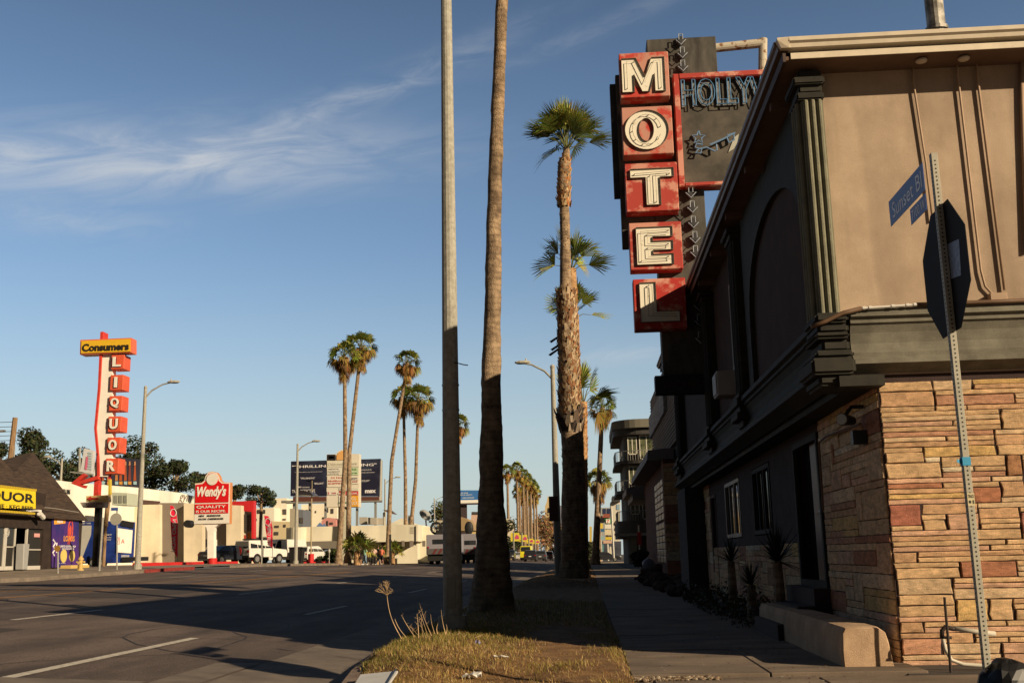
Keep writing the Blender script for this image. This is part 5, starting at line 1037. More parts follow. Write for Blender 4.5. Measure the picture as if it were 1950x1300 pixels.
b = MB(); q = at(66, 1018, X=FX-.05); b.box(FX-.08, FX-.07, q.y, q.y+.55, q.z-.1, q.z+.08); build('pink_notice', b, flat('pink_notice_paper', (.6,.3,.28), .6), d2)
b = MB(); q = at(33, 1078, X=FX+.1); b.prism([(FX+.1,q.y-.2,.95),(FX+.1,q.y+.2,.95),(FX+.1,q.y+.26,2.15),(FX+.1,q.y-.26,2.15)], (.4,0,0)); tag(build('bin', b, flat('grey_bin', (.30,.30,.29), .6), bevel=.03), 'grey bin standing in the liquor store doorway', 'bin')
b = MB(); q = at(62, 975, X=FX+.2); b.box(FX, FX+.45, q.y-.9, q.y-.5, q.z, q.z+.09); b.tube([(FX+.5,q.y+.1,q.z-.05),(FX+.5,q.y+.5,q.z-.25)], .12, 8); b.box(FX, FX+.5, q.y-.1, q.y+.3, q.z+.03, q.z+.12); build('security_camera', b, flat('camera_white', (.62,.6,.56), .5), st_)
b = MB(); b.tube([at(70,973,X=FX+.1), at(85,966,X=FX+.1), at(100,967,X=FX+.1), at(150,975,X=FX+.1)], .02, 5); build('cable', b, flat('cable_grey', (.3,.28,.25), .6), st_)
mz = mat('poster_blue_violet', (.022,.03,.20), .4, .3, .6, c2=(.075,.025,.17), lo=.4, hi=.6, stretch=(1,1,.5))
mu = sX('advert_panel', FX+.04, 98, 149, 984, 988, 1080, 1078, mz, st_, .03)
def tX(b, t, px0, px1, y0, y1, X, bold=0, shear=0): a = at(px0, y1, X=X); c = at(px1, y0, X=X); b.text(t, V(X, a.y, a.z), YY, c.y-a.y, c.z-a.z, .01, bold, shear)
MX = FX+.075
b = MB(); b.prism([at(x,y,X=MX) for x,y in ((103,987),(125,987),(124,996),(103,998))], (.01,0,0)); build('orange_flash', b, flat('flash_orange', (.75,.33,.04), .5), mu)
b = MB(); tX(b, 'NEW', 109, 120, 990, 995, MX+.01, .03); tX(b, 'A LIMITED EDITION DROP', 112, 144, 1038, 1041.5, MX); tX(b, 'NOT YOUR AVERAGE', 118, 141, 1043, 1046, MX); tX(b, '1707', 113, 125, 1071, 1072.5, MX)
b.tube([at(x,y,X=MX) for x,y in ((101,1027),(105,1033),(101,1040),(104,1046),(100,1052),(103,1057))], .05, 5); b.tube([at(x,y,X=MX) for x,y in ((108,1033),(107,1040),(109,1046),(107,1052))], .04, 5)
build('lettering', b, flat('poster_white', (.68,.65,.66), .5), mu)
b = MB(); tX(b, 'LOBOS', 121, 142, 1020, 1030, MX, .02); build('lettering', b, flat('poster_gold', (.68,.30,.05), .5), mu)
b = MB(); tX(b, '1707', 128, 134.5, 1031, 1036, MX); q = at(134, 1009, X=MX); b.tube([(MX, q.y+.24*math.cos(t), q.z+.5*math.sin(t)+(.0 if math.sin(t) > 0 else -.05)) for t in [k*.35 for k in range(19)]], .035, 5); b.ball((MX, q.y, q.z-.05), .02, .14, .3, 8, 6); build('red_emblem', b, flat('poster_red', (.55,.08,.04), .5), mu)
b = MB(); 
for px in (121, 137): q = at(px, 1058, X=MX); b.tube([(MX-.01, q.y, q.z), (MX+.02, q.y, q.z)], .34 if px < 130 else .30, 16)
build('gold_disc', b, flat('poster_pale_gold', (.62,.48,.14), .5), mu)
b = MB(); b.box(FX, FX+.6, at(113,1,X=FX).y if False else at(113,1078,X=FX).y, at(149,1078,X=FX).y, .9, 1.12); build('planter_edge', b, flat('yellow_step', (.55,.38,.12), .8), st_)
t_ = thing('roof_unit', 'pale green ventilation box behind the liquor pole sign', 'roof unit', tuple(at(227, 960, Y=84))); b = MB(); pY(b, [(213,961),(243,962),(243,938),(213,937)], 84, 2); build('casing', b, flat('pale_green_casing', (.42,.45,.36), .7), t_, bevel=.03)
for k in range(3): b = MB(); pY(b, [(217+k*9,957),(223+k*9,957),(223+k*9,943),(217+k*9,943)], 83.95, .06); build('grille', b, flat('grille_grey', (.2,.21,.18), .7), t_)
# liquor pole sign
LY = 59.0
ls = thing('liquor_pole_sign', 'tall red and white pole sign with LIQUOR in stacked boxes and a yellow top sign', 'sign', (at(181,1078,Y=LY).x, LY, .9))
redp = mat('sign_red_paint', (.52,.045,.03), .55, .15, 3); orr = mat('box_orange_red', (.62,.10,.045), .55, .1, 2); whp = mat('sign_white_sheet', (.80,.77,.69), .6, .06, 2)
b = MB(); pY(b, [(178,907),(205,907),(213,890),(214,675),(193,672),(190,740),(183,815),(183,870)], LY, .5)
for y in (690, 728, 768, 806, 845, 884): pY(b, [(210,y-12),(214,y-12),(221,y-2),(221,y+2),(210,y+4)], LY+.02, .4)
build('white_panel', b, whp, ls)
b = MB(); pY(b, [(191,632),(196,631),(190,740),(183,815),(188,870),(189,905),(185,907),(184,870),(179,815),(186,740)], LY-.12, .72); b.box(*[v for v in (at(178,1,Y=LY).x,)] * 0 or (at(178,940,Y=LY).x, at(186.5,940,Y=LY).x, LY+.0, LY+.4, at(180,945,Y=LY).z, at(180,905,Y=LY).z)); build('red_edge', b, redp, ls)
b = MB(); pY(b, [(135,920),(158,901),(163,905),(150,916),(186,905),(187,912),(152,922),(162,924),(159,929)], LY-.2, .35); build('red_arrow', b, redp, ls)
b = MB(); pY(b, [(152,675),(250,671),(250,643),(153,647)], LY-.25, .75); cn = build('top_box', b, flat('orange_box_edge', (.62,.14,.07), .5), ls)
b = MB(); pY(b, [(154,672.5),(248,669),(248,645),(155,649)], LY-.30, .04); build('yellow_face', b, flat('consumer_yellow', (.70,.42,.025), .5), cn)
b = MB(); a = at(156, 671, Y=LY-.31); c = at(246, 649, Y=LY-.31); b.text('Consumers', V(a.x, LY-.31, a.z+.05), XX, c.x-a.x, (c.z-a.z)*.78, .02, .035); build('lettering', b, blk, cn)
for ch, x0, y0, y1 in (('L',211,675,703), ('I',209,713,743), ('Q',207,753,782), ('U',205,792,822), ('O',203,832,862), ('R',200,872,902)):
    a = at(x0, y1, Y=LY-.15); c = at(x0+26, y0, Y=LY-.15); b = MB(); b.box(a.x, c.x, LY-.15, LY+.75, a.z, c.z); bx = build('letter_box', b, orr, ls, bevel=.02)
    w = c.x-a.x; h = c.z-a.z; b = MB(); iw = .22 if ch == 'I' else .62; b.text(ch, V(a.x+w*(.5-iw/2)-.04, LY-.155, a.z+h*.17), XX, w*iw, h*.68, .07, .03); build('letter', b, flat('letter_white', (.75,.73,.66), .4), bx)
    b = MB(); b.text(ch, V(a.x+w*(.5-iw/2)-.0, LY-.153, a.z+h*.13), XX, w*iw, h*.68, .01, .035); build('letter_shade', b, flat('letter_dark_red', (.10,.02,.015), .6), bx)
b = MB(); pY(b, [(164,955),(206,955),(206,942),(164,944)], LY-.2, .4); build('arrow_board', b, flat('pale_yellow_board', (.66,.48,.20), .5), ls); b = MB(); pY(b, [(165,949),(173,944),(173,947),(187,947),(187,950.5),(173,950.5),(173,953)], LY-.24, .03); build('small_red_arrow', b, redp, ls)
b = MB(); pY(b, [(158,966),(198,966),(200,955),(152,956)], LY-.2, .5); rb_ = build('reader_board', b, flat('reader_board_grey', (.42,.38,.33), .6), ls); b = MB(); 
for (t, x0, x1, y0, y1) in (('COLD BEER', 164, 196, 956.5, 960.5), ('SNACKS', 165, 186, 961.5, 965)): a = at(x0, y1, Y=LY-.21); c = at(x1, y0, Y=LY-.21); b.text(t, V(a.x, LY-.21, a.z), XX, c.x-a.x, c.z-a.z, .01, .02)
build('lettering', b, flat('dark_red_letters', (.22,.03,.03), .6), rb_)
b = MB(); 
for k, c in enumerate([(.5,.03,.06),(.62,.42,.05),(.14,.2,.2),(.2,.2,.28)]):
    a0 = .0+k*.75; P = [at(203+7*math.cos(a), 912-16*math.sin(a), Y=LY+.1) for a in (a0, a0+.38, a0+.75)]; Q = [at(203+3.5*math.cos(a), 912-9*math.sin(a), Y=LY+.1) for a in (a0+.75, a0+.38, a0)]; b.prism(P+Q, (0,.2,0), c)
b.cur = (.55,.42,.05); pY(b, [(206,942),(210,942),(210,912),(206.5,912)], LY+.1, .2); b.cur = None
build('rainbow_arch', b, mat('painted_colours', (1,1,1), .5, .05, 5, attr=True), ls)
b = MB(); zb_ = at(180,966,Y=LY).z; x_ = at(180,1070,Y=LY).x; b.box(x_-.13, x_+.17, LY-.05, LY+.3, .9, zb_); build('black_post', b, flat('black_post_paint', (.02,.018,.016), .6), ls)
b = MB(); q = at(201, 1000, Y=61); b.tube([(q.x, 61, at(201,1003,Y=61).z), (q.x+.1, 61, at(201,943,Y=61).z)], .13, 8); b.tube([(q.x, 61, .9), (q.x, 61, at(201,1003,Y=61).z)], .1, 8); tag(build('wooden_post', b, mat('weathered_wood', (.24,.15,.08), .9, .25, 4, stretch=(3,3,.4))), 'brown wooden post directly right of the black liquor sign post', 'post')
# utility pole and wires
up = thing('utility_pole', 'leaning brown wooden utility pole behind the shingled roof', 'pole', (at(16,1000,Y=70).x, 70, 1)); b = MB(); b.tube([at(14, 1060, Y=70), at(18, 890, Y=70), at(29, 795, Y=70)], [.24,.2,.17], 8); build('pole', b, mat('weathered_wood', (.24,.15,.08)), up)
b = MB(); b.tube([at(24, 897, Y=70), at(28, 850, Y=70)], .06, 6); b.box(at(-6,822,Y=70).x, at(11,822,Y=70).x, 69.8, 70, at(0,823,Y=70).z, at(0,819,Y=70).z); build('fitting', b, metal, up)
b = MB()
for y in (803, 812, 821, 829, 838, 845): b.tube([at(27-(y-800)*.1, y, Y=70), at(-60, y+3, Y=66)], .018, 4, cap=False)
for y in (812, 832): b.tube([at(27, y, Y=70), at(60, 905, Y=80)], .012, 4)
build('wire', b, dark, up)['kind'] = 'stuff'
# signs, hydrant and posts on the far pavement
def GZ(x, y): return G(x, y)
def kpost(name, label, cat, px, py, X=-23.4, r_=.04, y0=None, m=metal, group=None, lean=0):
    q = at(px, py, X=X); t_ = thing(name, label, cat, (X, q.y, GZ(X, q.y)), group); top = at(px+lean, y0, Y=q.y); b = MB(); b.tube([(X, q.y, GZ(X, q.y)-.05), (top.x, q.y, top.z)], r_, 8); build('post', b, m, t_); return t_, q.y, top
t_, y, top = kpost('street_sign', 'small round amber sign on a short post before the purple advert panel', 'sign', 110.5, 1090, y0=1046); b = MB(); b.tube([(top.x, y-.05, top.z+.05), (top.x, y-.08, top.z+.05)], .14, 12); build('plate', b, flat('amber_plate', (.28,.15,.03), .5), t_)
t_, y, top = kpost('street_sign', 'plain grey post leaning right beside the blue trailer', 'post', 189, 1087, y0=985, r_=.055, lean=7)
t_, y, top = kpost('street_sign', 'pale round sign seen from behind with a blue blade above', 'sign', 223, 1081, y0=968); b = MB(); z_ = at(226, 988, Y=y).z; b.tube([(top.x, y-.06, z_), (top.x, y-.09, z_)], .30, 14); build('plate', b, flat('sign_back_grey', (.36,.35,.30), .5, metal=.2), t_); b = MB(); a = at(213, 972, Y=y); c = at(226, 966, Y=y); b.box(a.x, c.x, y-.1, y-.07, a.z, c.z); build('blade', b, flat('street_sign_blue', (.028,.055,.21)), t_)
t_, y, top = kpost('street_sign', 'thin grey post standing in front of the white off-road car', 'post', 498, 1078, y0=990, r_=.05, lean=2)
for px, y0, lab_ in ((627, 1048, 'parking meter left of the first tall palm trunk'), (657.5, 1048, 'parking meter between the two tall palm trunks'), (749, 1050, 'parking meter left of the white-topped meter'), (766.5, 1052, 'white-topped parking meter by the leaning palm')):
    t_, y, top = kpost('parking_meter', lab_, 'parking meter', px, 1077, y0=y0+3, group='parking meters', r_=.035); b = MB(); b.ball((top.x, y, top.z+.12), .11, .09, .19, 8, 6); build('meter_head', b, flat('meter_grey', (.45,.44,.40), .4), t_)
hy = at(153, 1081, X=-24.5); t_ = thing('fire_hydrant', 'yellow fire hydrant at the corner of the liquor store', 'hydrant', (hy.x, hy.y, GZ(-24.5, hy.y))); t_.scale = (.8,.8,.8); b = MB(); z = GZ(-24.5, hy.y); ym = flat('hydrant_yellow', (.50,.34,.12), .5)
b.tube([(hy.x,hy.y,z),(hy.x,hy.y,z+.08),(hy.x,hy.y,z+.1),(hy.x,hy.y,z+.62),(hy.x,hy.y,z+.64),(hy.x,hy.y,z+.7),(hy.x,hy.y,z+.86)], [.2,.2,.13,.13,.18,.17,.05], 12); build('body', b, ym, t_); b = MB(); b.tube([(hy.x-.25,hy.y,z+.5),(hy.x+.25,hy.y,z+.5)], .075, 10); b.tube([(hy.x,hy.y,z+.45),(hy.x,hy.y-.24,z+.45)], .09, 10); build('outlet', b, ym, t_)
# blue trailer
tr = thing('advert_trailer', 'dark blue box trailer with white panels parked beyond the liquor store', 'trailer', (at(190,1078,Y=66).x, 66, 1)); tb = mat('trailer_blue', (.010,.022,.13), .4, .3, .9, c2=(.02,.05,.26))
xl_, xr2 = at(151, 1060, Y=66).x, at(222, 1060, Y=66).x; zl, zh = at(190,1072,Y=66).z, at(190,992,Y=66).z
b = MB(); b.box(xl_, xr2, 66, 68.6, zl, zh); build('body', b, tb, tr, bevel=.03)
b = MB(); pY(b, [(151,1064),(157,1060),(173,1018),(174,1000),(151,1000)], 65.97, .02); build('silver_panel', b, flat('silver_panel_paint', (.42,.41,.37), .4), tr)
b = MB(); 
for t, x0, x1, y0, y1 in (('COURT \u00b7 CODE', 152, 173, 994.5, 997.5), ('BAIL AGENCY', 183, 213, 1016, 1020), ('OPEN 24 HOURS', 184, 212, 1022, 1024.5), ('CALL NOW', 183, 212, 1026, 1029)): a = at(x0, y1, Y=65.96); c = at(x1, y0, Y=65.96); b.text(t, V(a.x, 65.96, a.z), XX, c.x-a.x, c.z-a.z, .01, .02)
build('lettering', b, flat('pale_lettering', (.5,.5,.52), .5), tr)
b = MB(); b.prism([at(x, y, X=xr2+.03) for x, y in ((222,1051),(249,1053),(252,1009),(224,1005))], (.03,0,0)); ep = build('white_end_panel', b, whp, tr)
b = MB(); b.prism([at(x, y, X=xr2+.02) for x, y in ((228,1000),(253,1005),(254,994),(232,990))], (.05,0,0)); build('dark_hatch', b, dark, tr)
b = MB(); q = at(233,1030,X=xr2+.07); tX(b, 'A', 230.5, 237, 1026, 1034, xr2+.065, .0); tX(b, '21', 223, 228, 1022, 1036, xr2+.065); build('lettering', b, flat('poster_red', (.55,.08,.04)), ep)
b = MB(); tX(b, 'PAYMENT PLANS', 231, 246, 1056, 1061, xr2+.02, .02); build('side_lettering', b, flat('pale_lettering', (.5,.5,.52)), tr)
for x in (xl_+.9, xr2-1.0): b = MB(); b.tube([(x, 65.98, zl+.05), (x, 66.25, zl+.05)], .34, 14); w_ = build('wheel', b, tyre, tr); b = MB(); b.tube([(x, 65.96, zl+.05), (x, 65.98, zl+.05)], .18, 10); build('rim', b, alloy, w_)
b = MB(); b.tube([at(180,1050,Y=65.6), at(198,1083,Y=64.8)], .06, 6); build('drawbar', b, metal, tr)
b = MB(); b.box(xr2+.1, xr2+1.3, 66.5, 67.8, zl+.1, zl+.35); build('step', b, blackp, tr)
# long white hall behind, billboards on it
wh = thing('white_hall', 'long white parapeted hall behind the liquor store', 'building', (-41, 100, 1)); whw = mat('white_render', (.80,.76,.65), .9, .06, .5, streak=.14, kscale=(.4,.4,.1))
b = MB(); q = [at(100, 913, X=-41), at(148, 919, X=-41), at(262, 928, X=-41), at(345, 938, X=-41), at(372, 945, X=-41)]; b.prism([(q[0].x, p.y, p.z) for p in q] + [(-41, q[-1].y, .5), (-41, q[0].y, .5)], (-14, 0, 0)); build('wall', b, whw, wh)
b = MB(); tX(b, 'CLUBS', 119, 134, 932, 939, -40.95, .03); build('lettering', b, blk, wh); b = MB(); tX(b, 'gym', 340, 366, 944, 958, -40.95, 0, .4); build('script_lettering', b, flat('script_grey', (.25,.22,.18), .6), wh)
sX('garage_door', -40.9, 270, 305, 951, 954, 960, 962, flat('garage_brown', (.09,.05,.035), .8), wh)
for nm, lab_, q, Y, c in (('billboard', 'narrow white and pink billboard seen edge on behind the liquor sign', ((153,897),(173,903),(178,858),(160,853)), 92, (.5,.5,.52)), ('billboard', 'dark film billboard with orange figures on the hall roof', ((198,926),(264,929),(266,874),(214,868)), 104, (.03,.03,.05))):
    t_ = thing(nm, lab_, 'billboard', tuple(at(q[0][0], q[0][1], Y=Y))); b = MB(); pY(b, list(q), Y, .5); build('panel', b, flat('bb_%d' % Y, c, .6, var=.2, scale=.3), t_)
    b = MB(); xa = at((q[0][0]+q[1][0])/2, 900, Y=Y).x; b.box(xa-.15, xa+.15, Y+.1, Y+.4, 1.5, at(200, q[0][1], Y=Y).z); build('support', b, metal, t_)
    if Y == 104:
        rr = random.Random(8); b = MB()
        for k, px in enumerate((196, 207, 222, 230, 239, 247, 257)):
            b.cur = rr.choice([(.35,.08,.03),(.42,.17,.06),(.2,.05,.04)]); pY(b, [(px-3,915),(px+2,914),(px+1,886),(px-1,882)], Y-.05, .04); b.cur = (.45,.22,.12); pY(b, [(px-2,886),(px+1.5,885),(px+1,878),(px-1,878)], Y-.08, .03)
            b.cur = (.55,.25,.05) if k % 2 else (.3,.45,.5); pY(b, [(px-3,922),(px+3,922.5),(px+3,916),(px-3,916)], Y-.07, .03)
        b.cur = None; build('poster_figures', b, mat('painted_colours', (1,1,1)), t_)
    else:
        b = MB(); b.cur = (.5,.12,.2); pY(b, [(161,893),(165,894),(168,870),(164,869)], Y-.05, .03); b.cur = (.3,.4,.45)
        for k in range(7): pY(b, [(167,893-k*5),(174,894-k*5),(174.5,891.5-k*5),(167.5,890.5-k*5)], Y-.05, .03)
        b.cur = None; build('poster_marks', b, mat('painted_colours', (1,1,1)), t_)
        b = MB(); pY(b, [(133,899),(175,904),(175,901),(133,897)], Y-.5, .8); b.tube([at(151,898,Y=Y), at(152,853,Y=Y)], .1, 6); build('catwalk', b, metal, t_)
# ---------------------------------------------------------------- burger restaurant
BY = 96; bg2 = mat('beige_render', (.66,.57,.42), .9, .07, .6, streak=.14, kscale=(.5,.5,.12)); tp = mat('taupe_render', (.20,.165,.135), .9, .08, .6); redw = flat('bright_red_wall', (.50,.02,.025), .5)
rs = thing('burger_restaurant', 'beige and taupe restaurant with a red corner band and louvres', 'building', (at(320,1074,Y=BY).x, BY, 1))
def wallY(name, q, Y, m, d=.8, par=None): b = MB(); pY(b, q, Y, d); return build(name, b, m, par or rs)
wallY('beige_wall', [(150,1080),(304,1078),(304,960),(150,963)], BY, bg2); wallY('taupe_wall', [(303,1078),(351,1078),(351,957),(303,957)], BY+.6, tp); wallY('beige_wall', [(350,1078),(385,1078),(385,958),(350,958)], BY-.2, bg2)
wallY('taupe_wall', [(384,1078),(433,1078),(433,962),(384,960)], BY+1.4, tp); wallY('beige_wall', [(431,1074),(459,1074),(459,962),(431,961)], BY+.6, bg2); wallY('red_wall', [(428,1072),(483,1072),(483,953),(428,955)], BY+3.5, redw)
wallY('beige_wall', [(458,1072),(478,1072),(480,974),(458,972)], BY+2.4, bg2, .8); wallY('red_fin', [(479,1068),(483,1068),(483,960),(479,960)], BY+1.8, redw, .5)
b = MB(); 
for k in range(9): pY(b, [(459.5,979+k*3.7+2.2),(479,979+k*3.7+2.0),(479,979+k*3.7),(459.5,979+k*3.7)], BY+2.2, .15)
build('louvre', b, flat('louvre_brown', (.09,.075,.065), .6), rs)
b = MB(); pY(b, [(386,1040),(394,1040),(394,1026),(386,1026)], BY+1.3, .05); build('window', b, glass, rs); b = MB(); pY(b, [(409,1052),(413,1052),(413,1027),(409,1027)], BY+1.3, .06); build('window', b, whp, rs)
b = MB(); pY(b, [(460,1060),(471,1060),(471,1015),(460,1015)], BY+2.3, .05); build('pale_door', b, flat('pale_door_paint', (.58,.54,.44), .6), rs); b = MB(); pY(b, [(464,1028),(469,1028),(469,1018),(464,1018)], BY+2.25, .04); build('notice', b, flat('red_notice', (.35,.05,.03), .6), rs); b = MB(); pY(b, [(472,1058),(477,1058),(477,1014),(472,1014)], BY+2.3, .05); build('orange_panel', b, flat('orange_panel_paint', (.55,.2,.03), .6), rs)
b = MB(); q = at(360, 997, Y=79); b.tube([(q.x, 78.6, q.z), (q.x, 79.4, q.z)], .28, 12); build('speaker_post_head', b, blackp, rs)
rk = mat('red_kerb_wall', (.50,.02,.02), .6, .1, 2)
def redwall(label, px0, px1, y0, y1, X=-25.6):
    a, c = at(px0, y1, X=X), at(px1, y1, X=X); z0 = GZ(X, a.y); b = MB(); b.box(X-.3, X, a.y, c.y, z0-.2, max(z0+.12, at(px0, y0, X=X).z)); tag(build('red_low_wall', b, rk), label, 'low wall', 'red kerb walls')
redwall('long red kerb wall below the beige restaurant wall', 262, 388, 1071, 1079); redwall('red kerb wall under the dark saloon car', 408, 453, 1069, 1077); redwall('thin red kerb right of the black bins', 580, 628, 1073, 1077)
for px, lab_, w, h, Y_ in ((402, 'wide red round base of the burger sign', 8, 15, 72), (592, 'red round post base in front of the white hatchback', 5, 14, 100)):
    pass
WY = 72; ws = thing('burger_sign', 'red burger restaurant pylon sign on a white stem', 'sign', (at(402,1075,Y=WY).x, WY, 1))
b = MB(); z0 = .95; x_ = at(401.5,1070,Y=WY).x; b.tube([(x_, WY+.3, z0), (x_, WY+.3, at(401,1062,Y=WY).z)], .31, 16); build('red_base', b, rk, ws, bevel=.02)
b = MB(); pY(b, [(395,1063),(407,1063),(407,1012),(409,1004),(416,998),(420,996),(382,997),(388,999),(393,1004),(395,1012)], WY+.05, .5); build('stem', b, whp, ws)
arch = [(369,998),(437,996.5),(438.5,918),(424,917.5),(419,914),(417,906),(412,899),(404,897),(396,899),(391,906),(389,914),(384,918.5),(371,920)]
b = MB(); pY(b, arch, WY, .5); cab_ = build('cabinet', b, flat('sign_orange_edge', (.55,.22,.08), .5), ws)
ins_ = lambda pts, k: [(403.5+(x-403.5)*k, 950+(y-950)*k) for x, y in pts]
b = MB(); pY(b, ins_(arch, .985), WY-.03, .03); build('white_face', b, flat('sign_face_white', (.70,.67,.60), .4), cab_)
wr_ = flat('sign_red_face', (.60,.012,.015), .35); b = MB(); pY(b, [(371.5,957),(435,955.5),(436,920.5),(422,920),(416.5,915),(414.5,907),(410,901.5),(404,900),(398,901.5),(393.5,907),(391.5,915),(386,921),(372.5,922.5)], WY-.06, .02); pY(b, [(371,978),(434.5,976.5),(434.8,958),(371,959.5)], WY-.06, .02); build('red_panel', b, wr_, cab_)
b = MB(); c = at(404, 912, Y=WY-.1); b.tube([(c.x, WY-.08, c.z), (c.x, WY-.10, c.z)], .40, 20); build('plain_roundel', b, flat('sign_face_white', (.70,.67,.60)), cab_)
def tY(b, t, px0, px1, y0, y1, Y, bold=0, shear=0, mirror=False): a = at(px0, y1, Y=Y); c = at(px1, y0, Y=Y); b.text(t, V(a.x, Y, a.z), XX, c.x-a.x, c.z-a.z, .015, bold, shear, up=(ZZ + XX*-.0), mirror=mirror)
b = MB(); tY(b, "Wendy's", 374.5, 431, 924, 951, WY-.08, .04, .25); tY(b, 'QUALITY', 374, 430, 961, 968.5, WY-.08, .01); tY(b, 'IS OUR RECIPE.', 373.5, 430, 970, 976, WY-.08, .005); build('lettering', b, flat('letter_white', (.75,.73,.66)), cab_)
b = MB(); tY(b, 'NEW    MUSHROOM', 379, 420, 979, 983.5, WY-.06, .02); tY(b, 'BACON  CHEESEBURGER', 378.5, 426, 985, 989.5, WY-.06, .02); build('reader_lettering', b, blk, cab_)
def flag(label, q, Y, base, txt):
    t_ = thing('feather_flag', label, 'flag', tuple(at(base[0], base[1], Y=Y)), 'red feather flags by the restaurant'); b = MB(); pY(b, q, Y, .03); f_ = build('cloth', b, flat('flag_red', (.74,.02,.06), .6), t_)
    b = MB(); b.tube([at(base[0], base[1], Y=Y+.03)] + [at(x, y, Y=Y+.03) for x, y in (q[1], q[2], q[3])], .025, 6); build('pole', b, metal, t_)
    b = MB(); cx = (q[0][0]+q[1][0])/2; n = len(txt[0]); y0, y1 = txt[1], txt[2]
    up_ = V(1, 0, 0)
    x0 = at(txt[3], (y0+y1)/2, Y=Y-.01).x; x1 = at(txt[4], (y0+y1)/2, Y=Y-.01).x; za, zb = at(cx, y1, Y=Y).z, at(cx, y0, Y=Y).z
    b.text(txt[0], V(x0, Y-.01, zb), -ZZ, zb-za, x1-x0, .01, .02, up=V(1,0,0), mirror=True)
    c = at(txt[5], txt[6], Y=Y-.02); b.tube([(c.x+.22*math.cos(k*.42), Y-.03, c.z+.26*math.sin(k*.42)) for k in range(16)], .035, 5)
    build('lettering', b, flat('flag_white', (.62,.56,.55), .6), f_)
flag('near red feather flag in front of the taupe wall', [(338,1062),(338.5,1000),(336,975),(330,963),(324,962),(325,1000),(328,1045)], 76, (338,1072), ('NOW OPEN', 988, 1050, 327.5, 335, 330, 976))
flag('far red feather flag above the white off-road car', [(519,1042),(519,1005),(516,990),(510,982),(503,981),(506,1010),(511,1038)], 83, (519,1062), ('NOW OPEN', 1000, 1040, 509, 516, 510, 993))
def GP(px, Y): x = at(px, 1070, Y=Y).x; return (x, Y, GZ(x, Y))
car('dark saloon car parked behind the burger sign', 'car', 'sedan', GP(434, 86), rad(62), (.02,.024,.035))
car('white off-road car with a red spare wheel cover', 'car', 'offroad', GP(495, 88), rad(60), (.62,.60,.55))
car('white high-roofed van behind the off-road car', 'van', 'van', GP(537, 112), rad(238), (.60,.58,.53))
car('white hatchback under the beige carport', 'car', 'suv', GP(592, 112), rad(75), (.60,.59,.55))
car('grey car in the shade under the carport end', 'car', 'sedan', GP(636, 118), rad(20), (.12,.14,.2))
b = MB(); c_ = GP(592, 99); b.tube([c_, V(*c_)+ZZ*.85], .28, 14); t_ = tag(build('red_post_base', b, rk, bevel=.02), 'red drum at the foot of a thin post by the white hatchback', 'post base')
sp_ = thing('solar_lamp_post', 'thin tan post carrying a dark solar panel before the film billboard', 'lamp post', c_); b = MB(); b.tube([c_, at(594, 915, Y=99)], [.07,.05], 8); build('post', b, mat('tan_post', (.36,.29,.18), .7), sp_); b = MB(); pY(b, [(564,941),(597,943),(590,936),(560,930)], 98, 2.2); build('solar_panel', b, flat('solar_dark', (.03,.025,.03), .3), sp_); b = MB(); pY(b, [(582,916),(595,917),(595,914),(583,915)], 99, .2); build('lamp_head', b, blackp, sp_)
q = at(733, 1072, X=-22.7); sp2 = thing('solar_lamp_post', 'pale post with a tilted brown solar panel right of the people', 'lamp post', (q.x, q.y, GZ(q.x, q.y))); b = MB(); b.tube([(q.x, q.y-.6, GZ(q.x,q.y)), (q.x, q.y-.6, at(735, 975, Y=q.y-.6).z)], .13, 10); build('post', b, lampm, sp2); b = MB(); pY(b, [(735,974),(747,978),(754,979),(744,971),(729,970)], q.y-1.2, 1); build('solar_panel', b, flat('solar_brown', (.12,.085,.07), .4), sp2)
b = MB(); pY(b, [(729.5,1012),(740,1012),(740,1000),(729.5,1000)], q.y-.8, .1); build('sign_plate', b, flat('brown_plate', (.2,.15,.1), .6), sp2); b = MB(); pY(b, [(726,1072),(732,1072),(732,1023),(726,1023)], q.y-1.0, .3); build('information_panel', b, flat('maroon_panel', (.10,.045,.06), .6), sp2)
for px, w, lab_ in ((558, .42, 'black wheelie bin nearest the yellow bollard'), (568, .42, 'black wheelie bin right of its twin')):
    c_ = at(px, 1078, X=-24.6); z = GZ(-24.6, c_.y); b = MB(); b.prism([(c_.x-.28,c_.y,z),(c_.x+.28,c_.y,z),(c_.x+.38,c_.y,z+1.25),(c_.x-.38,c_.y,z+1.25)], (0,.7,0)); t_ = thing('wheelie_bin', lab_, 'bin', (c_.x, c_.y, z), 'black wheelie bins by the far kerb'); build('body', b, dark, t_, bevel=.03); b = MB(); b.box(c_.x-.42, c_.x+.42, c_.y-.08, c_.y+.78, z+1.25, z+1.35); build('lid', b, blackp, t_, bevel=.03)
for px, y0, y1, Y, lab_ in ((534, 1046, 1069, 93, 'tall yellow bollard in front of the white van'), (554, 1056, 1067, 100, 'short yellow bollard behind the black bins')):
    a = at(px, y0, Y=Y); b = MB(); b.tube([(a.x, Y, GP(px, Y)[2]), (a.x, Y, a.z)], .085, 10); b.ball((a.x, Y, a.z), .085, n=10, m=5); tag(build('bollard', b, flat('bollard_yellow', (.62,.55,.03), .5)), lab_, 'bollard', 'yellow bollards')
shrub_blob('hedge', 'clipped dark green hedge behind the red drum', 'hedge', (at(628,1060,Y=108).x, 108, 1.5), (1.8,.9), 2600, [(.03,.05,.015),(.05,.07,.02),(.02,.03,.012)], treem, 14, .12)
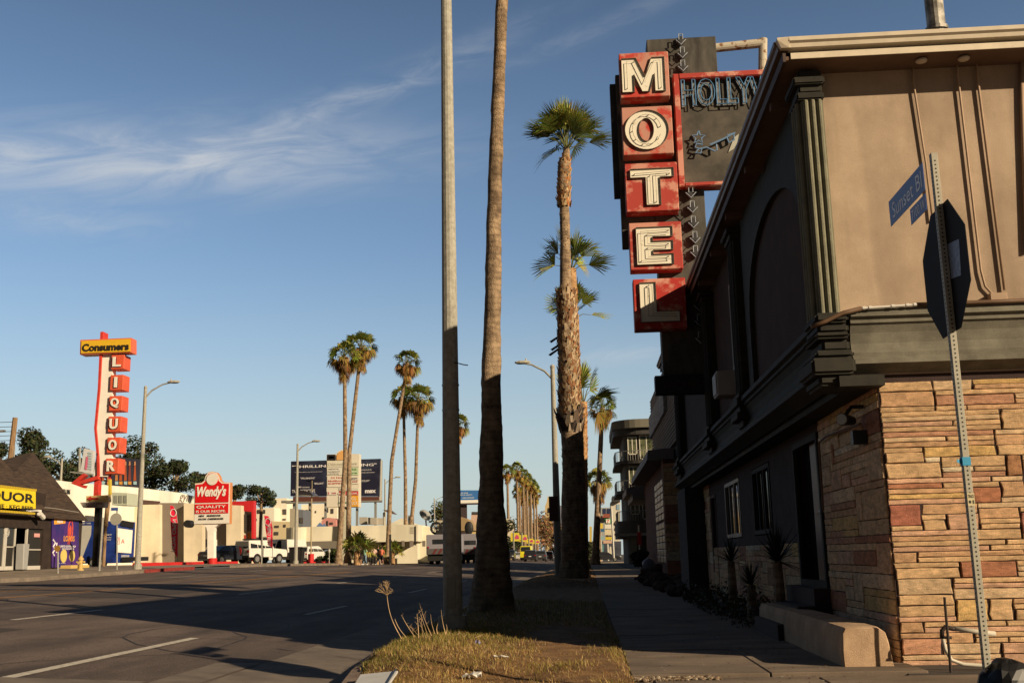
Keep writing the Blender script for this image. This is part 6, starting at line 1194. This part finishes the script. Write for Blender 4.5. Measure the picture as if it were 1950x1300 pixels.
# ---------------------------------------------------------------- beige block with carport
CY = 119; cb_ = thing('beige_block', 'long low beige windowless block with a rounded corner', 'building', (at(690,1070,Y=CY).x, CY, 1))
cw = mat('cream_render', (.68,.63,.49), .9, .05, .4, streak=.16, kscale=(.4,.4,.1))
wallY('upper_wall', [(567,1034),(795,1030),(795,998),(567,1003)], CY, cw, 12, cb_); wallY('lower_wall', [(650,1074),(795,1072),(795,1028),(650,1031)], CY+2.5, cw, 9, cb_); wallY('fascia_band', [(564,1044),(652,1044),(652,1029),(564,1031)], CY-1.2, flat('taupe_band', (.17,.15,.12), .8), 1.1, cb_)
wallY('carport_back', [(566,1072),(652,1072),(652,1040),(566,1040)], CY+8, flat('carport_dark', (.05,.045,.04), .8), .5, cb_); wallY('end_wall', [(793,1070),(818,1070),(818,1003),(793,1001)], CY+4, cw, 10, cb_)
b = MB(); q = at(557, 1060, Y=CY-2); b.tube([(q.x, CY, .6), (q.x, CY, at(557,1003,Y=CY-2).z)], .95, 20); b.tube([(q.x-.9, CY+1.5, .6), (q.x-.9, CY+1.5, at(545,1004,Y=CY).z)], .8, 16); build('rounded_corner', b, cw, cb_, smooth=False)
wallY('downpipe', [(570,1023),(573,1023),(573,1003),(570,1003)], CY-.1, blackp, .1, cb_); wallY('downpipe', [(790.5,1038),(792,1038),(792,1001),(790.5,1001)], CY-.1, blackp, .1, cb_)
for x0, x1 in ((765,770),(780,787),(804,810)): wallY('grey_panel', [(x0,1040),(x1,1040),(x1,1029),(x0,1029)], CY-.15, tp, .1, cb_)
b = MB(); tY(b, 'GUITAR', 781, 788, 1003, 1006, CY-.05); tY(b, 'REPAIR', 781, 788, 1009, 1012, CY-.05); 
b = MB()
for k in range(4):
    for j in range(3): pY(b, [(781+j*2.6,1005+k*3.4),(783+j*2.6,1005+k*3.4),(783+j*2.6,1003+k*3.4),(781+j*2.6,1003+k*3.4)], CY-.04, .03)
build('faint_lettering', b, flat('faint_ink', (.42,.38,.30), .8), cb_)
fx = thing('iron_fence', 'dark iron bar fence along the far pavement', 'fence', (-26, 125, 1)); b = MB()
for k in range(70): px = 740+k*1.05; a = at(px, 1072, X=-26.2); b.tube([(a.x, a.y, GZ(-26.2, a.y)), (a.x, a.y, at(px, 1041, X=-26.2).z)], .025, 4, cap=False)
build('bar', b, blackp, fx)['kind'] = 'stuff'; b = MB(); 
for y in (1043, 1069): b.tube([at(740, y, X=-26.2), at(813, y, X=-26.2)], .04, 4)
build('rail', b, blackp, fx)
for px in (741, 790, 808): b = MB(); a = at(px, 1072, X=-26.2); b.box(a.x-.2, a.x+.2, a.y-.2, a.y+.2, GZ(-26.2,a.y), at(px,1044,X=-26.2).z); build('fence_post', b, whp, fx)
b = MB(); pY(b, [(741,1072),(744,1072),(744,1017),(741,1017)], 110, .3); tag(build('banner_post', b, blackp), 'tall black upright board between the leaning palms', 'post')
# rooftop things, background houses
rt = thing('roof_unit', 'grey ventilation boxes on the beige block roof', 'roof unit', tuple(at(705, 998, Y=124))); 
for i, q in enumerate(([(701,998),(717,998),(717,985),(701,985)], [(720,998),(728,998),(728,986),(720,986)], [(684,998),(699,998),(699,984),(684,984)])): wallY('casing', q, 124+i, flat('roof_unit_grey', (.35,.32,.27), .7), 1.5, rt)
t_ = thing('tent_roof', 'pale pointed canopy roof behind the beige block', 'canopy', tuple(at(765, 1000, Y=140))); b = MB(); a, c, d = at(735,1000,Y=140), at(792,1000,Y=140), at(765,986,Y=143); b.add([a, c, (c.x,147,c.z), (a.x,147,a.z), d], [(0,1,4),(1,2,4),(2,3,4),(3,0,4)]); build('cloth', b, cw, t_)
t_ = thing('satellite_dish', 'grey satellite dish on the roof left of the thick lamp pole', 'dish', tuple(at(812, 1000, Y=135))); b = MB(); c_ = at(810, 980, Y=135); b.tube([c_, c_+V(.12,-.12,.12)], [.85,.5], 16); build('dish', b, flat('dish_grey', (.3,.3,.28), .5), t_); b = MB(); b.tube([c_, at(812,1002,Y=135)], .1, 6); build('mast', b, metal, t_); b = MB(); b.box(c_.x-2.2, c_.x-1.6, 135, 136, c_.z-2, c_.z); build('equipment_box', b, metal, t_)
def block(label, q, Y, c, wins=(), cat='building', name='distant_building', roofc=None):
    t_ = thing(name, label, cat, (at(q[0][0], 1060, Y=Y).x, Y, 0)); wallY('wall', q, Y, flat('wall_%d_%d_%d' % tuple(int(v*100) for v in c), c, .9), 4, t_)
    for x0, y0, x1, y1 in wins: wallY('window', [(x0,y1),(x1,y1),(x1,y0),(x0,y0)], Y-.1, flat('far_window', (.07,.06,.055), .3), .08, t_)
    return t_
block('white apartment block with two rows of windows left of the billboard', [(484,1045),(522,1045),(522,966),(484,968)], 165, (.72,.67,.55), ((490,970,497,977),(500,970,505,977),(484,987,489,991)))
block('white stair tower rising above the apartments', [(519,1045),(546,1045),(546,948),(519,948)], 168, (.72,.67,.55), ((538,969,545,979),(538,987,544,990)))
block('white flats under the right half of the film billboard', [(574,1010),(642,1010),(642,958),(574,960)], 172, (.72,.66,.53), ((582,970,586,977),(590,970,594,977),(600,972,602,976),(620,966,625,975),(630,968,635,977),(614,984,619,988)))
block('cream low house behind the off-road car', [(512,1040),(560,1040),(560,993),(512,992)], 150, (.55,.45,.28), ((523,1000,531,1004),(540,998,544,1003),(522,1012,530,1018)))
block('beige square tower behind the rounded corner', [(552,1005),(564,1005),(564,968),(552,968)], 128, (.36,.32,.24)); block('grey tower strip beside the beige one', [(565,1005),(577,1005),(577,970),(565,970)], 129, (.12,.13,.15), ((571,985,577,995),))
t_ = block('pink arched house above the beige block', [(612,1002),(640,1002),(640,989),(634,986),(625,985),(616,988),(612,992)], 150, (.55,.25,.22), ((622,991,625,1001),(628,994,634,998))); b = MB(); pY(b, [(602,1002),(621,1002),(618,996),(614,999),(609,994)], 149, .2); build('blue_mountain_mural', b, flat('mural_blue', (.12,.2,.38), .8), t_)
block('pale house left of the second truck roof', [(832,1010),(846,1010),(846,990),(832,990)], 170, (.42,.38,.28)); block('small pink upper storey right of the thick lamp pole', [(896,1000),(912,1000),(912,975),(898,974)], 200, (.55,.38,.30), ((898,974,911,979),)); block('yellow wall glimpsed right of the lamp pole', [(896,1040),(915,1040),(915,996),(896,998)], 180, (.55,.42,.18))
t_ = thing('gabled_house', 'brown gabled roof between the lamp pole and the palm trunk', 'building', tuple(at(885,1040,Y=160))); b = MB(); pY(b, [(868,1010),(905,1010),(889,987),(880,984),(868,984)], 160, 8); build('roof', b, flat('tan_roof', (.30,.21,.11), .8), t_)
block('white gable wall just right of the near palm trunk', [(955,1042),(976,1042),(976,990),(966,987),(955,991)], 230, (.60,.52,.40))
# church tower and city beyond
t_ = thing('church_tower', 'small ornate cream tower beyond the distant palms', 'tower', tuple(at(1044,1040,Y=520))); b = MB(); pY(b, [(1038,1060),(1051,1060),(1051,962),(1047,955),(1046,946),(1043,944),(1041,956),(1038,963)], 520, 4); build('tower', b, flat('tower_cream', (.50,.38,.20), .8), t_); b = MB(); pY(b, [(1043,976),(1046,976),(1046,968),(1044.5,966),(1043,968)], 519.8, .1); build('window', b, dark, t_)
block('grey office tower behind the parking sign', [(1063,1060),(1075,1060),(1075,962),(1063,962)], 900, (.16,.17,.22)); block('paler office tower beside it', [(1074,1060),(1086,1060),(1086,975),(1074,975)], 980, (.24,.25,.30))
# ---------------------------------------------------------------- film billboard and shop pylon
t_ = thing('film_billboard', 'dark blue film billboard with white review quotes', 'billboard', tuple(at(640, 960, Y=150))); b = MB(); pY(b, [(553,944),(722,944),(724,873),(554,878)], 150, .8); bp_ = build('panel', b, mat('poster_midnight', (.020,.020,.045), .5, .3, .12, c2=(.06,.08,.13), lo=.45, hi=.75), t_)
b = MB(); tY(b, '"THRILLING & GRIPPING"', 556, 717, 881.5, 891, 149.93, .02); tY(b, '"IRRESISTIBLE and EVOCATIVE"', 561, 614, 897, 899.5, 149.95); tY(b, '"SPELLBINDING"', 572, 600, 908, 912, 149.95); tY(b, '"BRILLIANT"', 598, 617, 918, 922, 149.95); tY(b, 'HBO', 564, 574, 925.5, 928.5, 149.95, .03); tY(b, 'ORIGINAL', 575, 590, 926, 928.5, 149.95); tY(b, 'TRUE DETECTIVE', 556, 600, 931, 938, 149.95, .0)
tY(b, '*****', 687, 708, 893, 896.5, 149.95, .03); tY(b, '"EXHILARATING"', 686, 714, 898, 900.5, 149.95); tY(b, '"EXCELLENT"', 686, 704, 913, 917, 149.95); tY(b, 'max', 695, 716, 932, 938.5, 149.93, .05); build('lettering', b, flat('poster_white', (.68,.65,.66)), bp_)
b = MB(); pY(b, [(558,955),(721,953),(721,945),(558,945)], 149.6, .6); build('skirt', b, flat('maroon_skirt', (.10,.035,.025), .7), t_)
b = MB(); 
for px in (560, 590, 620, 650, 680, 715): a = at(px, 950, Y=150.5); b.box(a.x-.15, a.x+.15, 150.4, 150.8, 3, a.z)
b.tube([at(545,957,Y=149), at(728,954,Y=149)], .14, 5); b.tube([at(724,956,Y=150.8), at(725,876,Y=150.8)], .3, 5); b.tube([at(536,955,Y=150), at(575,955,Y=150)], .2, 5); build('frame', b, metal, t_)
KY = 104; t_ = thing('shopping_centre_sign', 'tall cream pylon sign of many small shop panels', 'sign', tuple(at(652, 1075, Y=KY))); b = MB(); pY(b, [(622,965),(684,965),(684,864),(667,863.5),(664,859),(657,856),(650,856),(644,859),(640,864),(622,865)], KY, .9); kb = build('cabinet', b, flat('pylon_cream', (.62,.58,.48), .6), t_)
b = MB(); q = at(651, 1070, Y=KY+.4); b.tube([(q.x, KY+.5, .8), (q.x, KY+.5, at(652, 960, Y=KY).z)], .42, 14); build('column', b, mat('pylon_column', (.30,.28,.21), .8), t_)
def kp(x0, x1, y0, y1, c, ts=(), tc=(.4,.05,.05)): return spanel('shop_panel', x0, x1, y0, y1, c, KY-.06, kb, ts, tc, .05)
kp(623.5, 639, 865, 876, (.015,.012,.012)); kp(626, 636, 868.5, 872.5, (.5,.01,.01)); b = MB(); pY(b, [(641,875.5),(665,875),(665,866),(662,861),(657,858),(650,858),(645,861),(641,867)], KY-.07, .04); build('orange_arch', b, flat('pylon_orange', (.62,.34,.12), .6), kb)
kp(623, 683, 877, 888, (.60,.57,.46), [('Oakwood Gardens', 625, 680, 879, 886)], (.48,.46,.38)); kp(623, 651, 890, 904, (.6,.58,.5), [('MEDICAL', 626, 646, 891, 894), ('PHARMACY', 625, 648, 896, 899), ('OPTICAL', 626, 646, 900, 903)], (.30,.28,.26)); kp(653, 682, 890, 904, (.42,.52,.34), [('SMOKE', 655, 679, 891, 895.5), ('CIGARETTES', 655, 680, 899, 902)], (.12,.25,.10))
kp(623, 658, 906, 927, (.62,.58,.49), [('24 Hrs', 630, 652, 907, 911), ('MailBoxes', 625, 657, 913, 917), ('SHIPPING', 625, 657, 918, 922)], (.50,.12,.10)); kp(661, 682, 906, 913, (.6,.57,.48), [('BODY', 670, 681, 909, 912)], (.10,.10,.16)); kp(661, 682, 914, 921, (.6,.57,.48), [('SHOP', 671, 681, 915, 918)], (.45,.08,.08)); kp(646, 682, 928, 934, (.56,.55,.46), [('PIZZA', 648, 657, 930, 933)], (.35,.3,.28))
kp(623, 641, 935, 942, (.6,.56,.5), [('5', 624.5, 627, 936.5, 941), ('DAYS', 632, 640, 937, 940)], (.5,.06,.08)); kp(646, 682, 935, 942, (.50,.04,.05), [('ROLL N', 644, 664, 937, 941), ('BOWL', 667, 681, 937, 941)], (.7,.66,.6)); kp(645, 662, 943, 964, (.62,.60,.52), [('DOCTOR', 645, 660, 955, 958.5)], (.05,.22,.10)); kp(664, 682, 943, 964, (.66,.32,.03), [('EGG', 666, 678, 946, 952), ('TUCK', 666, 681, 954, 961)], (.75,.65,.5))
b = MB(); pY(b, [(648,950),(656,950),(656,947),(648,947)], KY-.1, .03); pY(b, [(650.5,953),(653.5,953),(653.5,944),(650.5,944)], KY-.11, .03); build('green_cross', b, flat('cross_green', (.02,.28,.08), .5), kb)
t_ = simple_sign('blue_billboard', 'blue and white billboard between the lamp pole and the near palm', 864, 916, 933, 958, 210, (.04,.15,.40), 'billboard', [('PLAY FOR', 874.5, 891, 937, 939.5), ('MENTAL HEALTH', 874.5, 899, 940.5, 943), ('1-800-GAMBLER', 880, 903, 946, 948.5)], (.72,.74,.70), pole=False)
b = MB(); pY(b, [(864,958),(916,957.5),(916,951),(864,952)], 209.8, .1); build('white_strip', b, flat('letter_white', (.75,.73,.66)), t_); b = MB(); a = at(883, 960, Y=210.5); b.box(a.x-.6, a.x+.6, 210.2, 211, 0, a.z+.3); a2 = at(864,960,Y=210); b.box(a2.x, a.x+3, 209.5, 210.2, a.z-.1, a.z+.2); build('column', b, flat('dark_column', (.05,.035,.035), .7), t_)
# pines and other trees on the left
pg = 'dark pines behind the shops'
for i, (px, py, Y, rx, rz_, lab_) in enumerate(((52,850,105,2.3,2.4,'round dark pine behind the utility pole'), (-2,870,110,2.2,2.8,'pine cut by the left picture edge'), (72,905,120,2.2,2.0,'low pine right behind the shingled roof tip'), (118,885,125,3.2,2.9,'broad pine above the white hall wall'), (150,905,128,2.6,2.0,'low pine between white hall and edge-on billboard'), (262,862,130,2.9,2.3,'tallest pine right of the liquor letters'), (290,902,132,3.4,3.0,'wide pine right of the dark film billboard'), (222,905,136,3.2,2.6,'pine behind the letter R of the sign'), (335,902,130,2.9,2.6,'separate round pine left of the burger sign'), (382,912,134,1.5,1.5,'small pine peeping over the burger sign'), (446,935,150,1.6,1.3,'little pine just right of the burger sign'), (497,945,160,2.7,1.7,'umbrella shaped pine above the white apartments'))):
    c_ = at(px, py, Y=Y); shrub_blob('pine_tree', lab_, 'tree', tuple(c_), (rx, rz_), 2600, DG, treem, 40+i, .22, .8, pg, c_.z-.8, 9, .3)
c_ = at(834, 975, Y=190); shrub_blob('leafy_tree', 'airy tree behind the house left of the thick pole', 'tree', tuple(c_), (3.2,2.4), 900, [(.06,.075,.025),(.09,.09,.03)], treem, 70, .3, .8, None, c_.z, 9, .25)
for px, py, Y, rx, rz_, lab_ in ((958,1020,230,4,4,'dark tree right of the near palm trunk'), (972,1030,250,4,3,'lower dark tree beside the banner poles'), (1062,1035,250,3.5,5,'dark tree behind the right hand street lamp'), (1030,1010,420,8,9,'brown leafless clump below the distant palms'), (1012,1022,400,9,8,'russet clump behind the banner poles'), (1050,1025,430,7,9,'sandy coloured dry fronds near the church tower'), (1078,1030,300,4,5,'far tree glimpsed left of the booted trunk'), (1128,1052,140,1.4,1.6,'green shrub at the foot of the slender palm')):
    c_ = at(px, py, Y=Y); cols = DG if 'dark' in lab_ or 'green' in lab_ else [(.22,.12,.06),(.30,.19,.08),(.16,.10,.05)]
    shrub_blob('street_tree' if rx > 2 else 'shrub', lab_, 'tree' if rx > 2 else 'shrub', tuple(c_), (rx, rz_), 1500, cols, treem, int(px), .35 if Y < 300 else .6, .9, None, max(.5, c_.z), 8, .3)
# ---------------------------------------------------------------- banners, far traffic, trucks
def banner(px, y0, y1, Y, lab_, right):
    x_ = at(px, 1060, Y=Y).x; z0 = G(x_, Y); t_ = thing('banner_pole', lab_, 'banner pole', (x_, Y, z0), 'banner poles down the street'); b = MB(); b.tube([(x_, Y, z0), (x_, Y, at(px, y0-4, Y=Y).z)], .14, 6); build('pole', b, metal, t_)
    za, zb = at(px, y1, Y=Y).z, at(px, y0, Y=Y).z; w = 1.15
    b = MB(); b.box(x_+.12, x_+w, Y-.04, Y, za, zb); k = build('banner', b, flat('banner_yellow', (.62,.50,.05), .6), t_); b = MB(); xm = x_+.12+(w-.12)*.5; h = zb-za; b.prism([(x_+.25,Y-.07,za+h*.25),(x_+w-.1,Y-.07,za+h*.25),(x_+w-.1,Y-.07,za+h*.55),(xm,Y-.07,za+h*.8),(x_+.25,Y-.07,za+h*.5)], (0,.02,0)); build('magenta_mark', b, flat('banner_magenta', (.50,.06,.16), .6), k)
    b = MB(); b.box(x_-.6, x_-.12, Y-.04, Y, za, zb); build('banner', b, flat('banner_yellow', (.62,.50,.05)), t_)
banner(979, 1014, 1030, 215, 'nearest banner pole, left of the yellow van', 1); banner(995, 1018, 1031, 240, 'second banner pole above the yellow van', 1); banner(1008, 1025, 1034, 275, 'third banner pole from the yellow van', 1); banner(1020, 1027, 1035, 300, 'farthest small banner pole in the row', 1)
road_cars = 'cars in the far traffic'
car('bright yellow van ahead in the far traffic', 'van', 'van', GP(1004, 190), rad(88), (.66,.60,.03), road_cars, 'moving_car'); car('black estate car tailing the yellow van', 'car', 'suv', GP(1011, 168), rad(90), (.02,.02,.028), road_cars, 'moving_car'); car('dark grey car right of the black estate', 'car', 'suv', GP(1030, 176), rad(90), (.05,.05,.06), road_cars, 'moving_car')
car('dark red car third from the yellow van', 'car', 'suv', GP(1044, 200), rad(90), (.06,.03,.035), road_cars, 'moving_car'); car('small dark car at the right end of the traffic', 'car', 'sedan', GP(1056, 215), rad(90), (.04,.04,.05), road_cars, 'moving_car'); car('white car left of the yellow van', 'car', 'sedan', GP(985, 215), rad(-90), (.5,.5,.48), road_cars, 'moving_car'); car('black car at the edge of the near palm trunk', 'car', 'suv', GP(970, 180), rad(-90), (.03,.03,.035), road_cars, 'moving_car')
car('blue car by the booted palm trunk', 'car', 'sedan', GP(1072, 150), rad(90), (.03,.05,.12), road_cars, 'moving_car'); car('dark low car parked before the far shopfront', 'car', 'sedan', GP(1152, 160), rad(0), (.03,.03,.035), None)
def truck(label, x0, x1, y0, Y, reels):
    a, c = at(x0, 1070, Y=Y).x, at(x1, 1070, Y=Y).x; z0 = G((a+c)/2, Y); t_ = thing('utility_truck', label, 'truck', ((a+c)/2, Y, z0)); zt_ = at((x0+x1)/2, y0, Y=Y).z; tw = flat('truck_white', (.24,.23,.26), .5)
    b = MB(); b.box(a, c, Y, Y+7, z0+.95, zt_); build('box_body', b, tw, t_, bevel=.05); b = MB(); b.box(a+.65, c-.05, Y-.04, Y, z0+2.0, z0+2.45); build('rear_window', b, glass, t_)
    b = MB(); b.box(a+.1, c-.1, Y-.06, Y, z0+1.0, z0+1.55); ch_ = build('chevron_board', b, flat('chevron_grey', (.10,.09,.09), .5), t_); b = MB()
    for k in range(5): x = a+.6+k*.55; b.prism([(x,Y-.08,z0+1.03),(x+.22,Y-.08,z0+1.03),(x+.52,Y-.08,z0+1.52),(x+.30,Y-.08,z0+1.52)], (0,.02,0))
    build('red_stripe', b, flat('stripe_red', (.13,.025,.025), .5), ch_); b = MB(); b.box(a+.1, c-.1, Y+.2, Y+6.8, z0+.35, z0+.95); build('chassis', b, blackp, t_)
    for x in (a+.35, c-.35):
        for y in (Y+1.2, Y+5.8): b = MB(); b.tube([(x-.18, y, z0+.48), (x+.18, y, z0+.48)], .48, 14); build('wheel', b, tyre, t_, bevel=.02)
    for x in (a+.2, c-.2): b = MB(); b.box(x-.08, x+.08, Y-.06, Y, z0+1.6, z0+1.75); build('tail_lamp', b, redl, t_)
    if reels:
        for dx, dy in ((.9, 1), (1.75, 1)):
            b = MB(); cx, cz = a+dx, zt_+.65
            for k in range(14): an = k*2*math.pi/14; p = V(cx+.55*math.cos(an), Y+dy, cz+.55*math.sin(an)); q_ = V(cx+.55*math.cos(an+.45), Y+dy, cz+.55*math.sin(an+.45)); b.tube([p, q_], .13, 6); b.tube([p, (cx, Y+dy, cz)], .03, 4)
            build('cable_reel', b, blackp, t_)
        b = MB(); b.box(a+.9, c, Y+.6, Y+4, zt_, zt_+.45); build('roof_gear', b, blackp, t_)
    return t_
truck('white equipment truck with cable reels on its roof', 812, 868, 1017, 108, True); t2 = truck('second pale truck between lamp pole and palm trunk', 874, 908, 1016, 118, False); b = MB(); c_ = at(893, 1005, Y=120); b.ball(tuple(c_), .5, .3, .75, 12, 8); build('roof_reel', b, blackp, t2)
# ---------------------------------------------------------------- people
def body_mesh(seed):
    rr = random.Random(seed); J, E, R = [], [], []
    def j(p, r_, par=None): J.append(p); R.append(r_); (E.append((par, len(J)-1)) if par is not None else None); return len(J)-1
    st = rr.uniform(.06,.16)
    pel = j((0,0,.92), .13); wa = j((0,0,1.08), .115, pel); chs = j((0,.0,1.32), .14, wa); nk = j((0,0,1.46), .055, chs); hd = j((0,.01,1.56), .085, nk); hd2 = j((0,.015,1.66), .095, hd); j((0,.01,1.73), .06, hd2); j((0,-.10,1.60), .018, hd)
    for s in (-1, 1):
        hp = j((s*.09,0,.86), .09, pel); kn = j((s*.11, -s*st*.6, .48), .06, hp); an = j((s*.11, s*st, .09), .04, kn); j((s*.12, s*st-.16, .04), .035, an)
        sh = j((s*.19,0,1.38), .055, chs); el_ = j((s*.25,.03,1.12), .042, sh); wr = j((s*.24,-.08-.1*rr.random(),.90), .03, el_); pm = j((s*.24,-.11,.83), .032, wr)
        for k in range(4): f = j((s*(.22+.012*k), -.125-.01*k, .77+.004*k), .011, pm); j((s*(.22+.012*k), -.12, .73+.008*abs(k-1.5)), .009, f)
        j((s*.21,-.15,.80), .012, pm)
    me = bpy.data.meshes.new('body'); me.from_pydata(J, E, []); o = bpy.data.objects.new('b', me); COL.objects.link(o); sk_ = o.modifiers.new('s', 'SKIN'); 
    for i, v in enumerate(me.skin_vertices[0].data): v.radius = (R[i], R[i]*.85)
    me.skin_vertices[0].data[0].use_root = True
    ss = o.modifiers.new('u', 'SUBSURF'); ss.levels = 1; dg = bpy.context.evaluated_depsgraph_get(); m2 = bpy.data.meshes.new_from_object(o.evaluated_get(dg)); bpy.data.objects.remove(o)
    for p in m2.polygons: p.use_smooth = True
    return m2, st
skin = flat('skin', (.36,.20,.13), .6); BM = [body_mesh(k) for k in range(3)]
def person(label, px, Y, rz, top, legs, hair, k=0, shorts=False, sc_=1.0):
    x_, y_, z_ = GP(px, Y); t_ = thing('person', label, 'person', (x_, y_, z_), 'people waiting on the far pavement'); t_.rotation_euler = (0,0,rz); t_.scale = (sc_,)*3; me, st = BM[k]
    o = bpy.data.objects.new('body', me); COL.objects.link(o); o.parent = t_
    if not me.materials: me.materials.append(skin)
    def cm(c): return flat('cloth_%d_%d_%d' % tuple(int(v*100) for v in c), c, .9)
    b = MB(); b.tube([(0,0,.92),(0,0,1.1),(0,0,1.32),(0,0,1.42),(0,0,1.46)], [.165,.15,.185,.14,.07], 12)
    for s in (-1, 1): b.tube([(s*.15,0,1.40),(s*.22,.015,1.24),(s*.25,.03,1.12)], [.075,.065,.06], 8)
    build('shirt', b, cm(top), t_, world=False, smooth=True); b = MB(); b.tube([(0,0,.98),(0,0,.84)], [.16,.15], 12)
    for s in (-1, 1): b.tube([(s*.09,0,.88),(s*.11,-s*st*.6,.5)] + ([] if shorts else [(s*.11,s*st,.12)]), [.105,.08] + ([] if shorts else [.06]), 8)
    build('trousers', b, cm(legs), t_, world=False, smooth=True); b = MB(); b.ball((0,.03,1.67), .115, .115, .12, 10, 6); 
    if seed_hair(label): b.ball((0,.08,1.55), .09, .05, .14, 8, 5)
    build('hair', b, cm(hair), t_, world=False, smooth=True)
    for s in (-1, 1): b = MB(); b.ball((s*.12, s*st-.07, .05), .055, .14, .06, 8, 5); build('shoe', b, cm((.55,.53,.5) if k else (.05,.05,.05)), t_, world=False)
def seed_hair(l): return 'long' in l
PYy = 103
person('person in a mint top at the left end, by the big low palm', 679, PYy+2, .3, (.22,.42,.30), (.03,.035,.04), (.04,.025,.02), 0, sc_=.95); person('long haired person in a black top and pale shorts', 686, PYy, 2.6, (.03,.02,.025), (.03,.02,.025), (.03,.02,.015), 1, True)
person('person in a loose mint shirt and blue jeans', 695, PYy-1, 2.9, (.28,.50,.36), (.16,.24,.34), (.05,.03,.02), 2); person('person in dark red standing at the middle of the group', 706, PYy+1, .5, (.10,.03,.04), (.03,.03,.035), (.03,.02,.02), 0); person('person in a pale pink top and black trousers', 712, PYy-.5, 3.4, (.60,.40,.34), (.02,.02,.025), (.04,.02,.02), 1)
person('person in a grey green shirt and jeans beside the one in orange', 720, PYy, 2.8, (.14,.20,.15), (.14,.20,.27), (.05,.03,.02), 2, sc_=1.03); person('person in an orange top and black shorts at the right end', 727, PYy-.4, 3.0, (.55,.16,.09), (.02,.02,.02), (.04,.025,.02), 0, True, .97)
person('seated looking dark figure by the utility box on the pavement', 1128, 150, 1.0, (.03,.03,.04), (.03,.03,.03), (.03,.02,.02), 0, sc_=.8) if False else None
